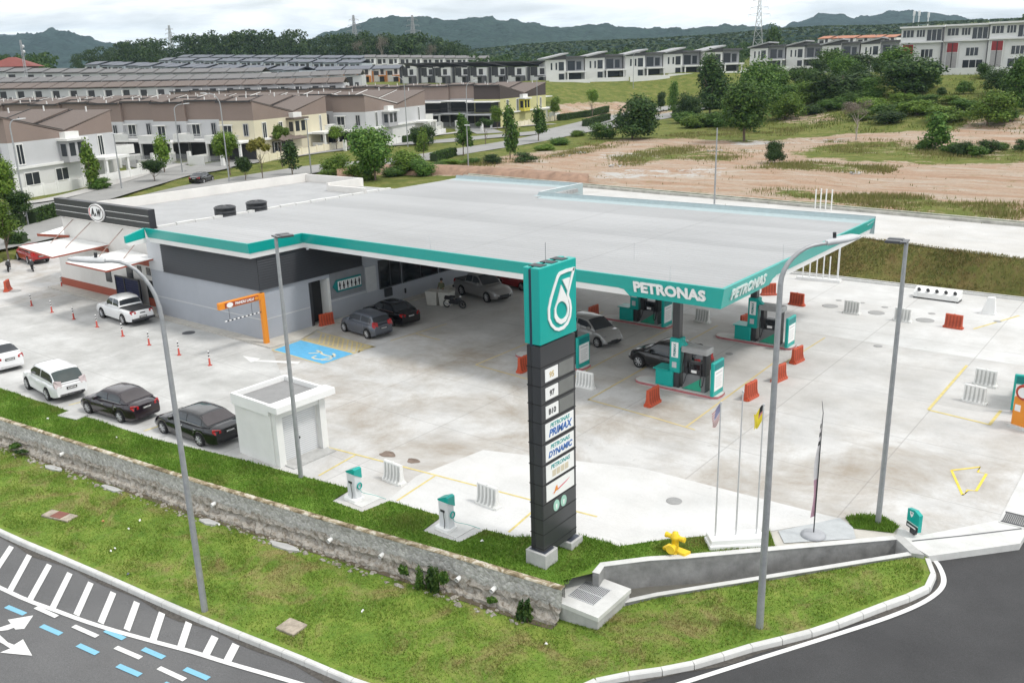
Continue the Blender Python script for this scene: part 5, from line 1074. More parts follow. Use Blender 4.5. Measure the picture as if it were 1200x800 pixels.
# ------------------------------------------------------------------ flags
fb=thing('stepped_plinth','white stepped concrete plinth carrying three flagpoles','plinth',(-11.2,26.35,0),math.atan2(1.02,1.15))
MB().bbox(-.95,.95,-.32,.32,0,.38,.02).bbox(-1.0,1.0,-.37,.37,0,.18,.02).build('plinth',white,fb)
wht=mat('pole_white',(.6,.6,.61),.4,metal=.2)
def flag(parent,h,cols,l,ww,hh,seed):
    r_=random.Random(seed); v=[];f=[];mi=[];nx,nz=14,13
    for i in range(nx+1):
        for j in range(nz+1):
            u=i/nx; q=j/nz; v.append((-u*ww*.55-.02,.12*math.sin(u*6+seed)*u+.05*math.sin(q*4+u*5),h-q*hh-u*ww*.75+.06*math.sin(u*7+q*2)))
    for i in range(nx):
        for j in range(nz): f.append((i*(nz+1)+j,(i+1)*(nz+1)+j,(i+1)*(nz+1)+j+1,i*(nz+1)+j+1)); mi.append(cols(i/nx,j/nz))
    mb=MB()
    for k,q in enumerate(f): mb.add([v[i] for i in q],[(0,1,2,3)],mi[k],True)
    return mb
fr,fw,fbl,fy=mat('flag_red',(.55,.22,.22),.8),mat('flag_white',(.75,.73,.73),.8),mat('flag_blue',(.28,.28,.42),.8),mat('flag_yellow',(.78,.62,.04),.8)
for k,(px,h,l) in enumerate(((-.72,4.9,'left flagpole carrying the red and white striped flag'),(0,5.25,'middle flagpole without a visible flag'),(.72,4.75,'right flagpole carrying the yellow flag'))):
    p=fb.matrix_basis@Vector((px,0,.38)) if False else Vector((-11.2+px*.748,26.35+px*.664,.38)); t=thing('flagpole',l,'flagpole',p); m=MB(); m.cyl((0,0,0),(0,0,h),.035,.025,n=8).lathe([(0,-.05),(.05,0),(0,.06)],(0,0,h),8); m.build('pole',wht,t)
    if k==0: t2=thing('flag','red and white striped flag with a blue corner on the left pole','flag',p); flag(None,h-.05,lambda u,q:2 if (u<.5 and q<.5) else (0 if int(q*13)%2==0 else 1),'',.55,.6,1).build('cloth',[fr,fw,fbl],t2)
    if k==2: t2=thing('flag','yellow flag with a dark and red corner on the right pole','flag',p); flag(None,h-.02,lambda u,q:1 if (u<.3 and q<.35) else (2 if u<.3 and q<.5 else 0),'',.6,.6,2).build('cloth',[fy,black,fr],t2)
ft=thing('feather_flag','tall thin faded feather banner on a round base by the paved island','flag',(-9.22,28.42,.03))
MB().lathe([(.42,0),(.42,.06),(.3,.12),(.06,.14),(0,.14)],(0,0,0),20).build('base',mat('feather_base',(.35,.36,.38),.6),ft); MB().tube([(0,0,.1),(0,0,3.2),(.0,.02,4.6),(-.08,.06,5.0)],[.025,.02,.014,.008],6).build('pole',gpanel,ft)
m=MB(); v=[]
Z=np.linspace(.75,4.4,24); m.loft([[(-.02,0,z),(-.02-.08*min(1,(4.6-z)/1.4)*(1+.4*math.sin(z*3)),-.09*min(1,(4.6-z)/1.4),z-.05)] for z in Z],0)
nb=m.build('banner',[mat('banner_grey',(.6,.58,.6),.8),mat('banner_mauve',(.42,.25,.32),.8),black],ft)
for i,p in enumerate(nb.data.polygons): z=p.center.z; p.material_index=1 if z<2.2 else (2 if z>3.2 and i%2 else 0)
# ------------------------------------------------------------------ small things
t=thing('fire_hydrant','yellow fire hydrant in the grass by the drain wall','hydrant',(-12.62,24.62,0)); MB().lathe([(.2,0),(.2,.08),(.13,.1),(.12,.55),(.17,.58),(.17,.66),(.12,.7),(.1,.8),(.0,.84)],(0,0,0),18).build('barrel',yellow,t)
m=MB(); m.cyl((-.32,0,.62),(.32,0,.62),.085,n=12).cyl((0,-.3,.3),(0,0,.3),.12,n=12); m.build('outlets',yellow,t); m=MB(); m.cyl((-.36,0,.62),(-.3,0,.62),.1,n=10).cyl((.3,0,.62),(.36,0,.62),.1,n=10); m.build('caps',yellow,t)
m=MB(); m.cyl((0,-.36,.3),(0,-.28,.3),.16,n=12); m.build('front_flange',yellow,t); m=MB(); m.prism([(-.42,-.1),(.42,-.1),(.5,.18),(-.35,.24)],0,.16); m.build('foot',yellow,t)
def airpump(x,y,l):
    t=thing('air_pump','','air pump',(x,y,0),R(-2)); t['label']=l; t['group']='air pumps at the parking bays'; t.scale=(.8,.8,.76)
    MB().prism([(-.45,-.4),(.9,-.4),(.9,.9),(-.45,.9)],-.3,.035).build('pad',concl,t); MB().bbox(-.5,.35,-.35,.3,.03,.2,.04).build('plinth',white,t)
    b_=MB(); b_.bbox(-.3,.3,-.22,.2,.2,1.55,.03); b_.build('cabinet',mat('pump_white',(.66,.67,.69),.5,var=.04),t)
    MB().add([(-.31,-.23,1.55),(.33,-.23,1.55),(.33,.23,1.25),(-.31,.23,1.55),(-.31,-.23,1.62),(.2,-.23,1.85),(.33,-.2,1.8),(.33,.23,1.8),(.2,.23,1.85),(-.31,.23,1.62)],[(0,1,6,5,4),(1,2,7,6),(2,3,9,8,7),(3,0,4,9),(4,5,8,9),(5,6,7,8),(0,3,2,1)]).build('teal_head',teal,t)
    m=MB(); m.box(-.16,.1,-.235,-.22,1.0,1.12); m.build('hose_port',gpanel,t); m=MB(); m.tube(smoothpts([(.02,-.24,1.06),(.1,-.3,.95),(.12,-.28,.5),(.1,-.3,.22)],4),.018,6); m.build('hose',gpanel,t)
    m=MB(); m.tube([(.36,.02+.13*math.cos(a),.88+.16*math.sin(a)) for a in np.linspace(0,2*PI,17)],.035,6); m.tube(smoothpts([(.36,.0,.75),(.45,.1,.5),(.8,.5,.3),(1.2,.9,.03)],4),.012,5); m.build('coiled_hose',teal,t); return t
airpump(-24.7,21.1,'left white and teal air pump on the grass strip'); airpump(-20.15,21.4,'right white and teal air pump on the grass strip beside the totem')
t=thing('entrance_sign','small teal entrance sign with a black foot band by the driveway','sign',(-6.45,30.5,.06),R(-128)); t.scale=(.6,.6,.56); 
M=Matrix.Rotation(PI/2,4,'Z')@Matrix.Rotation(PI/2,4,'X')
b_=MB(); b_.prism([(-.5,.3),(.5,.3),(.5,1.45),(.1,1.62),(-.5,1.5)],-.12,.12,0,M); bo=b_.build('panel',teal,t); MB().box(.121,.126,-.5,.5,.3,.62).build('black_band',black,bo); MB().box(.121,.13,-.42,.3,.4,.5).build('lettering_bar',white,bo); MB().box(.121,.126,-.5,.5,.66,.7).build('white_line',white,bo); MB().box(-.1,.1,-.2,.2,0,.3).build('foot',black,t)
m=MB(); m.prism([(-.32,1.4),(.02,1.44),(-.02,1.2),(-.14,1.04),(-.24,1.16)],.121,.126,0,M); eo=m.build('emblem',white,bo); m=MB(); m.prism([(-.24,1.36),(-.06,1.38),(-.1,1.24)],.126,.13,0,M); m.build('emblem_centre',dteal,eo)
# tank fill box and vents by the back kerb
t=thing('fill_box','long white tank filling box with black valves by the back kerb','tank equipment',(-13.9,64.9,0),R(-2)); m=MB(); m.loft([[(x,-.45,.1),(x,-.45,.42),(x,.1,.72),(x,.45,.72),(x,.45,.1)] for x in (-1.45,1.45)],0,False,False); m.add([(-1.45,-.45,.1),(-1.45,-.45,.42),(-1.45,.1,.72),(-1.45,.45,.72),(-1.45,.45,.1)],[(0,1,2,3,4)]); m.add([(1.45,-.45,.1),(1.45,-.45,.42),(1.45,.1,.72),(1.45,.45,.72),(1.45,.45,.1)],[(4,3,2,1,0)]); m.build('casing',white,t)
m=MB()
for k in range(5): m.cyl((-1.15+k*.58,-.2,.55),(-1.15+k*.58,-.38,.66),.11,n=10)
m.build('valves',black,t); m=MB()
for x in (-1.4,1.4): m.box(x-.06,x+.06,-.43,.4,0,.14)
m.build('legs',black,t)
t=thing('marker_box','small white peaked box standing by the back kerb','box',(-10.3,62.7,0)); m=MB(); m.loft([[(x*k,-.22*k,z),(x*k,.22*k,z)] for x,k,z in ((-.3,1,0),(-.25,.8,.9))],0,False,False); m=MB(); m.add([(-.42,-.25,0),(.42,-.25,0),(.42,.25,0),(-.42,.25,0),(-.12,-.15,1.1),(.3,-.15,1.1),(.3,.15,1.1),(-.12,.15,1.1)],[(3,2,1,0),(4,5,6,7),(0,1,5,4),(1,2,6,5),(2,3,7,6),(3,0,4,7)]); m.build('body',white,t); MB().box(-.5,.45,-.3,.3,0,.08).build('foot',white,t)
t=thing('vent_pipes','white frame with a row of vent pipes at the back kerb under the canopy corner','vent pipes',(-22.6,66.25,0),R(6)); MB().box(-1.6,1.6,-.3,.3,0,.2).build('plinth',white,t)
for x,h in ((-1.2,2.2),(-.7,2.3),(-.2,2.2),(.3,1.9),(.75,1.9)): MB().cyl((x,0,.2),(x,0,h),.05,n=8).build('pipe',white,t)
MB().box(1.3,1.42,-.05,.05,.2,4.2).box(-1.5,1.3,-.05,.05,3.0,3.1).build('frame',white,t)
# markings on the forecourt
def quad(mb,P,z=.009): mb.add([(p[0],p[1],z) for p in P],[tuple(range(len(P)))])
mb=MB(); BB=[(-43.8,31.88),(-43.95,34.25),(-38.96,34.15),(-38.97,31.7)]; quad(mb,BB); struct(mb.build('disabled_bay',bluebay))
mb=MB(); strip(mb,BB+[BB[0]],.12,.011); struct(mb.build('bay_outline',yline))
mb=MB(); c0=Vector((-40.3,32.95)); W_=lambda pts: strip(mb,[(c0.x+a*1.15,c0.y+b_*1.0) for a,b_ in pts],.15,.014)
W_([(-.95,.35),(-.55,.3),(-.2,.05),(.2,.0)]); W_([(-.9,-.3),(-.6,0),(-.55,.3)]); W_([(-.25,-.35),(-.2,-.7),(.1,-.8),(.5,-.65),(.62,-.1),(.5,.35),(.2,.5)]); W_([(.2,0),(.75,.15)]); W_([(.55,-.75),(.85,-.5),(.8,-.15)]); struct(mb.build('wheelchair_symbol',mat('faded_symbol',(.6,.58,.45),.8,var=.2,scale=4)))
mb=MB(); YH=[(-43.95,34.42),(-44.55,36.05),(-38.9,35.75),(-38.95,34.3)]; strip(mb,YH+[YH[0]],.12,.009)
for k in range(12):
    x=-43.9+k*.42; strip(mb,[(x,34.45),(min(x+1.4,-38.95),35.85)],.1,.009); strip(mb,[(x,35.85),(min(x+1.4,-38.95),34.45)],.1,.0125)
struct(mb.build('yellow_hatching',yline))
mb=MB(); yl=mat('bay_line_yellow',(.60,.50,.2),.8,var=.25,scale=3)
for P in ([(-32,23.6),(-28.76,23.99),(-18.9,25.0),(-16.2,25.3)],[(-27.6,21.7),(-27.9,24.05)],[(-23.28,21.94),(-23.57,24.45)],[(-18.18,22.5),(-18.5,24.95)],[(-45.0,19.9),(-44.6,22.6)],[(-38.4,20.2),(-38.2,22.8)]): strip(mb,P,.10,.0085)
struct(mb.build('bay_lines',yl))
mb=MB()
for P in ([(-23.15,35.3),(-23.3,41.4)],[(-23.2,35.4),(-19.1,35.05),(-17.0,34.8)],[(-17.5,34.9),(-17.8,46.5)],[(-25.6,36.0),(-25.8,41.5),(-25.8,50)],[(-31.5,36.5),(-31.5,50)],[(-25.6,36),(-31.5,36.5)],[(-23.6,45.5),(-23.6,51)],[(-17.3,46),(-17.1,52)],[(-39.0,37.2),(-38.6,42)],[(-38.7,39.2),(-36.5,39)]): strip(mb,P,.10,.0085)
struct(mb.build('island_lines',yline))
mb=MB()
for P in ([(-9.07,43.1),(-9.07,51.0)],[(-9.07,43.1),(-6.3,42.7)],[(-6.37,42.76),(-6.3,44.84)],[(-10.3,58.5),(-8.6,63.2)]): strip(mb,P,.14,.0095)
struct(mb.build('tanker_lines',yl))
mb=MB(); AR=[GVp for GVp in [G(*p) for p in ((1115,551),(1149,547),(1146,553),(1156,555),(1144,575),(1134,574),(1128,580))]]; strip(mb,[(p.x,p.y) for p in AR]+[(AR[0].x,AR[0].y)],.1,.0095); struct(mb.build('lane_arrow',mat('bright_yellow_paint',(.72,.55,.07),.7,var=.15,scale=4)))
mb=MB(); P=[G(*p) for p in ((284.5,417),(305.5,420),(301.7,421.8),(352,423.5),(349,426.5),(298.5,423.2),(294,424.5))]; quad(mb,[(p.x,p.y) for p in P]); struct(mb.build('white_arrow',paint_w))
k=0
for (px,py,r,l) in ((972.7,358.6,.52,''),(1027,366.6,.52,''),(1084,375.3,.55,''),(983,352,.2,''),(1037,360,.22,''),(1092,367.5,.22,''),(1169,376.7,.22,''),(1011,355,.15,''),(1029,405.5,.25,''),(854.6,414.6,.22,''),(221,390,.42,''),(18,341,.45,''),(790,587,.3,''),(829,610,.0,'')):
    if r==0: continue
    big=r>.3; p=G(px,py); t=thing('manhole_cover',{0:'left one of three large round grey covers by the back kerb',1:'middle one of three large round grey covers by the back kerb',2:'right one of three large round grey covers by the orange barrier',10:'dark round manhole cover beside the orange arch',11:'round manhole cover beside the far left orange barrier'}.get(k,'small round grey inspection cover set in the concrete yard'),'cover',(p.x,p.y,.006),0,'small inspection covers' if not big else 'large round covers')
    cm=dark if k in(10,) else mat('cover_grey',(.30,.30,.295),.7,var=.15,scale=6); MB().lathe([(r,0),(r,.012),(r*.86,.014),(0,.016)],(0,0,0),24).build('lid',cm,t); k+=1
for px,py,r in ((454,532,.3),(484,540,.24)):
    p=G(px,py); mb=MB(); quad(mb,[(p.x+r*1.3*math.cos(a)*(1+.25*math.sin(3*a+px)),p.y+r*math.sin(a)) for a in np.linspace(0,6,14)],.0095); struct(mb.build('oil_stain',mat('rust_stain',(.2,.15,.12),.8,var=.5,scale=4)))
p=G(85,487,.03); tag(MB().bbox(-.7,.7,-.35,.35,-.03,.06,.02).build('drain_slab',conc,None,p,.2),'flat grey slab at the edge of the grass strip behind the aubergine sedan','slab')
# ------------------------------------------------------------------ far terrain
SOIL=[[(648,217),(560,207),(470,205),(430,200),(440,196),(545,194),(600,180),(660,176),(720,165),(800,162),(870,167),(960,160),(1010,156),(1130,152),(1300,150),(1320,178),(1210,176),(1150,180),(980,177),(900,179),(1010,190),(1230,192),(1330,215),(1330,285),(1200,264),(973,239),(800,228)]]
BARE=[[(920,128),(985,132),(1000,142),(905,146)],[(1130,138),(1240,132),(1250,150),(1120,152)],[(640,124),(735,118),(830,126),(700,140),(640,137)]]
PATCH=[[(720,182),(780,170),(865,178),(860,190),(780,187),(735,198)],[(930,176),(1000,163),(1110,172),(1200,170),(1210,192),(1060,183)],[(860,196),(950,190),(1060,196),(1000,204)],[(880,225),(1000,225),(1190,240),(1190,262),(1010,240)]]
GRAVEL=[[(700,178),(760,176),(800,182),(690,190)],[(850,165),(990,160),(1000,166),(860,172)],[(690,200),(850,196),(860,206),(700,210)]]
poly=lambda L_:[[tuple(GT(*p)[:2]) for p in P] for P in L_]
SOILw,BAREw,PATCHw,GRAVw=poly(SOIL),poly(BARE),poly(PATCH),poly(GRAVEL)
radii=[6,30,50]+list(np.arange(60,130,1.2))+list(np.arange(130,340,2.5))+list(np.geomspace(340,7000,60))
cols=np.concatenate([np.linspace(-1600,-250,18),np.arange(-220,1340,6.5),np.linspace(1400,3300,22)])
angs=[math.atan((c-600)/CF)-CA for c in cols]
V=[];
for a in angs:
    for r in radii:
        x,y=r*math.sin(a),r*math.cos(a); z=T(x,y)
        if r>62 and z>-2: z+=.12*math.sin(x*.31+math.sin(y*.23)*2)*math.cos(y*.27)*min(1,(r-62)/60)
        V.append((x,y,z))
V=np.array(V); nr=len(radii); F=[]
for i in range(len(angs)-1):
    for j in range(nr-1): F.append((i*nr+j,(i+1)*nr+j,(i+1)*nr+j+1,i*nr+j+1))
ter_m,nt,b=newmat('terrain_surface'); o=nd(nt,'ShaderNodeTexCoord').outputs['Object']
at=nd(nt,'ShaderNodeVertexColor'); at.layer_name='cover'; sp=nd(nt,'ShaderNodeSeparateColor'); nt.links.new(at.outputs[0],sp.inputs[0])
n1=noise(nt,o,.10,9,.68,.6); n2=noise(nt,o,.45,8,.7); n3=noise(nt,o,2.2,6,.75)
gr=ramp(nt,n2,[(.3,(.085,.115,.03)),(.5,(.14,.165,.04)),(.66,(.22,.205,.075)),(.8,(.29,.23,.12))])
gr=mixc(nt,.5,gr,ramp(nt,n3,[(.3,(.55,.55,.55)),(.7,(1.2,1.2,1.2))]),'MULTIPLY')
so_=ramp(nt,noise(nt,o,.22,9,.7,1.0,stretch=(.5,1.5,1)),[(.28,(.285,.18,.12)),(.42,(.39,.265,.185)),(.54,(.42,.33,.255)),(.7,(.47,.43,.375))])
so_=mixc(nt,.55,so_,ramp(nt,n3,[(.3,(.6,.6,.6)),(.7,(1.15,1.15,1.15))]),'MULTIPLY')
so_=mixc(nt,ramp(nt,noise(nt,o,.5,8,.72,.5,off=(40,3,0)),[(.6,(0,0,0)),(.68,(.8,)*3)]),so_,(.17,.165,.06))
def msk(ch): return ramp(nt,mth(nt,'ADD',ch,mth(nt,'MULTIPLY',mth(nt,'SUBTRACT',mth(nt,'ADD',mth(nt,'ADD',mth(nt,'MULTIPLY',n2,.6),mth(nt,'MULTIPLY',n1,.5)),mth(nt,'MULTIPLY',n3,.35)),.725),2.6)),[(.42,(0,0,0)),(.58,(1,1,1))])
c=mixc(nt,msk(sp.outputs[0]),gr,so_); c=mixc(nt,msk(sp.outputs[1]),c,(.47,.46,.44))
nt.links.new(c,b.inputs['Base Color']); b.inputs['Roughness'].default_value=.95; b.inputs['Specular IOR Level'].default_value=.1; bumpn(nt,b,mth(nt,'ADD',n3,n2),.7,.35)
ter=npmesh('ground',V,F,ter_m,None,True); struct(ter)
X,Y=V[:,0],V[:,1]; soil=np.zeros(len(V)); gv=np.zeros(len(V))
for P in SOILw: soil[inpoly(P,X,Y)]=1
for P in BAREw: soil[inpoly(P,X,Y)]=.62
for P in PATCHw: soil[inpoly(P,X,Y)]=.36
for P in GRAVw: gv[inpoly(P,X,Y)]=.8
def blur(a):
    a=a.reshape(-1,nr); b_=a.copy(); b_[1:-1,1:-1]=(a[1:-1,1:-1]*2+a[:-2,1:-1]+a[2:,1:-1]+a[1:-1,:-2]+a[1:-1,2:])/6; return b_.ravel()
soil=blur(blur(blur(soil))); gv=blur(blur(gv))*.6
ca=ter.data.color_attributes.new('cover','FLOAT_COLOR','POINT'); ca.data.foreach_set('color',np.stack([soil,gv,0*soil,0*soil+1],1).astype(np.float32).ravel())
# ------------------------------------------------------------------ berm, back drain, upper road
bm_m=grassmat('berm_grass',[(.09,.115,.03),(.15,.15,.045),(.21,.165,.07)],(.2,.135,.06),.8,4)
B0=67.95
def bz(x,y): t=(y-B0)/max(.5,bermtop(x)-B0); return -.05+2.5*sstep(0,1,t)
BP=[(-64,B0),(-3,B0),(2,B0),(2,69.2)]+[(x,bermtop(x)+.3) for x in (-3,-8,-14,-20,-28,-36,-46,-56,-64)]
struct(sheet('berm',BP,bz,bm_m,.7)); blades('berm_grass',[(-40,B0)]+BP[1:8]+[(-40,bermtop(-40))],34000,.08,.22,bz,dry_b,'brownish green grass covering the bank behind the forecourt',.035,.6,cell=2.2)
struct(MB().box(-93,-3,67.3,67.5,-.3,.12).box(-93,-3,67.75,67.93,-.3,.14).build('back_drain',concl))
kb0,kb1=G(650,216.5,2.5).xy,G(1200,266,2.5).xy; kd=(kb1-kb0).normalized(); kn=Vector((-kd.y,kd.x))
kA,kB=kb0-kd*16,kb1+kd*30
up_m=concrete('upper_road',(.48,.475,.46),(.60,.595,.585),(.4,.37,.32),.35,11,False)
UR=[(kA.x,kA.y),(-78,84),(-64,bermtop(-64)-.2)]+[(x,bermtop(x)-.05) for x in (-56,-46,-36,-28,-20,-14,-8,-3,2)]+[(20,66),(kB.x,kB.y)]
struct(sheet('upper_road',UR,lambda x,y:max(2.5,T0(x,y)+.1),up_m,2.0))
mb=MB()
for o0,o1,z1 in ((-.15,.12,2.78),(.75,1.0,2.82)):
    P=[kA.lerp(kB,k/40) for k in range(41)]; mb.loft([[(p.x+kn.x*q,p.y+kn.y*q,z+max(0,T0(p.x,p.y)-2.5)) for q,z in ((o0,1.8),(o0,z1),(o1,z1),(o1,1.8))] for p in P],0,False,False)
struct(mb.build('roadside_drain',mat('old_kerb',(.44,.43,.39),.9,var=.35,scale=1.2)))
mb=MB(); P=[kA.lerp(kB,k/90) for k in range(91)]; mb.loft([[(p.x+kn.x*q,p.y+kn.y*q,z+max(0,T0(p.x,p.y)-2.5)) for q,z in ((.1,2.62),(.45,2.68),(.78,2.64))] for p in P],0,False,True); struct(mb.build('drain_grass',verge_m))
b_=kb0.lerp(kb1,.69); t=thing('white_pipes','group of four white vent pipes by the drain of the upper road','vent pipes',(b_.x-1,b_.y-.8,2.5),R(-14)); 
for x,h in ((-.9,1.9),(-.35,2.0),(.2,2.0),(.8,2.0)): MB().cyl((x,0,0),(x,0,h),.06,n=8).build('pipe',white,t)
# low brown bank behind the canopy
pb=[GT(*p) for p in ((395,207),(440,203),(520,204),(600,209),(660,214),(690,217))]
mb=MB(); rg=[]
for k,p in enumerate(smoothpts([tuple(q) for q in pb],6)):
    q=Vector(p); n_=Vector((q.x,q.y,0)).normalized(); rg.append([tuple(q-n_*2.2+Vector((0,0,-.4))),tuple(q-n_*1.2+Vector((0,0,.35+.15*math.sin(k)))),tuple(q+Vector((0,0,1.0+.2*math.sin(k*1.7)))),tuple(q+n_*2.5+Vector((0,0,1.05))),tuple(q+n_*7+Vector((0,0,.1)))])
mb.loft(rg,0,False,True); struct(mb.build('soil_bank',mat('red_soil',(.31,.20,.14),.95,var=.35,scale=.8,bump=.6,bscale=3)))
# ------------------------------------------------------------------ background roads
rd_m=mat('old_road',(.27,.268,.26),.9,var=.15,scale=.3); pv=mat('pavement_grey',(.40,.39,.375),.9,var=.15,scale=.5)
def road(name,px,w_,m,dz=.08):
    P=smoothpts([tuple(GT(*p)) for p in px],5); mb=MB(); L_=[]
    for k,p in enumerate(P):
        a=Vector(P[max(k-1,0)]);c=Vector(P[min(k+1,len(P)-1)]); d=(c-a); d.z=0; d.normalize(); nn=Vector((-d.y,d.x,0)); q=Vector(p)
        row=[]
        for s in (-.5,-.25,0,.25,.5): e=q+nn*(w_*s); row.append((e.x,e.y,max(T0(e.x,e.y),q.z)+dz+.05))
        L_.append(row)
    mb.loft(L_,0,False,True); return struct(mb.build(name,m))
road('road_near_lane',[(-260,340),(-100,305),(40,276),(150,245),(257,218),(330,205),(390,196),(470,189),(540,178),(610,167),(660,157),(700,150),(760,140),(810,131),(870,123)],8.0,rd_m)
road('road_far_lane',[(-200,282),(-60,262),(60,244),(140,222),(215,202),(300,188),(370,178),(440,171),(520,166),(560,162),(620,157),(660,152),(720,138),(775,128),(820,121)],7.5,rd_m)
road('pavement',[(-120,258),(0,243),(70,233),(140,214),(210,194),(300,181),(400,170),(520,158),(590,150),(650,146)],2.2,pv,.12)
road('side_street',[(250,197),(215,203),(190,196),(150,189),(120,184)],7,rd_m,.1); road('side_street',[(420,172),(400,168),(372,160),(350,156)],6,rd_m,.1); road('side_street',[(575,157),(560,152),(540,150)],6,rd_m,.1)
hedge_m=leafmat('hedge_leaves',(.015,.04,.01),(.04,.085,.015),(.08,.13,.03))
def leafcloud(pts,nrm,size,cnt):
    """rhombus leaves at pts (n,3) facing roughly nrm"""
    n=len(pts); N=nrm+rng.normal(0,.55,(n,3)); N/=np.linalg.norm(N,axis=1)[:,None]+1e-9
    U=np.cross(N,rng.normal(0,1,(n,3))); U/=np.linalg.norm(U,axis=1)[:,None]+1e-9; W_=np.cross(N,U); s=size*rng.uniform(.6,1.4,n)[:,None]
    v=np.stack([pts-U*s,pts+W_*s*.62-N*s*.12,pts+U*s,pts-W_*s*.62-N*s*.12],1).reshape(-1,3); return v,np.arange(n*4).reshape(-1,4)
def hedge(px,label,h=1.1,w_=1.2):
    P=[GT(*p) for p in px]; pts=[];nn=[]
    for a,c in zip(P,P[1:]):
        d=c-a; L_=d.length; t=d.normalized(); nr=Vector((-t.y,t.x,0)); n=int(L_*260)
        u=rng.random(n); k=rng.integers(0,4,n); s=rng.random(n)
        for i in range(n):
            q=a+d*float(u[i]); 
            if k[i]==0: e=q+nr*(w_/2)+Vector((0,0,s[i]*h)); m=nr
            elif k[i]==1: e=q-nr*(w_/2)+Vector((0,0,s[i]*h)); m=-nr
            else: e=q+nr*(s[i]-.5)*w_+Vector((0,0,h)); m=Vector((0,0,1))
            pts.append(e);nn.append(m)
    v,f=leafcloud(np.array(pts)+rng.normal(0,.06,(len(pts),3)),np.array(nn,float),.13,0); o=npmesh('hedge',v,f,hedge_m); tag(o,label,'hedge')
    mb=MB()
    for a,c in zip(P,P[1:]):
        t=(c-a).normalized(); nr=Vector((-t.y,t.x,0))*(w_*.42); mb.add([a-nr,c-nr,c+nr,a+nr]+[q+Vector((0,0,h*.93)) for q in (a-nr,c-nr,c+nr,a+nr)],[(0,1,5,4),(1,2,6,5),(2,3,7,6),(3,0,4,7),(4,5,6,7)])
    mb.build('hedge_core',mat('hedge_core',(.02,.04,.01),.9),o)
hedge([(38,262),(50,258),(73,251)],'clipped green hedge on the road median left of the restaurant sign',1.3); hedge([(14,268),(26,264)],'short clipped hedge beside the leftmost lamp post',1.3); hedge([(10,288),(31,288)],'rounded low hedge beside the red vehicle at the far left',1.2,1.4)
hedge([(508,190),(532,183)],'dark hedge block on the median below the grey house',1.3); hedge([(655,142),(690,137),(712,131)],'long dark hedge at the foot of the grass slope',1.5); hedge([(685,149),(713,141)],'short dark hedge beside the big roadside tree',1.5); hedge([(790,139),(812,133)],'dark hedge at the road beyond the columnar tree',1.8); hedge([(470,168),(500,163)],'dark hedge in front of the grey and white end house',1.2)
# ------------------------------------------------------------------ terrace houses
tile=mat('brown_roof_tiles',(.135,.105,.09),.8,var=.18,scale=2.5,stretch=(1,3,1)); tile_g=mat('grey_roof_tiles',(.15,.145,.145),.8,var=.18,scale=2.5,stretch=(1,3,1)); trim=mat('dark_trim',(.035,.033,.034),.6)
hg=mat('house_grey',(.40,.40,.41),.8,var=.06,scale=.3); hw_=mat('house_white',(.66,.66,.65),.8,var=.08,scale=.3); hc=mat('house_cream',(.62,.57,.43),.8,var=.06,scale=.3); hy=mat('house_yellow_green',(.52,.5,.25),.8,var=.06,scale=.3); hb=mat('house_taupe',(.235,.18,.155),.8,var=.06,scale=.3); hlg=mat('house_pale_grey',(.50,.505,.515),.8,var=.06,scale=.3); hdk=mat('house_charcoal',(.09,.09,.10),.7,var=.08); hvy=mat('house_bright_yellow',(.62,.55,.10),.8); gl2=mat('house_glass',(.03,.035,.042),.15,var=.2,scale=.4); shade=mat('veranda_dark',(.05,.05,.055),.8)
def window(t,M,x0,x1,z0,z1,fr=white2,frame=True):
    f=MB().box(x0,x1,-.06,-.02,z0,z1,0,M).build('window',gl2,t)
    if frame:
        m=MB(); 
        for a in ((x0-.1,x1+.1,z1,z1+.12),(x0-.1,x1+.1,z0-.12,z0),(x0-.1,x0,z0,z1),(x1,x1+.1,z0,z1)): m.box(a[0],a[1],-.12,-.01,a[2],a[3],0,M)
        m.box((x0+x1)/2-.03,(x0+x1)/2+.03,-.1,-.02,z0,z1,0,M); m.build('frame',fr,f)
I4=Matrix.Identity(4)
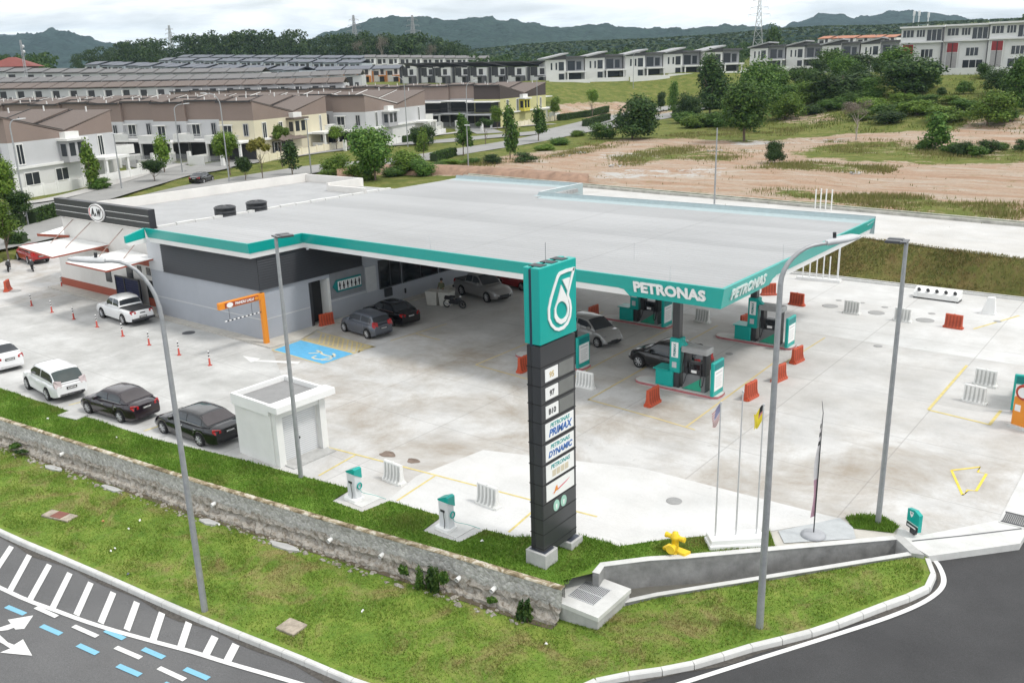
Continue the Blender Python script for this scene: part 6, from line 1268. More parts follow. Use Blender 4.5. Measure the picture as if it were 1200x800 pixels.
def make_unit(name,w_,d,lo,hi,band,porch,side=None,grp='',zv=7.0,zt_=9.2):
    """terrace unit: front at y=0 facing -y, roof high at the front falling to the valley at y=d"""
    t=thing(name,'','house',(0,0,0),0,grp); g=.0
    mb=MB(); zs=lambda y:zt_-(zt_-zv)*y/d
    mb.add([(0,0,-1),(w_,0,-1),(w_,d,-1),(0,d,-1),(0,0,3.2),(w_,0,3.2),(w_,d,3.2),(0,d,3.2)],[(0,1,5,4),(1,2,6,5),(3,0,4,7)],0); mb.add([(0,0,3.2),(w_,0,3.2),(w_,d,3.2),(0,d,3.2),(0,0,6.3),(w_,0,6.3),(w_,d,6.3),(0,d,6.3)],[(0,1,5,4),(1,2,6,5),(3,0,4,7)],1)
    mb.add([(0,0,6.3),(w_,0,6.3),(w_,d,6.3),(0,d,6.3),(0,0,zt_),(w_,0,zt_),(w_,d,zv),(0,d,zv)],[(0,1,5,4),(1,2,6,5),(3,0,4,7)],2); mb.add([(0,d,-1),(w_,d,-1),(w_,d,zv),(0,d,zv)],[(1,0,3,2)],1)
    mb.build('wall',[lo,hi,band],t)
    e=.45; sl=(zv-zt_)/d
    V=[(-.02,-e,zt_-sl*e*0+.12),(w_+.02,-e,zt_+.12),(w_+.02,d+.0,zv+.12),(-.02,d,zv+.12)]; V+=[(x,y,z+.14) for x,y,z in V]
    r=MB().add(V,[(3,2,1,0),(4,5,6,7),(0,1,5,4),(1,2,6,5),(2,3,7,6),(3,0,4,7)]).build('roof',porch.get('tile',tile),t)
    m=MB(); m.add([(w_-.14,-e,zt_+.27),(w_+.02,-e,zt_+.27),(w_+.02,d,zv+.27),(w_-.14,d,zv+.27),(w_-.14,-e,zt_+.36),(w_+.02,-e,zt_+.36),(w_+.02,d,zv+.36),(w_-.14,d,zv+.36)],[(4,5,6,7),(0,1,5,4),(1,2,6,5),(3,0,4,7)]); m.build('party_wall_trim',porch.get('fin',trim),r); MB().box(0,w_,-e-.04,-e+.02,zt_+.02,zt_+.28).build('fascia_board',trim,r)
    m=MB(); m.box(w_*.5-.07,w_*.5+.07,.6,.74,zt_,zt_+.75); m.build('vent_post',white2,r)
    # front: porch slab, columns, balcony, openings
    MB().box(.1,w_-.1,-.05,-.02,.05,2.7).build('porch_opening',shade,t)
    MB().bbox(0,w_-.06,-porch['d'],-.02,2.95,3.25,.03).build('porch_roof',porch.get('slab',white2),t)
    m=MB(); m.bbox(w_-.55,w_-.2,-porch['d']+.2,-porch['d']+.6,-1,2.95,.02); m.build('porch_column',porch.get('slab',white2),t)
    if porch.get('dark'):
        MB().box(.3,w_-.4,-.055,-.02,3.4,5.7).build('glazed_doors',gl2,t); MB().box(0,w_,-porch['d']+.2,-.02,5.75,5.95).build('veranda_roof',porch['dark'],t)
        m=MB()
        for k in range(int(w_/.25)): m.box(k*.25,k*.25+.04,-porch['d']+.1,-porch['d']+.14,3.25,4.3)
        m.box(0,w_,-porch['d']+.08,-porch['d']+.16,4.28,4.36); m.build('railing',trim,t)
    else:
        m=MB(); m.box(0,w_*.62,-porch['d']+.03,-porch['d']+.15,3.25,4.25).box(0,.12,-porch['d']+.15,-.02,3.25,4.25); m.build('balcony_wall',white2,t)
        m=MB()
        for k in range(int(w_*.38/.22)): m.box(w_*.62+k*.22,w_*.62+k*.22+.04,-porch['d']+.05,-porch['d']+.1,3.25,4.2)
        m.box(w_*.62,w_,-porch['d']+.04,-porch['d']+.12,4.15,4.25); m.build('railing',lgrey,t)
        window(t,I4,.8,2.3,3.6,5.5); window(t,I4,w_-2.0,w_-1.2,3.9,5.7,hg); MB().box(.5,2.7,-1.0,-.02,5.6,5.72).build('window_hood',white2,t)
    MB().box(0,w_*.45,-porch['d']-4.6,-porch['d']-4.45,-1,1.5).build('front_fence',white2,t); MB().box(w_-.5,w_,-porch['d']-4.7,-porch['d']-4.2,-1,1.9).build('gate_post',white2,t); MB().box(-.02,.1,-porch['d']-4.44,-porch['d'],-1,1.4).build('side_fence',white2,t)
    m=MB()
    for k in range(int(w_*.45/.2)): m.box(w_*.46+k*.2,w_*.46+k*.2+.05,-porch['d']-4.55,-porch['d']-4.5,0,1.5)
    m.build('gate',grey,t)
    if side:
        M=Matrix.Translation((w_,0,0))@Matrix.Rotation(PI/2,4,'Z')
        for x0,x1,z0,z1 in side['win']: window(t,M,x0,x1,z0,z1)
        if side.get('bay'):
            y0,y1=side['bay']; bm_=side.get('baym',hi); bt_=MB().box(w_-.02,w_+1.3,y0,y1,3.1,5.9).build('bay',bm_,t); MB().box(w_-.1,w_+1.7,y0-.4,y1+.3,5.9,6.2).build('bay_roof',side.get('bayroof',white2),bt_)
            MB().box(w_-.05,w_+.9,(y0+y1)/2-1.3,(y0+y1)/2+1.3,6.2,7.0).build('tank_box',white2,bt_)
            for a,c in ((.3,1.1),(1.5,2.3)): MB().box(w_+1.28,w_+1.33,y0+a*(y1-y0)/2.6,y0+c*(y1-y0)/2.6,3.9,5.6).build('bay_window',gl2,bt_)
            MB().box(w_+.3,w_+1.1,y0-.04,y0,3.9,5.5).build('bay_window',gl2,bt_)
        MB().box(w_-.0,w_+.35,-.0,d,3.0,3.3).build('string_course',white2,t)
        if side.get('canopy'): m=MB(); m.add([(w_,d*.35,3.4),(w_+2.6,d*.35,2.7),(w_+2.6,d,2.7),(w_,d,3.4),(w_,d*.35,3.55),(w_+2.6,d*.35,2.85),(w_+2.6,d,2.85),(w_,d,3.55)],[(3,2,1,0),(4,5,6,7),(0,1,5,4),(1,2,6,5),(2,3,7,6)]); m.build('lean_to_roof',tile,t); MB().box(w_,w_+.05,d*.4,d*.95,.2,2.6).build('side_opening',shade,t)
    return t
def block(name,fx,fy,bx_,by_,n,nb,units,labels,fence_m,depth=None,backlabels=None,win=None):
    """fx,fy: picture point of the front side corner, bx_,by_: of the back one"""
    a,c=GT(fx,fy),GT(bx_,by_); s=(c-a); s.z=0; Lr=s.length; s.normalize(); ang=math.atan2(s.y,s.x)-PI/2
    z0=min(a.z,c.z); z0=(a.z+c.z)/2; D=(depth or Lr)/2; xa=Vector((s.y,-s.x,0)); W_=6.7
    print(name,'side length',round(Lr,1),'z',round(a.z,1),round(c.z,1),'ang',round(math.degrees(ang)),'dist',round(a.length))
    end,mid=units(D)
    def pos(k,back): 
        if not back: p=a-xa*(W_*(k+1)); return Vector((p.x,p.y,z0)),ang
        p=a+s*(2*D)-xa*(W_*k); return Vector((p.x,p.y,z0)),ang+PI
    for back in (0,1):
        for k in range(nb if back else n):
            p,rz=pos(k,back)
            if k==0 and not back: o=end
            elif k==0 and back: o=None
            else: o=mid
            if back and k==0:
                o=end2=units(D,True)[0]; o.location=p; o.rotation_euler.z=rz
            elif o is end or (o is mid and not o.get('placed')): o.location=p; o.rotation_euler.z=rz; o['placed']=1
            else: o=copy_tree(o); o.location=p; o.rotation_euler.z=rz
            if k%2 and o is not end: o.location=o.location+(s*(-.55 if back else .55))+Vector((0,0,.22))
            if k==0: o['label']=(labels[0] if not back else labels[2])
            else: o['label']=labels[1]if not back else labels[3]
            o['group']=name+(' rear row' if back else ' front row')
    for q in (end,mid):
        if 'placed' in q: del q['placed']
    # boundary wall along the road
    f=thing('boundary_wall',labels[4],'wall',(a.x,a.y,z0),ang); m=MB(); m.box(3.2,3.35,-4,2*D+3,-1.2,1.15); m.build('low_wall',fence_m,f); m=MB()
    for k in range(int((2*D+7)/2.4)): m.box(3.12,3.43,-4+k*2.4,-3.65+k*2.4,-1.2,1.35)
    m.build('piers',fence_m,f)
    return a,s,xa,D
gs='terrace houses of the '
# mirrored rear unit: side wall lies at local x=0 after the half turn, so build with its own side flag on the left
def mk(lo,hi,band,porch,sidef,sider,eln):
    def units(D,rear=False):
        if rear:
            t=make_unit('terrace_house',6.7,D,eln[0],eln[1],eln[2],porch,None)
            M=Matrix.Rotation(-PI/2,4,'Z')
            for x0,x1,z0,z1 in sider: window(t,Matrix.Translation((0,0,0))@M,-x1,-x0,z0,z1)
            MB().box(-.35,0,-.0,D,3.0,3.3).build('string_course',white2,t); MB().box(-3.0,-.02,1.0,6.2,2.9,3.25).build('side_porch_roof',white2,t); [MB().bbox(-2.9,-2.5,q,q+.4,-1,2.95,.02).build('side_porch_column',white2,t) for q in (1.1,5.6)]
            return (t,None)
        e=make_unit('terrace_house',6.7,D,eln[0],eln[1],eln[2],porch,sidef); mm=make_unit('terrace_house',6.7,D,lo,hi,band,porch); return e,mm
    return units
pA={'d':4.2}; pF={'d':4.2,'fin':white2}; pB={'d':4.5,'dark':white2,'slab':lgrey}
block('left grey terrace',20,229,140,206,5,5,mk(hw_,hlg,hb,pA,{'win':[(1.2,2.2,3.6,6.0),(1.8,4.2,.9,2.4),(7.2,9.4,.9,2.4)],'bay':(8.6,12.0),'baym':hg},[(2.5,3.4,3.4,6.0),(4.6,5.6,.8,2.6)],(hw_,hlg,hb)),
  ['pale grey end house with a projecting bay and white framed windows at the far left','pale grey terrace house of the leftmost block with brown roof','rear end house of the leftmost block with a white side porch','rear terrace house of the leftmost block with brown sloping roof','white boundary wall in front of the leftmost end house'],white2)
block('balconied cream terrace',302,188,386,173,24,24,mk(hg,hlg,hb,pA,{'win':[(2.2,3.2,3.4,5.8),(7.0,7.9,3.4,5.6),(5.0,7,.8,2.4)],'bay':(9.6,13.5),'baym':hc,'bayroof':tile,'canopy':1},[(2.2,2.7,1.5,6.0)],(hc,hc,hb)),
  ['cream end house with a brown gable band and lean-to roof beside the road','grey terrace house with white balcony walls in the row left of the cream end house','cream rear end house with a taupe gable behind the cream bay','rear terrace house behind the balconied row with brown sloping roof','cream boundary wall with narrow slots beside the cream end house'],cream)
block('grey and white terrace',431,172,500,158,24,24,mk(hg,hlg,hb,pF,{'win':[(4.0,4.9,3.4,6.0),(3.8,4.6,.6,2.6),(6.4,7.3,.6,2.6)],'bay':(7.4,11.5),'baym':hg},[(3.5,4.3,3.4,6.0)],(hw_,hlg,hb)),
  ['pale grey and white end house right of the big dark roadside tree','grey terrace house in the row running left from the grey and white end house','grey rear end house with a low white porch','rear terrace house behind the grey and white row with brown sloping roof','white boundary wall below the grey and white end house'],white2)
block('yellow green terrace',587,150,640,141,20,20,mk(hg,hg,hb,pB,{'win':[(3.2,4.2,3.3,6.0),(8.6,9.6,3.3,6.0)],'bay':(10.2,13.6),'baym':hvy},[(3.0,3.8,3.3,5.8)],(hy,hy,mat('dark_brown_band',(.06,.045,.042),.8))),
  ['yellow green end house with a dark brown gable and a bright yellow bay','grey terrace house with dark glazed verandas left of the yellow green end house','yellow green rear end house at the edge of the grass slope','rear terrace house behind the veranda row with brown sloping roof','cream boundary wall in front of the yellow green end house'],cream)
# ------------------------------------------------------------------ distant rows
def row(name,label,p0,p1,n,build,grp,gap=0,sz=1):
    a,c=AT(*p0),AT(*p1); d=c-a; d.z=0; w_=d.length/n; ang=math.atan2(d.y,d.x); first=None
    print(name,'unit width',round(w_,1),'dist',round(a.length),round(c.length))
    for k in range(n):
        p=a.lerp(c,k/n)+Vector((-d.y,d.x,0)).normalized()*(1.4*(k%2)) if hasattr(d,'y') else a
        if first is None: first=o=build(w_-gap)
        else: o=copy_tree(first)
        o.location=p; o.rotation_euler.z=ang; o['label']=label; o['group']=grp; o.scale=(1,1,sz)
    return first
def far_unit(wall,roofm,acc,h=7.6,d=11,shed=False):
    def f(w_):
        t=thing('distant_house','','house'); mb=MB(); mb.box(0,w_,0,d,-2,h-.7 if not shed else h-1.4); mb.build('wall',wall,t)
        if shed: V=[(-.1,-1,h+.3),(w_*.92,-1,h+.3),(w_*.92,d,h-1.2),(-.1,d,h-1.2)]
        else: V=[(-.0,-.8,h-.5),(w_*.96,-.8,h-.5),(w_*.96,d*.5,h+.75),(0,d*.5,h+.75)]
        V+=[(x,y,z+.2) for x,y,z in V]; m=MB().add(V,[(3,2,1,0),(4,5,6,7),(0,1,5,4),(1,2,6,5),(2,3,7,6),(3,0,4,7)])
        if not shed: m.add([(0,d*.5,h+.95),(w_*.96,d*.5,h+.95),(w_*.96,d+.6,h-.5),(0,d+.6,h-.5)],[(0,1,2,3)])
        m.build('roof',roofm,t)
        if not shed: MB().prism([(0,h-.6),(d,h-.6),(d*.5,h+.68)],0,w_*.5,0,Matrix(((0,0,1,0),(1,0,0,0),(0,1,0,0),(0,0,0,1)))).build('gable',wall,t)
        m=MB(); m.box(w_*.12,w_*.46,-.05,-.0,3.2,h-1.2).box(w_*.5,w_*.92,-.05,0,.2,2.7).box(w_*.58,w_*.8,-.05,0,3.5,5.4); m.build('openings',shade,t)
        m=MB(); m.box(w_*.5,w_*.96,-2.2,0,2.8,3.2).box(w_*.93,w_*.99,-2.2,0,-1,3.0); m.build('porch',acc,t); MB().box(w_*.05,w_*.1,-.9,-.0,0,h-1.2).build('fin_wall',acc,t)
        return t
    return f
bg_b=mat('far_blue_grey',(.38,.42,.47),.8,var=.06,scale=.2); bg_r=mat('far_slate_roof',(.13,.14,.165),.8,var=.15,scale=.5); acc_o=mat('far_orange',(.5,.2,.06),.8)
row('r1','blue grey terrace house in the front row on the left rise',(103,94,440),(352,103,365),15,far_unit(bg_b,bg_r,hw_,6.6),'front row of blue grey houses')
row('r2','blue grey terrace house in the second row on the left rise',(188,86,500),(425,90,440),17,far_unit(bg_b,bg_r,hw_,6.4),'second row of blue grey houses')
row('r2b','slate roofed terrace house in the third row below the forest',(210,80,560),(440,82,500),18,far_unit(bg_b,bg_r,hlg,6.2),'third row of blue grey houses')
row('r3','distant terrace house with orange porch panels',(318,101,380),(470,98,365),9,far_unit(hw_,bg_r,acc_o,6.0),'houses with orange panels')
row('r4b','grey roofed terrace house below the pale bare trees',(428,83,470),(575,84,470),11,far_unit(hw_,tile_g,hw_,6.6),'grey roofed far houses')
row('r4','modern white house with a dark flat roof slab in the far row',(470,100,345),(640,101,300),8,far_unit(hw_,hdk,hdk,7.2,11,True),'modern dark roofed row')
def semi(w_):
    t=thing('modern_house','','house'); d=13
    MB().box(0,w_*.5,0,d,-2,6.2).build('white_wall',hw_,t); MB().box(w_*.5,w_*.97,1.0,d,-2,6.6).build('grey_wall',mat('house_mid_grey',(.27,.275,.29),.8),t)
    V=[(-.6,-1.2,6.3),(w_*.55,-1.2,7.6),(w_*.55,d,7.6),(-.6,d,6.3)]; V+=[(x,y,z+.35) for x,y,z in V]; MB().add(V,[(3,2,1,0),(4,5,6,7),(0,1,5,4),(1,2,6,5),(2,3,7,6),(3,0,4,7)]).build('mono_pitch_roof',mat('far_grey_roof',(.33,.335,.345),.7),t)
    MB().prism([(0,6.2),(w_*.5,6.2),(w_*.5,7.5)],-.02,.3,0,Matrix.Rotation(PI/2,4,'X')).build('gable_panel',hdk,t)
    MB().box(w_*.48,w_+.1,-.6,d,6.6,7.0).build('flat_roof',hdk,t)
    for x0,x1,z0,z1,y in ((.12,.16,3.6,5.4,0),(.24,.28,3.6,5.4,0),(.32,.45,3.4,5.6,0),(.32,.45,.6,2.6,0),(.56,.74,3.4,5.8,1),(.78,.9,3.5,5.6,1),(.56,.9,.2,2.6,1)): MB().box(w_*x0,w_*x1,y-.06,y-.01,z0,z1).build('window',gl2,t)
    MB().box(w_*.5,w_*1.0,-2.6,.98,2.8,3.2).build('porch_roof',hw_,t); [MB().box(w_*q,w_*(q+.03),-2.5,-2.2,-1,2.8).build('porch_column',hw_,t) for q in (.5,.93)]
    MB().box(0,w_,-6,-5.8,-1.2,1.1).build('garden_wall',hw_,t); return t
row('r5','large white modern house with a sloping grey roof above the grass slope',(640,99,300),(868,87,318),5,semi,'white modern houses above the slope',0,1.2)
row('r6','white modern house with a sloping grey roof right of the steel pylon',(878,84,318),(1052,79,310),4,semi,'white modern houses beside the trees',0,1.15)
row('r7','orange roofed distant house before the palm plantation',(958,59,520),(1048,58,500),6,far_unit(hw_,mat('orange_tiles',(.4,.17,.1),.8,var=.2,scale=.4),hw_,6),'orange roofed houses')
def apt(w_):
    t=thing('row_apartment','','apartment'); d=13; MB().box(0,w_,0,d,-2,10.4).build('wall',hw_,t); MB().box(-.2,w_+.1,-1.2,d,10.4,10.8).build('roof_slab',hw_,t)
    MB().box(0,w_,-.9,0,6.9,7.2).build('terrace_slab',hw_,t); MB().box(w_*.06,w_*.34,-.5,0,.2,6.7).build('red_bay',hw_,t); MB().box(w_*.08,w_*.32,-.55,-.5,4.5,6.6).build('red_panel',mat('maroon_panel',(.26,.03,.035),.7),t); MB().box(w_*.08,w_*.32,-.56,-.5,.6,4.4).build('slatted_screen',mat('screen_grey',(.33,.32,.32),.7),t)
    MB().box(w_*.19,w_*.21,-.62,-.56,.6,6.6).build('mullion',trim,t); MB().box(w_*.965,w_*1.0,-.6,0,.2,10.3).build('dark_fin',hdk,t)
    for x0,x1,z0,z1 in ((.5,.78,3.6,5.4),(.04,.3,8.3,9.9),(.36,.56,8.3,9.9),(.6,.94,7.4,9.9),(.45,.9,.2,2.6)):
        f=MB().box(w_*x0,w_*x1,-.06,-.01,z0,z1).build('window',gl2,t); m=MB()
        for q in np.linspace(x0,x1,4): m.box(w_*q-.06,w_*q+.06,-.1,-.06,z0,z1)
        m.build('frame',hw_,f)
    MB().box(0,w_,-5,-4.8,-2,.9).build('garden_wall',hw_,t); return t
row('r8','three storey white apartment unit with maroon panels at the upper right',(1052,86,243),(1268,80,238),4,apt,'white and maroon apartment row',0,.97)
for k,(pa,ra,pb,rb,n,ro,l) in enumerate(((-90,300,420,262,26,tile,'brown roofed terrace house in the first row behind the near terraces'),(-90,335,440,290,27,tile_g,'grey roofed terrace house in the second row behind the near terraces'),(-60,372,330,330,19,tile_g,'grey roofed terrace house in the third row behind the near terraces'))):
    P=[]
    for px,r in ((pa,ra),(pb,rb)): a_=math.atan((px-600)/CF)-CA; x,y=r*math.sin(a_),r*math.cos(a_); P.append((px,0,r,x,y))
    a_=Vector((P[0][3],P[0][4],T0(P[0][3],P[0][4])));c_=Vector((P[1][3],P[1][4],T0(P[1][3],P[1][4]))); d_=c_-a_; w_=Vector((d_.x,d_.y,0)).length/n; f0=far_unit(hlg,ro,hw_,8.2,13)(w_)
    for i in range(n):
        p=a_.lerp(c_,i/n); p.z=T0(p.x,p.y)-.2; o=f0 if i==0 else copy_tree(f0); o.location=p; o.rotation_euler.z=math.atan2(d_.y,d_.x); o['label']=l; o['group']='rows behind the near terraces, row of '+('brown roofs','grey roofs','far grey roofs')[k]
# red roofed hall at the far left
p=AT(20,97,380); r_=math.hypot(p.x,p.y); t=thing('red_roofed_hall','low hall with a two tier red hipped roof at the far left edge','building',(p.x,p.y,p.z),R(45)); s=r_/CF
def hip(m,x,y,z0,z1,k): m.add([(-x,-y,z0),(x,-y,z0),(x,y,z0),(-x,y,z0),(-x*k,-y*k,z1),(x*k,-y*k,z1),(x*k,y*k,z1),(-x*k,y*k,z1)],[(0,1,5,4),(1,2,6,5),(2,3,7,6),(3,0,4,7),(4,5,6,7),(3,2,1,0)])
rm=mat('red_tiles',(.20,.055,.045),.8,var=.15,scale=.4); MB().box(-32*s,32*s,-18*s,18*s,-3,7*s).build('wall',hc,t); m=MB(); hip(m,40*s,24*s,7*s,13*s,.5); m.build('lower_roof',rm,t); MB().box(-19*s,19*s,-11*s,11*s,12*s,15*s).build('clerestory',hb,t); m=MB(); hip(m,24*s,15*s,15*s,24*s,.12); m.build('upper_roof',rm,t)
# ------------------------------------------------------------------ trees
LB=leafmat('bright_leaves',(.06,.12,.012),(.12,.21,.025),(.21,.29,.05)); LM=leafmat('mid_leaves',(.03,.08,.012),(.07,.15,.022),(.14,.225,.045)); LD=leafmat('dark_leaves',(.014,.04,.010),(.036,.08,.017),(.085,.135,.032)); LY=leafmat('yellowish_leaves',(.12,.13,.02),(.21,.20,.035),(.3,.26,.06)); LG=leafmat('bare_twigs',(.11,.09,.07),(.17,.14,.11),(.23,.2,.16),.05); LP=leafmat('palm_leaves',(.02,.05,.014),(.045,.085,.022),(.085,.125,.04))
LMm={'B':LB,'M':LM,'D':LD,'Y':LY,'G':LG,'P':LP}
bark=mat('bark',(.16,.12,.09),.9,var=.3,scale=5); barkg=mat('pale_bark',(.36,.32,.28),.9,var=.2,scale=5)
def crown_pts(shape,n,seed,lobes=9):
    """unit crown: x,y in -0.5..0.5, z 0..1"""
    g=np.random.default_rng(seed); L_=[]
    for k in range(lobes):
        a=g.uniform(0,2*PI); 
        if shape=='round': z=g.uniform(.16,.8); r=g.uniform(.05,.26); s=g.uniform(.17,.27)
        elif shape=='tall': z=g.uniform(.12,.9); r=g.uniform(.02,.28)*(1.1-z); s=g.uniform(.14,.22)
        elif shape=='col': z=(k+.5)/lobes*.86+.06; r=g.uniform(0,.1); s=.34*(1-abs(z-.35)*.95)
        elif shape=='wide': z=g.uniform(.12,.72); r=g.uniform(.05,.32); s=g.uniform(.15,.24)
        elif shape=='umb': z=g.uniform(.6,.85); r=g.uniform(.05,.36); s=g.uniform(.13,.19)
        else: z=g.uniform(.2,.7); r=g.uniform(.05,.32); s=g.uniform(.18,.28)
        L_.append((r*math.cos(a),r*math.sin(a),z,s,s*g.uniform(.75,1.1)*(1.3 if shape in('tall','col') else 1)))
    per=n//lobes; P=[];N=[]
    for x,y,z,s,sz in L_:
        d=g.normal(0,1,(per,3)); d/=np.linalg.norm(d,axis=1)[:,None]; rr=g.uniform(.38,1.2,(per,1))**.75
        # ragged lobes: carve with low-frequency angular noise
        rr*=1+.34*np.sin(d[:,:1]*5+seed)*np.cos(d[:,1:2]*6+d[:,2:3]*4)
        q=d*rr*np.array([s,s,sz])+np.array([x,y,z]); P.append(q); N.append(d+np.array([0,0,.35]))
    P=np.concatenate(P);N=np.concatenate(N); P[:,2]=np.clip(P[:,2],.02,1.15); return P,N
TREES={}
def tree_proto(shape,lm,var,n,leaf):
    key=(shape,lm,var)
    if key in TREES: return TREES[key]
    P,N=crown_pts(shape,n,hash((shape,var))%9973 if False else sum(map(ord,shape))*7+var*131,{'round':13,'tall':14,'col':8,'wide':17,'umb':8,'bush':9}[shape])
    v,f=leafcloud(P,N,leaf,0)
    cm=bpy.data.meshes.new('crown'); tmp=npmesh('crown',v,f,LMm[lm]); cm=tmp.data; bpy.data.objects.remove(tmp)
    m=MB(); g=random.Random(var*17+5)
    m.tube([(0,0,-.12),(.0,0,.0),(.012,.008,.2),(.0,.01,.5),(.01,0,.8)],[.03,.026,.02,.013,.004],7)
    for k in range(7):
        a=g.uniform(0,2*PI); z=g.uniform(.12,.5); r=g.uniform(.15,.36); m.tube([(0,0,z),(r*.5*math.cos(a),r*.5*math.sin(a),z+.12),(r*math.cos(a),r*math.sin(a),z+.26)],[.011,.008,.003],5)
    tmp=m.build('trunk',barkg if lm in('G',) else bark); tm=tmp.data; bpy.data.objects.remove(tmp); TREES[key]=(cm,tm); return TREES[key]
NT=0
def tree(nm,label,px,py,ty,wpx,shape='round',lm='M',var=0,n=2600,leaf=.03,trunk=.25,group=None,base=None,cat='tree'):
    """px,py ground point in the photo, ty picture height of the top, wpx crown width in pixels"""
    global NT
    b_=base or GT(px,py); r=math.hypot(b_.x,b_.y); h=AT(px,ty,r).z-b_.z; dist=math.sqrt(r*r+(CH-b_.z)**2); wd=wpx/CF*dist*1.02
    cm,tm=tree_proto(shape,lm,var,n,leaf); t=thing(nm,label,cat,b_,rnd.uniform(0,6.28),group)
    c=bpy.data.objects.new('crown',cm); COL.objects.link(c); c.parent=t; c.location=(0,0,h*trunk); c.scale=(wd/.92,wd/.92,h*(1-trunk)/1.04)
    k=bpy.data.objects.new('trunk',tm); COL.objects.link(k); k.parent=t; tw=max(wd*.9,h*.3); k.scale=(tw,tw,h*.92); NT+=1; return t
TL=[('street_tree','bright green street tree leaning in at the left edge, upper one',6,262,183,34,'round','B',0,.4),('street_tree','bright green street tree at the left edge, lower one beside the hedge',10,303,232,46,'tall','B',1,.35),
('small_tree','dark small tree crown in front of the leftmost lamp post',26,263,222,28,'round','D',0,.35),('columnar_tree','tall bright green tree covering the bay of the leftmost end house',109,222,164,29,'tall','B',2,.1),('shrub','bright bush at the foot of the tall tree by the leftmost end house',119,222,206,24,'bush','M',0,0),
('small_tree','dark round small tree beside the white porch',182,214,186,27,'round','D',1,.35),('street_tree','bright slender tree in front of the balconied terrace',193,203,158,27,'tall','B',0,.15),
('street_tree','bright round crowned tree left of the cream end house',270,205,152,32,'round','B',1,.35),('street_tree','yellowish flat crowned tree before the cream end house',308,210,160,26,'umb','Y',0,.4),('small_tree','small dark tree beside the big curved lamp post',288,212,181,22,'round','D',2,.3),
('street_tree','bright flat crowned tree in front of the cream bay',331,196,146,23,'umb','B',1,.4),('small_tree','dark conical tree before the cream boundary wall',343,206,166,30,'tall','D',0,.2),('street_tree','round bright tree beside the thin straight post',395,176,145,23,'round','B',2,.35),
('roadside_tree','large dense dark tree on the road bank behind the canopy roof',440,212,140,60,'round','M',3,.08),('shrub','bright green bush left of the large dense roadside tree',398,205,178,34,'bush','B',1,0),('shrub','low dark green bush right of the large dense roadside tree',492,206,184,34,'bush','M',1,0),('shrub','bright bush behind the canopy roof edge',478,203,172,40,'bush','B',2,0),
('shrub','rounded dark shrub beside the grey boundary wall',492,171,146,24,'round','D',3,.05),('street_tree','bright tree in front of the grey and white end house',497,186,145,22,'tall','B',3,.2),('shrub','dark rounded shrub by the low porch of the grey end house',503,171,143,20,'round','D',4,.05),
('street_tree','two-lobed green tree before the veranda terrace',543,183,131,29,'tall','M',1,.22),('small_tree','dark umbrella-shaped tree before the verandas',569,170,138,21,'umb','D',1,.4),('street_tree','bright small tree against the dark verandas',583,152,122,16,'round','B',4,.3),
('street_tree','tall loose young tree before the yellow green end house',598,186,122,30,'tall','M',2,.12),('street_tree','leafy tree right of the yellow green end house',631,166,120,28,'tall','M',3,.22),('street_tree','thin bright tree at the foot of the grass slope',650,143,113,15,'round','B',0,.4),('street_tree','bright lollipop tree on the grass slope',694,138,102,18,'round','B',2,.45),
('roadside_tree','large dark spreading tree beside the road bend',741,163,102,60,'round','D',5,.06),('shrub','greyish shrub left of the large spreading tree',706,163,140,34,'bush','M',3,0),('small_tree','dark small tree by the far road',774,133,107,13,'round','D',0,.3),('columnar_tree','dark green columnar tree by the far road',789,137,96,17,'col','M',0,.2),
('big_tree','tall brownish dark tree left of the pair of big trees',832,133,64,58,'tall','D',2,.06),('big_tree','big dense round tree standing on the bare soil',872,166,88,66,'round','M',6,.14),('big_tree','big round tree behind the one on the bare soil',888,140,64,52,'round','M',7,.08),
('young_tree','small young tree alone on the bare soil',908,191,160,26,'round','D',5,.05),('big_tree','wide dark tree crown right of the bright shrubs',985,118,77,66,'wide','D',1,.05),('shrub','bright green shrub in the middle of the thicket',957,120,90,42,'bush','B',3,0),('shrub','mid green shrub beside the two big round trees',925,118,92,36,'bush','M',4,0),('small_tree','dark shrub tree in front of the white houses',935,100,76,26,'round','D',6,.1),
('big_tree','reddish tipped tree before the white modern houses',972,88,53,34,'round','M',8,.1),('big_tree','dark tree right of the reddish tipped tree',1003,88,56,40,'wide','D',2,.08),('small_tree','dark shrub tree above the wide dark crown',958,92,66,26,'round','D',7,.1),
('big_tree','very large dense dark tree on the grassy slope',1061,112,56,68,'wide','D',3,.03),('big_tree','lighter tree crown peeping above the very large dark tree',1050,96,52,40,'round','M',9,.1),('shrub','dark shrub left of the very large dark tree',1033,90,58,24,'bush','D',4,0),
('bare_tree','leafless greyish tree on the bare soil path',1003,164,115,36,'umb','G',0,.25),('young_tree','feathery bright green young tree on the right of the soil',1096,176,134,38,'tall','M',5,.06),('small_tree','bright feathery tree at the right edge of the slope',1157,148,99,46,'round','B',5,.1),('big_tree','tall dark tree at the upper right edge',1190,130,68,44,'tall','M',4,.06),
('shrub','small round bush on the slope left of the apartments',1129,110,91,20,'bush','M',5,0),('shrub','small round dark bush below the apartments',1152,92,71,18,'round','D',8,.02),('shrub','dark bush on the slope left of the small round bush',1102,112,100,14,'bush','D',5,0),('small_tree','dark tree in front of the apartment hedge',1102,82,60,22,'round','D',9,.2)]
TL+=[('shrub','leafy shrub in the row beside the feathery young tree',x,y,y-h,w_,'bush',c,k%6,0) for k,(x,y,h,w_,c) in enumerate(((1116,180,14,22,'M'),(1130,182,18,26,'D'),(1145,183,15,22,'M'),(1160,180,20,24,'D'),(1176,176,12,18,'M'),(1082,176,14,22,'M'),(1196,178,18,16,'D')))]
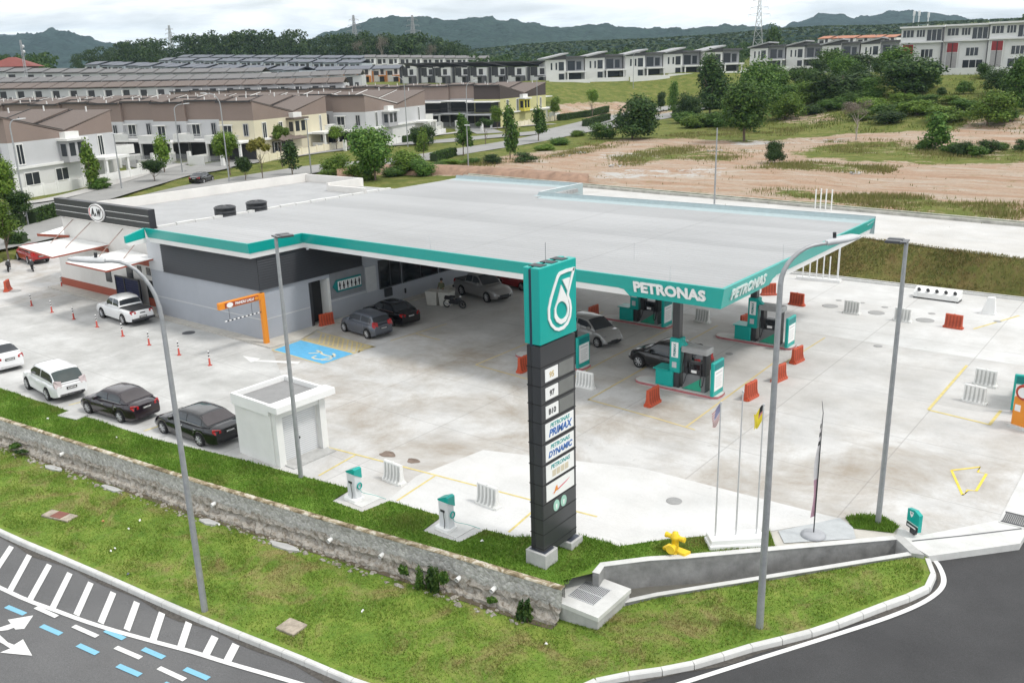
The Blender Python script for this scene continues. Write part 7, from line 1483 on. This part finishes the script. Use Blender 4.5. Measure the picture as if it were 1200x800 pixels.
TL+=[('shrub','scrubby bush of the thicket on the slope below the apartments',x,y,y-h*1.55,w_*1.12,'bush',c,k%6,0) for k,(x,y,h,w_,c) in enumerate(((930,126,14,32,'B'),(905,122,14,30,'M'),(1000,122,12,34,'M'),(1020,130,12,36,'B'),(1045,136,12,40,'M'),(1075,135,14,44,'B'),(1105,142,14,42,'B'),(1130,130,10,30,'M'),(1060,122,10,30,'B'),(1085,122,9,26,'M'),(1040,146,13,34,'D'),(1010,140,10,30,'B'),(870,150,14,30,'M'),(836,148,12,36,'M'),(812,150,12,30,'B'),(800,144,10,30,'M'),(1180,142,12,36,'M'),(1170,128,10,30,'B'),(1115,122,8,26,'B'),(980,128,10,28,'M'),(950,134,9,26,'D'),(1200,120,12,30,'M')))]
TL+=[('shrub','scrubby bush on the road bank behind the canopy',x,y,y-h,w_,'bush',c,k%6,0) for k,(x,y,h,w_,c) in enumerate(((415,208,20,30,'B'),(462,206,12,28,'M'),(510,198,10,24,'M'),(530,194,9,26,'B'),(555,192,9,26,'M'),(575,192,14,30,'D'),(615,190,14,30,'D'),(640,176,8,24,'B'),(655,170,10,24,'M'),(385,210,14,24,'B'),(430,212,10,20,'B'),(676,160,9,20,'B')))]
for i,a in enumerate(TL):
    nm,l,px,py,ty,wd,sh,lm,var,tr=a; big=wd>40
    grp={'leafy shrub in':'shrubs on the bare soil','scrubby bush of':'bushes of the slope thicket','scrubby bush on':'bushes on the road bank','small scrubby clump':'scrubby clumps on the bare soil'}.get(' '.join(l.split()[:3]))
    if nm in('young_tree',) or (sh=='tall' and not big): tree(nm,l,px,py,ty,wd,sh,lm,var,1500,.045,tr,grp,None,'tree'); continue
    n=8500 if (big or py>180) else 3600
    tree(nm,l,px,py,ty,wd,sh,lm,var,n,{'col':.03}.get(sh,.03 if not big else .024) if sh!='umb' else (.03 if lm!='G' else .012),tr,grp,None,'bush' if nm=='shrub' else 'tree')
for k,(px,py,ty,wd,lm,l) in enumerate(((905,112,66,40,'M','dense green tree filling the gap beside the big round trees'),(945,108,74,34,'M','rounded green tree above the bright shrub'),(985,96,56,36,'M','rounded green tree between the reddish tree and the dark crown'),(920,140,104,44,'B','wide bright bush tree low in the thicket'),(1020,118,84,34,'M','green tree in the gap left of the very large dark tree'),(1085,104,70,30,'M','green tree peeping out right of the very large dark tree'),(1175,110,74,40,'D','dark dense tree left of the tall dark tree at the right edge'),(858,150,108,40,'M','lower green tree behind the big dense round tree'),(810,140,100,34,'D','dark tree left of the tall brownish tree'),(1000,108,66,40,'D','dark dense tree beside the wide dark crown'))):
    tree('big_tree',l,px,py,ty,wd,'wide',lm,4+k%3,7000,.022,.03)
# low plants growing on the stone wall foot
for px,py,w_,h in ((522,668,16,12),(532,672,18,17),(541,673,16,15),(549,676,14,10),(628,711,14,13),(636,713,16,17),(500,665,12,6),(28,523,16,6),(40,528,12,5),(585,704,12,6)):
    p=G(px,py,-1.1); p=Vector((p.x,wally(p.x)-rnd.uniform(.5,.75),hv(p.x,wally(p.x)-.7))); tree('weed_clump','leafy green weeds growing at the foot of the stone wall',px,py,py-h,w_,'tall' if h>10 else 'umb',rnd.choice('MDM'),3,180,.15,0,'weeds along the stone wall',p,'plant')
# palms
def palm_proto():
    m=MB(); m.tube([(0,0,-.3),(0,0,3.2)],[.28,.2],7); g=random.Random(3); v=[];f=[]
    tr=m.build('trunk',bark); tm=tr.data; bpy.data.objects.remove(tr); m=MB()
    for k in range(16):
        a=2*PI*k/16+g.uniform(-.1,.1); up=g.uniform(.3,1.3); P=[]
        for j in range(7): s=j/6; P.append(Vector((math.cos(a)*3.0*s,math.sin(a)*3.0*s,3.2+up*1.6*s-2.2*s*s*(1.3-up*.4))))
        for j in range(6):
            w0=.55*math.sin(PI*(j+.3)/6.6);w1=.55*math.sin(PI*(j+1.3)/6.6) if j<5 else .05; n_=Vector((-math.sin(a),math.cos(a),0))
            for s in (1,-1): m.add([P[j],P[j+1],P[j+1]+n_*s*w1+Vector((0,0,-w1*.6)),P[j]+n_*s*w0+Vector((0,0,-w0*.6))],[(0,1,2,3)])
    c=m.build('crown',LP); cm=c.data; bpy.data.objects.remove(c); return tm,cm
ptm,pcm=palm_proto()
for px,py,s in ((1142,80,1.5),(1128,80,1.1),(1090,79,1.0),(1172,78,1.6),(1186,77,1.5),(1198,78,1.3),(1160,80,1.0),(945,104,.9)):
    b_=GT(px,py); t=thing('palm_tree','feathery palm tree in front of the white apartments' if px>1000 else 'feathery palm in the thicket before the white houses','palm',b_,rnd.uniform(0,6),'palms before the apartments' if px>1000 else None)
    for nm,me in (('trunk',ptm),('crown',pcm)): o=bpy.data.objects.new(nm,me); COL.objects.link(o); o.parent=t
    t.scale=(s,s,s)
# ------------------------------------------------------------------ far wood, plantation, hills
def crowns(name,pts,sizes,m,label,per=46,leaf=.32,flat=.8,cat='wood'):
    P=[];N=[]
    for (x,y,z),s in zip(pts,sizes):
        d=rng.normal(0,1,(per,3)); d[:,2]=np.abs(d[:,2])*1.0-.25; d/=np.linalg.norm(d,axis=1)[:,None]
        P.append(d*np.array([s,s,s*flat])*rng.uniform(.75,1.1,(per,1))+np.array([x,y,z])); N.append(d)
    P=np.concatenate(P);N=np.concatenate(N); S=np.repeat(np.array(sizes),per)
    v,f=leafcloud(P,N,1.0,0); c=np.repeat(P,4,0); v=c+(v-c)*np.repeat(S*leaf,4)[:,None]; return tag(npmesh(name,v,f,m),label,cat,kind='stuff')
def band_pts(pxs,n,r0,r1,h0,h1,lim=None):
    pts=[];sz=[]
    for _ in range(n):
        px=rnd.uniform(*pxs); r=rnd.uniform(r0,r1); a=math.atan((px-600)/CF)-CA; x,y=r*math.sin(a),r*math.cos(a); h=rnd.uniform(h0,h1)*(lim(px) if lim else 1)
        for q in range(3): s=h*rnd.uniform(.26,.36); pts.append((x+rnd.uniform(-.25,.25)*h,y+rnd.uniform(-.25,.25)*h,T0(x,y)+h*(.35+.28*q)-.0)); sz.append(s*(1-.12*q))
    return pts,sz
wl=lambda px: float(np.interp(px,[-100,120,160,200,300,360,450,520,560],[.42,.42,.6,.72,.84,.9,.88,.85,.6]))
crowns('far_wood',*band_pts((125,560),250,560,690,15,25,wl),LD,'dark green wood rising behind the distant terrace rows',130,.15)
crowns('far_wood',*band_pts((-80,100),80,470,600,7,11),LD,'lower dark trees behind the red roofed hall at the left',50,.26)
crowns('far_wood',*band_pts((-80,95),40,385,430,4,7),LM,'mid green bushes around the red roofed hall',50,.26)
crowns('far_wood',*band_pts((560,900),120,420,520,5,9),LD,'dark trees between the white houses and the plantation',50,.26)
for px,py,ty,w_,l in ((448,74,37,18,'pale bare forked tree above the grey roofs'),(425,74,44,22,'pale brownish bare tree beside the left pylon'),(505,72,48,14,'brownish thin tree right of the second pylon')): 
    b_=AT(px,py,560); b_.z=T0(b_.x,b_.y); tree('bare_tree',l,px,py,ty,w_,'umb','G',1,1500,.012,.1,None,b_)
for px,ty,w_,l,lm in ((477,40,44,'broad dark tree standing out in the far wood','D'),(905,27,26,'dark round tree beside the steel pylon','D'),(1196,13,26,'dark tree top at the upper right corner','D')):
    r=540 if px<600 else (420 if px<1000 else 330); b_=AT(px,80,r); b_.z=T0(b_.x,b_.y); tree('big_tree',l,px,80,ty,w_,'round',lm,10,4000,.035,.1,None,b_)
HM={}
def hillmat(name,c0,c1,vs):
    m,nt,b=newmat(name); o=nd(nt,'ShaderNodeTexCoord').outputs['Object']; vo=nd(nt,'ShaderNodeTexVoronoi',Scale=vs); nt.links.new(o,vo.inputs['Vector'])
    c=ramp(nt,noise(nt,o,.006,9,.7),[(.3,c0),(.7,c1)]); s_=nd(nt,'ShaderNodeSeparateColor'); nt.links.new(vo.outputs['Color'],s_.inputs[0]); c=mixc(nt,.75,c,ramp(nt,s_.outputs[0],[(0,(.45,.45,.45)),(1,(1.35,1.35,1.35))]),'MULTIPLY')
    nt.links.new(c,b.inputs['Base Color']); b.inputs['Roughness'].default_value=1; b.inputs['Specular IOR Level'].default_value=0
    inv=mth(nt,'SUBTRACT',1.0,vo.outputs['Distance']); bumpn(nt,b,inv,1.0,6.0); return m
hm1=hillmat('forest_hill',(.02,.038,.03),(.036,.06,.046),.06); hm2=hillmat('far_forest_hill',(.02,.038,.034),(.034,.058,.05),.045)  # blue of the distant haze is mixed into these hill colours
def hill(name,prof,r,width,m,rough=8,zb=10,kind='structure'):
    xs=np.arange(prof[0][0],prof[-1][0]+1,2.2); pr=np.interp(xs,[p[0] for p in prof],[p[1] for p in prof]); V=[];nj=26
    g=np.random.default_rng(int(r)); n1=np.interp(xs,xs[::9],g.normal(0,1,len(xs[::9])))
    for i,px in enumerate(xs):
        top=AT(px,pr[i],r); a=math.atan2(top.x,top.y)
        for j in range(nj):
            t=j/(nj-4); rr=r-width+width*t; zz=zb+(top.z-zb)*(math.sin(min(t,1.12)*PI/2)**1.5 if t<=1 else math.cos((t-1)*2.5))
            bump=rough*(math.sin(px*.09+j*.7+n1[i])*.6+math.sin(px*.23-j*.6)*.4+g.normal(0,.16))*min(1,t*1.5)*(.3 if j>=nj-6 else 1)
            V.append((rr*math.sin(a),rr*math.cos(a),zz+bump))
    F=[(i*nj+j,(i+1)*nj+j,(i+1)*nj+j+1,i*nj+j+1) for i in range(len(xs)-1) for j in range(nj-1)]
    return struct(npmesh(name,V,F,m,None,True),kind)
hill('hills',[(-500,75),(-260,58),(-100,52),(0,46),(30,43),(62,36),(95,43),(120,50),(165,56),(230,66)],3300,1300,hm2,9)
hill('hills',[(-700,60),(-350,45),(-180,44),(-60,45),(20,41),(55,45),(110,62)],5200,1500,hm2,6)
hill('hills',[(300,72),(345,55),(380,41),(425,28),(455,21),(490,21),(520,25),(560,22),(600,26),(650,34),(690,30),(740,33),(790,36),(830,32),(880,32),(940,34),(1010,40),(1090,52)],2900,1100,hm1,8)
hill('hills',[(880,48),(925,30),(965,17),(985,18),(1000,23),(1050,14),(1090,15),(1125,22),(1180,30),(1300,22),(1500,10),(1800,30)],3600,1200,hm2,8)
hill('plantation_hill',[(500,80),(560,64),(620,58),(680,55),(760,52),(830,48),(900,42),(960,38),(1030,37),(1100,33),(1180,30),(1300,26),(1500,30),(1800,40)],1150,560,hm1,3,12)
# palm crowns of the plantation
def plant():
    pts=[];
    for _ in range(2600):
        px=rnd.uniform(530,1260); t=rnd.random()**.8; a=math.atan((px-600)/CF)-CA; prx=float(np.interp(px,[500,560,620,680,760,830,900,960,1030,1100,1180,1300],[80,64,58,55,52,48,42,38,37,33,30,26]))
        top=AT(px,prx,1150); rr=1150-560+560*t; aa=math.atan2(top.x,top.y); z=12+(top.z-12)*math.sin(t*PI/2)**1.5; pts.append((rr*math.sin(aa),rr*math.cos(aa),z+5))
    v=[];f=[]
    for x,y,z in pts:
        s=rnd.uniform(3.2,4.8)
        for k in range(7):
            a=2*PI*k/7+rnd.random(); b_=len(v); c,s_=math.cos(a),math.sin(a); v+=[(x-s_*.3,y+c*.3,z),(x+s_*.3,y-c*.3,z),(x+c*s*.6-s_*s*.22,y+s_*s*.6+c*s*.22,z+s*.28),(x+c*s,y+s_*s,z-s*.15)]; f.append((b_,b_+1,b_+3,b_+2))
    tag(npmesh('oil_palm_plantation',v,f,LP),'oil palm plantation covering the slope behind the white houses','plantation',kind='stuff')
plant()
# pylons and masts
def pylon(label,px,py,ty,r,group='steel pylons'):
    b_=AT(px,py,r); z0=T0(b_.x,b_.y); h=AT(px,ty,r).z-z0; t=thing('pylon',label,'pylon',(b_.x,b_.y,z0),R(20),group); w0=h*.085; m=MB(); lv=[0,.2,.36,.5,.62,.72,.8,.88,.95,1]
    W_=lambda q: w0*(1-q)**1.2+.012*h; th=max(.05,r*.00016)
    for a,c in zip(lv,lv[1:]):
        A=[Vector((sx*W_(a),sy*W_(a),a*h)) for sx,sy in ((1,1),(-1,1),(-1,-1),(1,-1))]; C=[Vector((sx*W_(c),sy*W_(c),c*h)) for sx,sy in ((1,1),(-1,1),(-1,-1),(1,-1))]
        for i in range(4): j=(i+1)%4; m.tube([A[i],C[i]],th*1.5,4,0,False); m.tube([A[i],C[j]],th,4,0,False); m.tube([A[j],C[i]],th,4,0,False); m.tube([C[i],C[j]],th,4,0,False)
    m.build('lattice',mat('pylon_steel',(.36,.37,.38),.6),t); m=MB()
    for q,l in ((.72,.16),(.82,.13),(.92,.1)):
        for s in (1,-1): m.tube([(0,0,q*h+.02*h),(s*l*h,0,q*h)],th*1.3,4); m.tube([(0,0,q*h-.02*h),(s*l*h,0,q*h)],th,4); m.tube([(s*l*h,0,q*h),(s*l*h,0,q*h-.035*h)],th,4)
    m.build('cross_arms',mat('pylon_steel',(.36,.37,.38)),t)
pylon('steel pylon left of the bare forked tree',418,72,18,700); pylon('steel pylon right of the broad dark tree above the grey roofs',486,74,18,680); pylon('tall steel pylon rising out of the picture behind the white houses',887,72,-6,460); pylon('tiny steel pylon far behind the left wood',202,62,30,1500)
b_=AT(33,100,330); b_.z=T0(b_.x,b_.y); h=AT(31,47,330).z-b_.z; t=thing('telecom_mast','thin lattice telecom mast at the far left beside the red roofed hall','mast',b_); m=MB()
for s in ((.5,.3),(-.5,.3),(0,-.6)): m.tube([(s[0],s[1],-2),(s[0]*.4,s[1]*.4,h)],.09,5)
for k in range(14): q=k/14; m.tube([(.5*(1-.6*q),.3*(1-.6*q),q*h),(-.5*(1-.6*q),.3*(1-.6*q),(q+.035)*h),(0,-.6*(1-.6*q),(q+.07)*h)],.05,4)
m.build('lattice',mat('pylon_steel',(.36,.37,.38)),t); m=MB()
for z in (.82,.9): m.cyl((.5,0,z*h),(.5,.5,z*h),.5,n=10)
m.build('dishes',lgrey,t)
for k,(px,ty,l) in enumerate(((1070,13,'left white telecom pole on the hill behind the apartments'),(1076,13,'middle white telecom pole on the hill behind the apartments'),(1087,15,'right white telecom pole on the hill behind the apartments'))):
    b_=AT(px,30,1100); h=AT(px,ty,1100).z-b_.z; t=thing('telecom_pole',l,'mast',b_); MB().cyl((0,0,-12),(0,0,h),.7,.6,n=8).build('pole',white,t); MB().cyl((0,0,h-5),(0,0,h),1.2,n=8).build('antenna',white,t)
# tufts of tall grass on the bare soil and the slope
def tufts(name,polys,n,h0,h1,m,label,wd):
    X=[];Y=[]
    for P in polys:
        P=[tuple(GT(*p)[:2]) for p in P]; xs=[p[0] for p in P];ys=[p[1] for p in P]; k=0
        for _ in range(40):
            a=rng.uniform(min(xs),max(xs),n);c=rng.uniform(min(ys),max(ys),n); cx,cy=sum(xs)/len(xs),sum(ys)/len(ys); ok=inpoly(P,cx+(a-cx)*(1.0+rng.normal(0,.22,n)),cy+(c-cy)*(1.0+rng.normal(0,.22,n)))&(np.sin(a*.5+np.sin(c*.37)*2)*np.cos(c*.43)+rng.normal(0,.45,n)>.2); X.append(a[ok][:n//3]);Y.append(c[ok][:n//3]); k+=min(n//3,ok.sum())
            if k>=n: break
    x=np.concatenate(X);y=np.concatenate(Y); z=np.array([T0(a,c) for a,c in zip(x,y)]); h=rng.uniform(h0,h1,len(x)); a=rng.uniform(0,2*PI,len(x)); l=h*rng.uniform(.1,.6,len(x)); la=rng.uniform(0,2*PI,len(x)); ww=wd*rng.uniform(.6,1.4,len(x)); v=np.zeros((len(x),3,3))
    v[:,0]=np.stack([x-ww*np.cos(a),y-ww*np.sin(a),z-.1],1);v[:,1]=np.stack([x+ww*np.cos(a),y+ww*np.sin(a),z-.1],1);v[:,2]=np.stack([x+l*np.cos(la),y+l*np.sin(la),z+h],1)
    return tag(npmesh(name,v.reshape(-1,3),np.arange(len(x)*3).reshape(-1,3),m),label,'grass',kind='stuff')
tufts('wild_grass',[PATCH[0],PATCH[1],PATCH[3],PATCH[2],[(640,185),(700,165),(720,170),(680,182),(600,192),(500,196),(520,190)],[(770,160),(860,150),(930,150),(930,158),(800,162)]],3600,.2,.55,bladesmat('wild_blades',(.13,.155,.035),(.2,.2,.065),(.3,.26,.12),(.25,.19,.1),.5),'wild grass growing in patches on the bare soil',.06)
tufts('wild_grass',[[(900,128),(1010,125),(1230,112),(1260,150),(1000,156),(880,150)],[(1040,120),(1110,84),(1260,80),(1260,118),(1100,124)],[(1010,112),(1040,88),(1060,88),(1050,118)]],4200,.2,.6,bladesmat('slope_blades',(.06,.11,.02),(.13,.165,.035),(.22,.2,.07),(.2,.16,.07),.4),'wild green grass and scrub on the slope below the apartments',.09)
tufts('soil_weeds',SOIL[:1]*1,700,.1,.3,bladesmat('weed_blades',(.16,.17,.06),(.22,.2,.09),(.3,.24,.13),(.28,.2,.12),.5),'sparse low weeds dotted over the bare soil',.07)
# rubble heaps on the soil
for px,py,w_ in ((660,184,2.4),(722,196,2.0),(836,178,1.5),(1000,204,1.6),(680,180,1.4),(905,168,2.6)):
    p=GT(px,py); m=MB(); 
    for k in range(16):
        c=Vector((rnd.gauss(0,w_*.4),rnd.gauss(0,w_*.25),rnd.uniform(0,.25))); s=rnd.uniform(.12,.38); V=[(c.x+s*rnd.uniform(-1,1),c.y+s*rnd.uniform(-1,1),c.z+s*rnd.uniform(-.5,.7)) for _ in range(4)]; m.add(V,[(0,1,2),(0,2,3),(0,3,1),(1,3,2)])
    tag(m.build('rubble_heap',conc,None,p),'low heap of pale rubble lying on the bare soil','rubble','rubble heaps on the bare soil')
print('trees',NT,'objects',len(bpy.data.objects))
# ------------------------------------------------------------------ haze
hm=bpy.data.materials.new('haze_air'); hm.use_nodes=True; nt=hm.node_tree; nt.nodes.remove(nt.nodes['Principled BSDF'])
pv_=nd(nt,'ShaderNodeVolumePrincipled'); pv_.inputs['Color'].default_value=(.62,.82,1.0,1); pv_.inputs['Density'].default_value=.000085; pv_.inputs['Anisotropy'].default_value=.2
nt.links.new(pv_.outputs[0],nt.nodes['Material Output'].inputs['Volume'])
hz_=MB().box(-7600,7600,-7600,7600,-6,420).build('haze',hm); hz_['kind']='stuff'; hz_['label']='thin pale haze filling the air over the valley'; hz_['category']='haze'
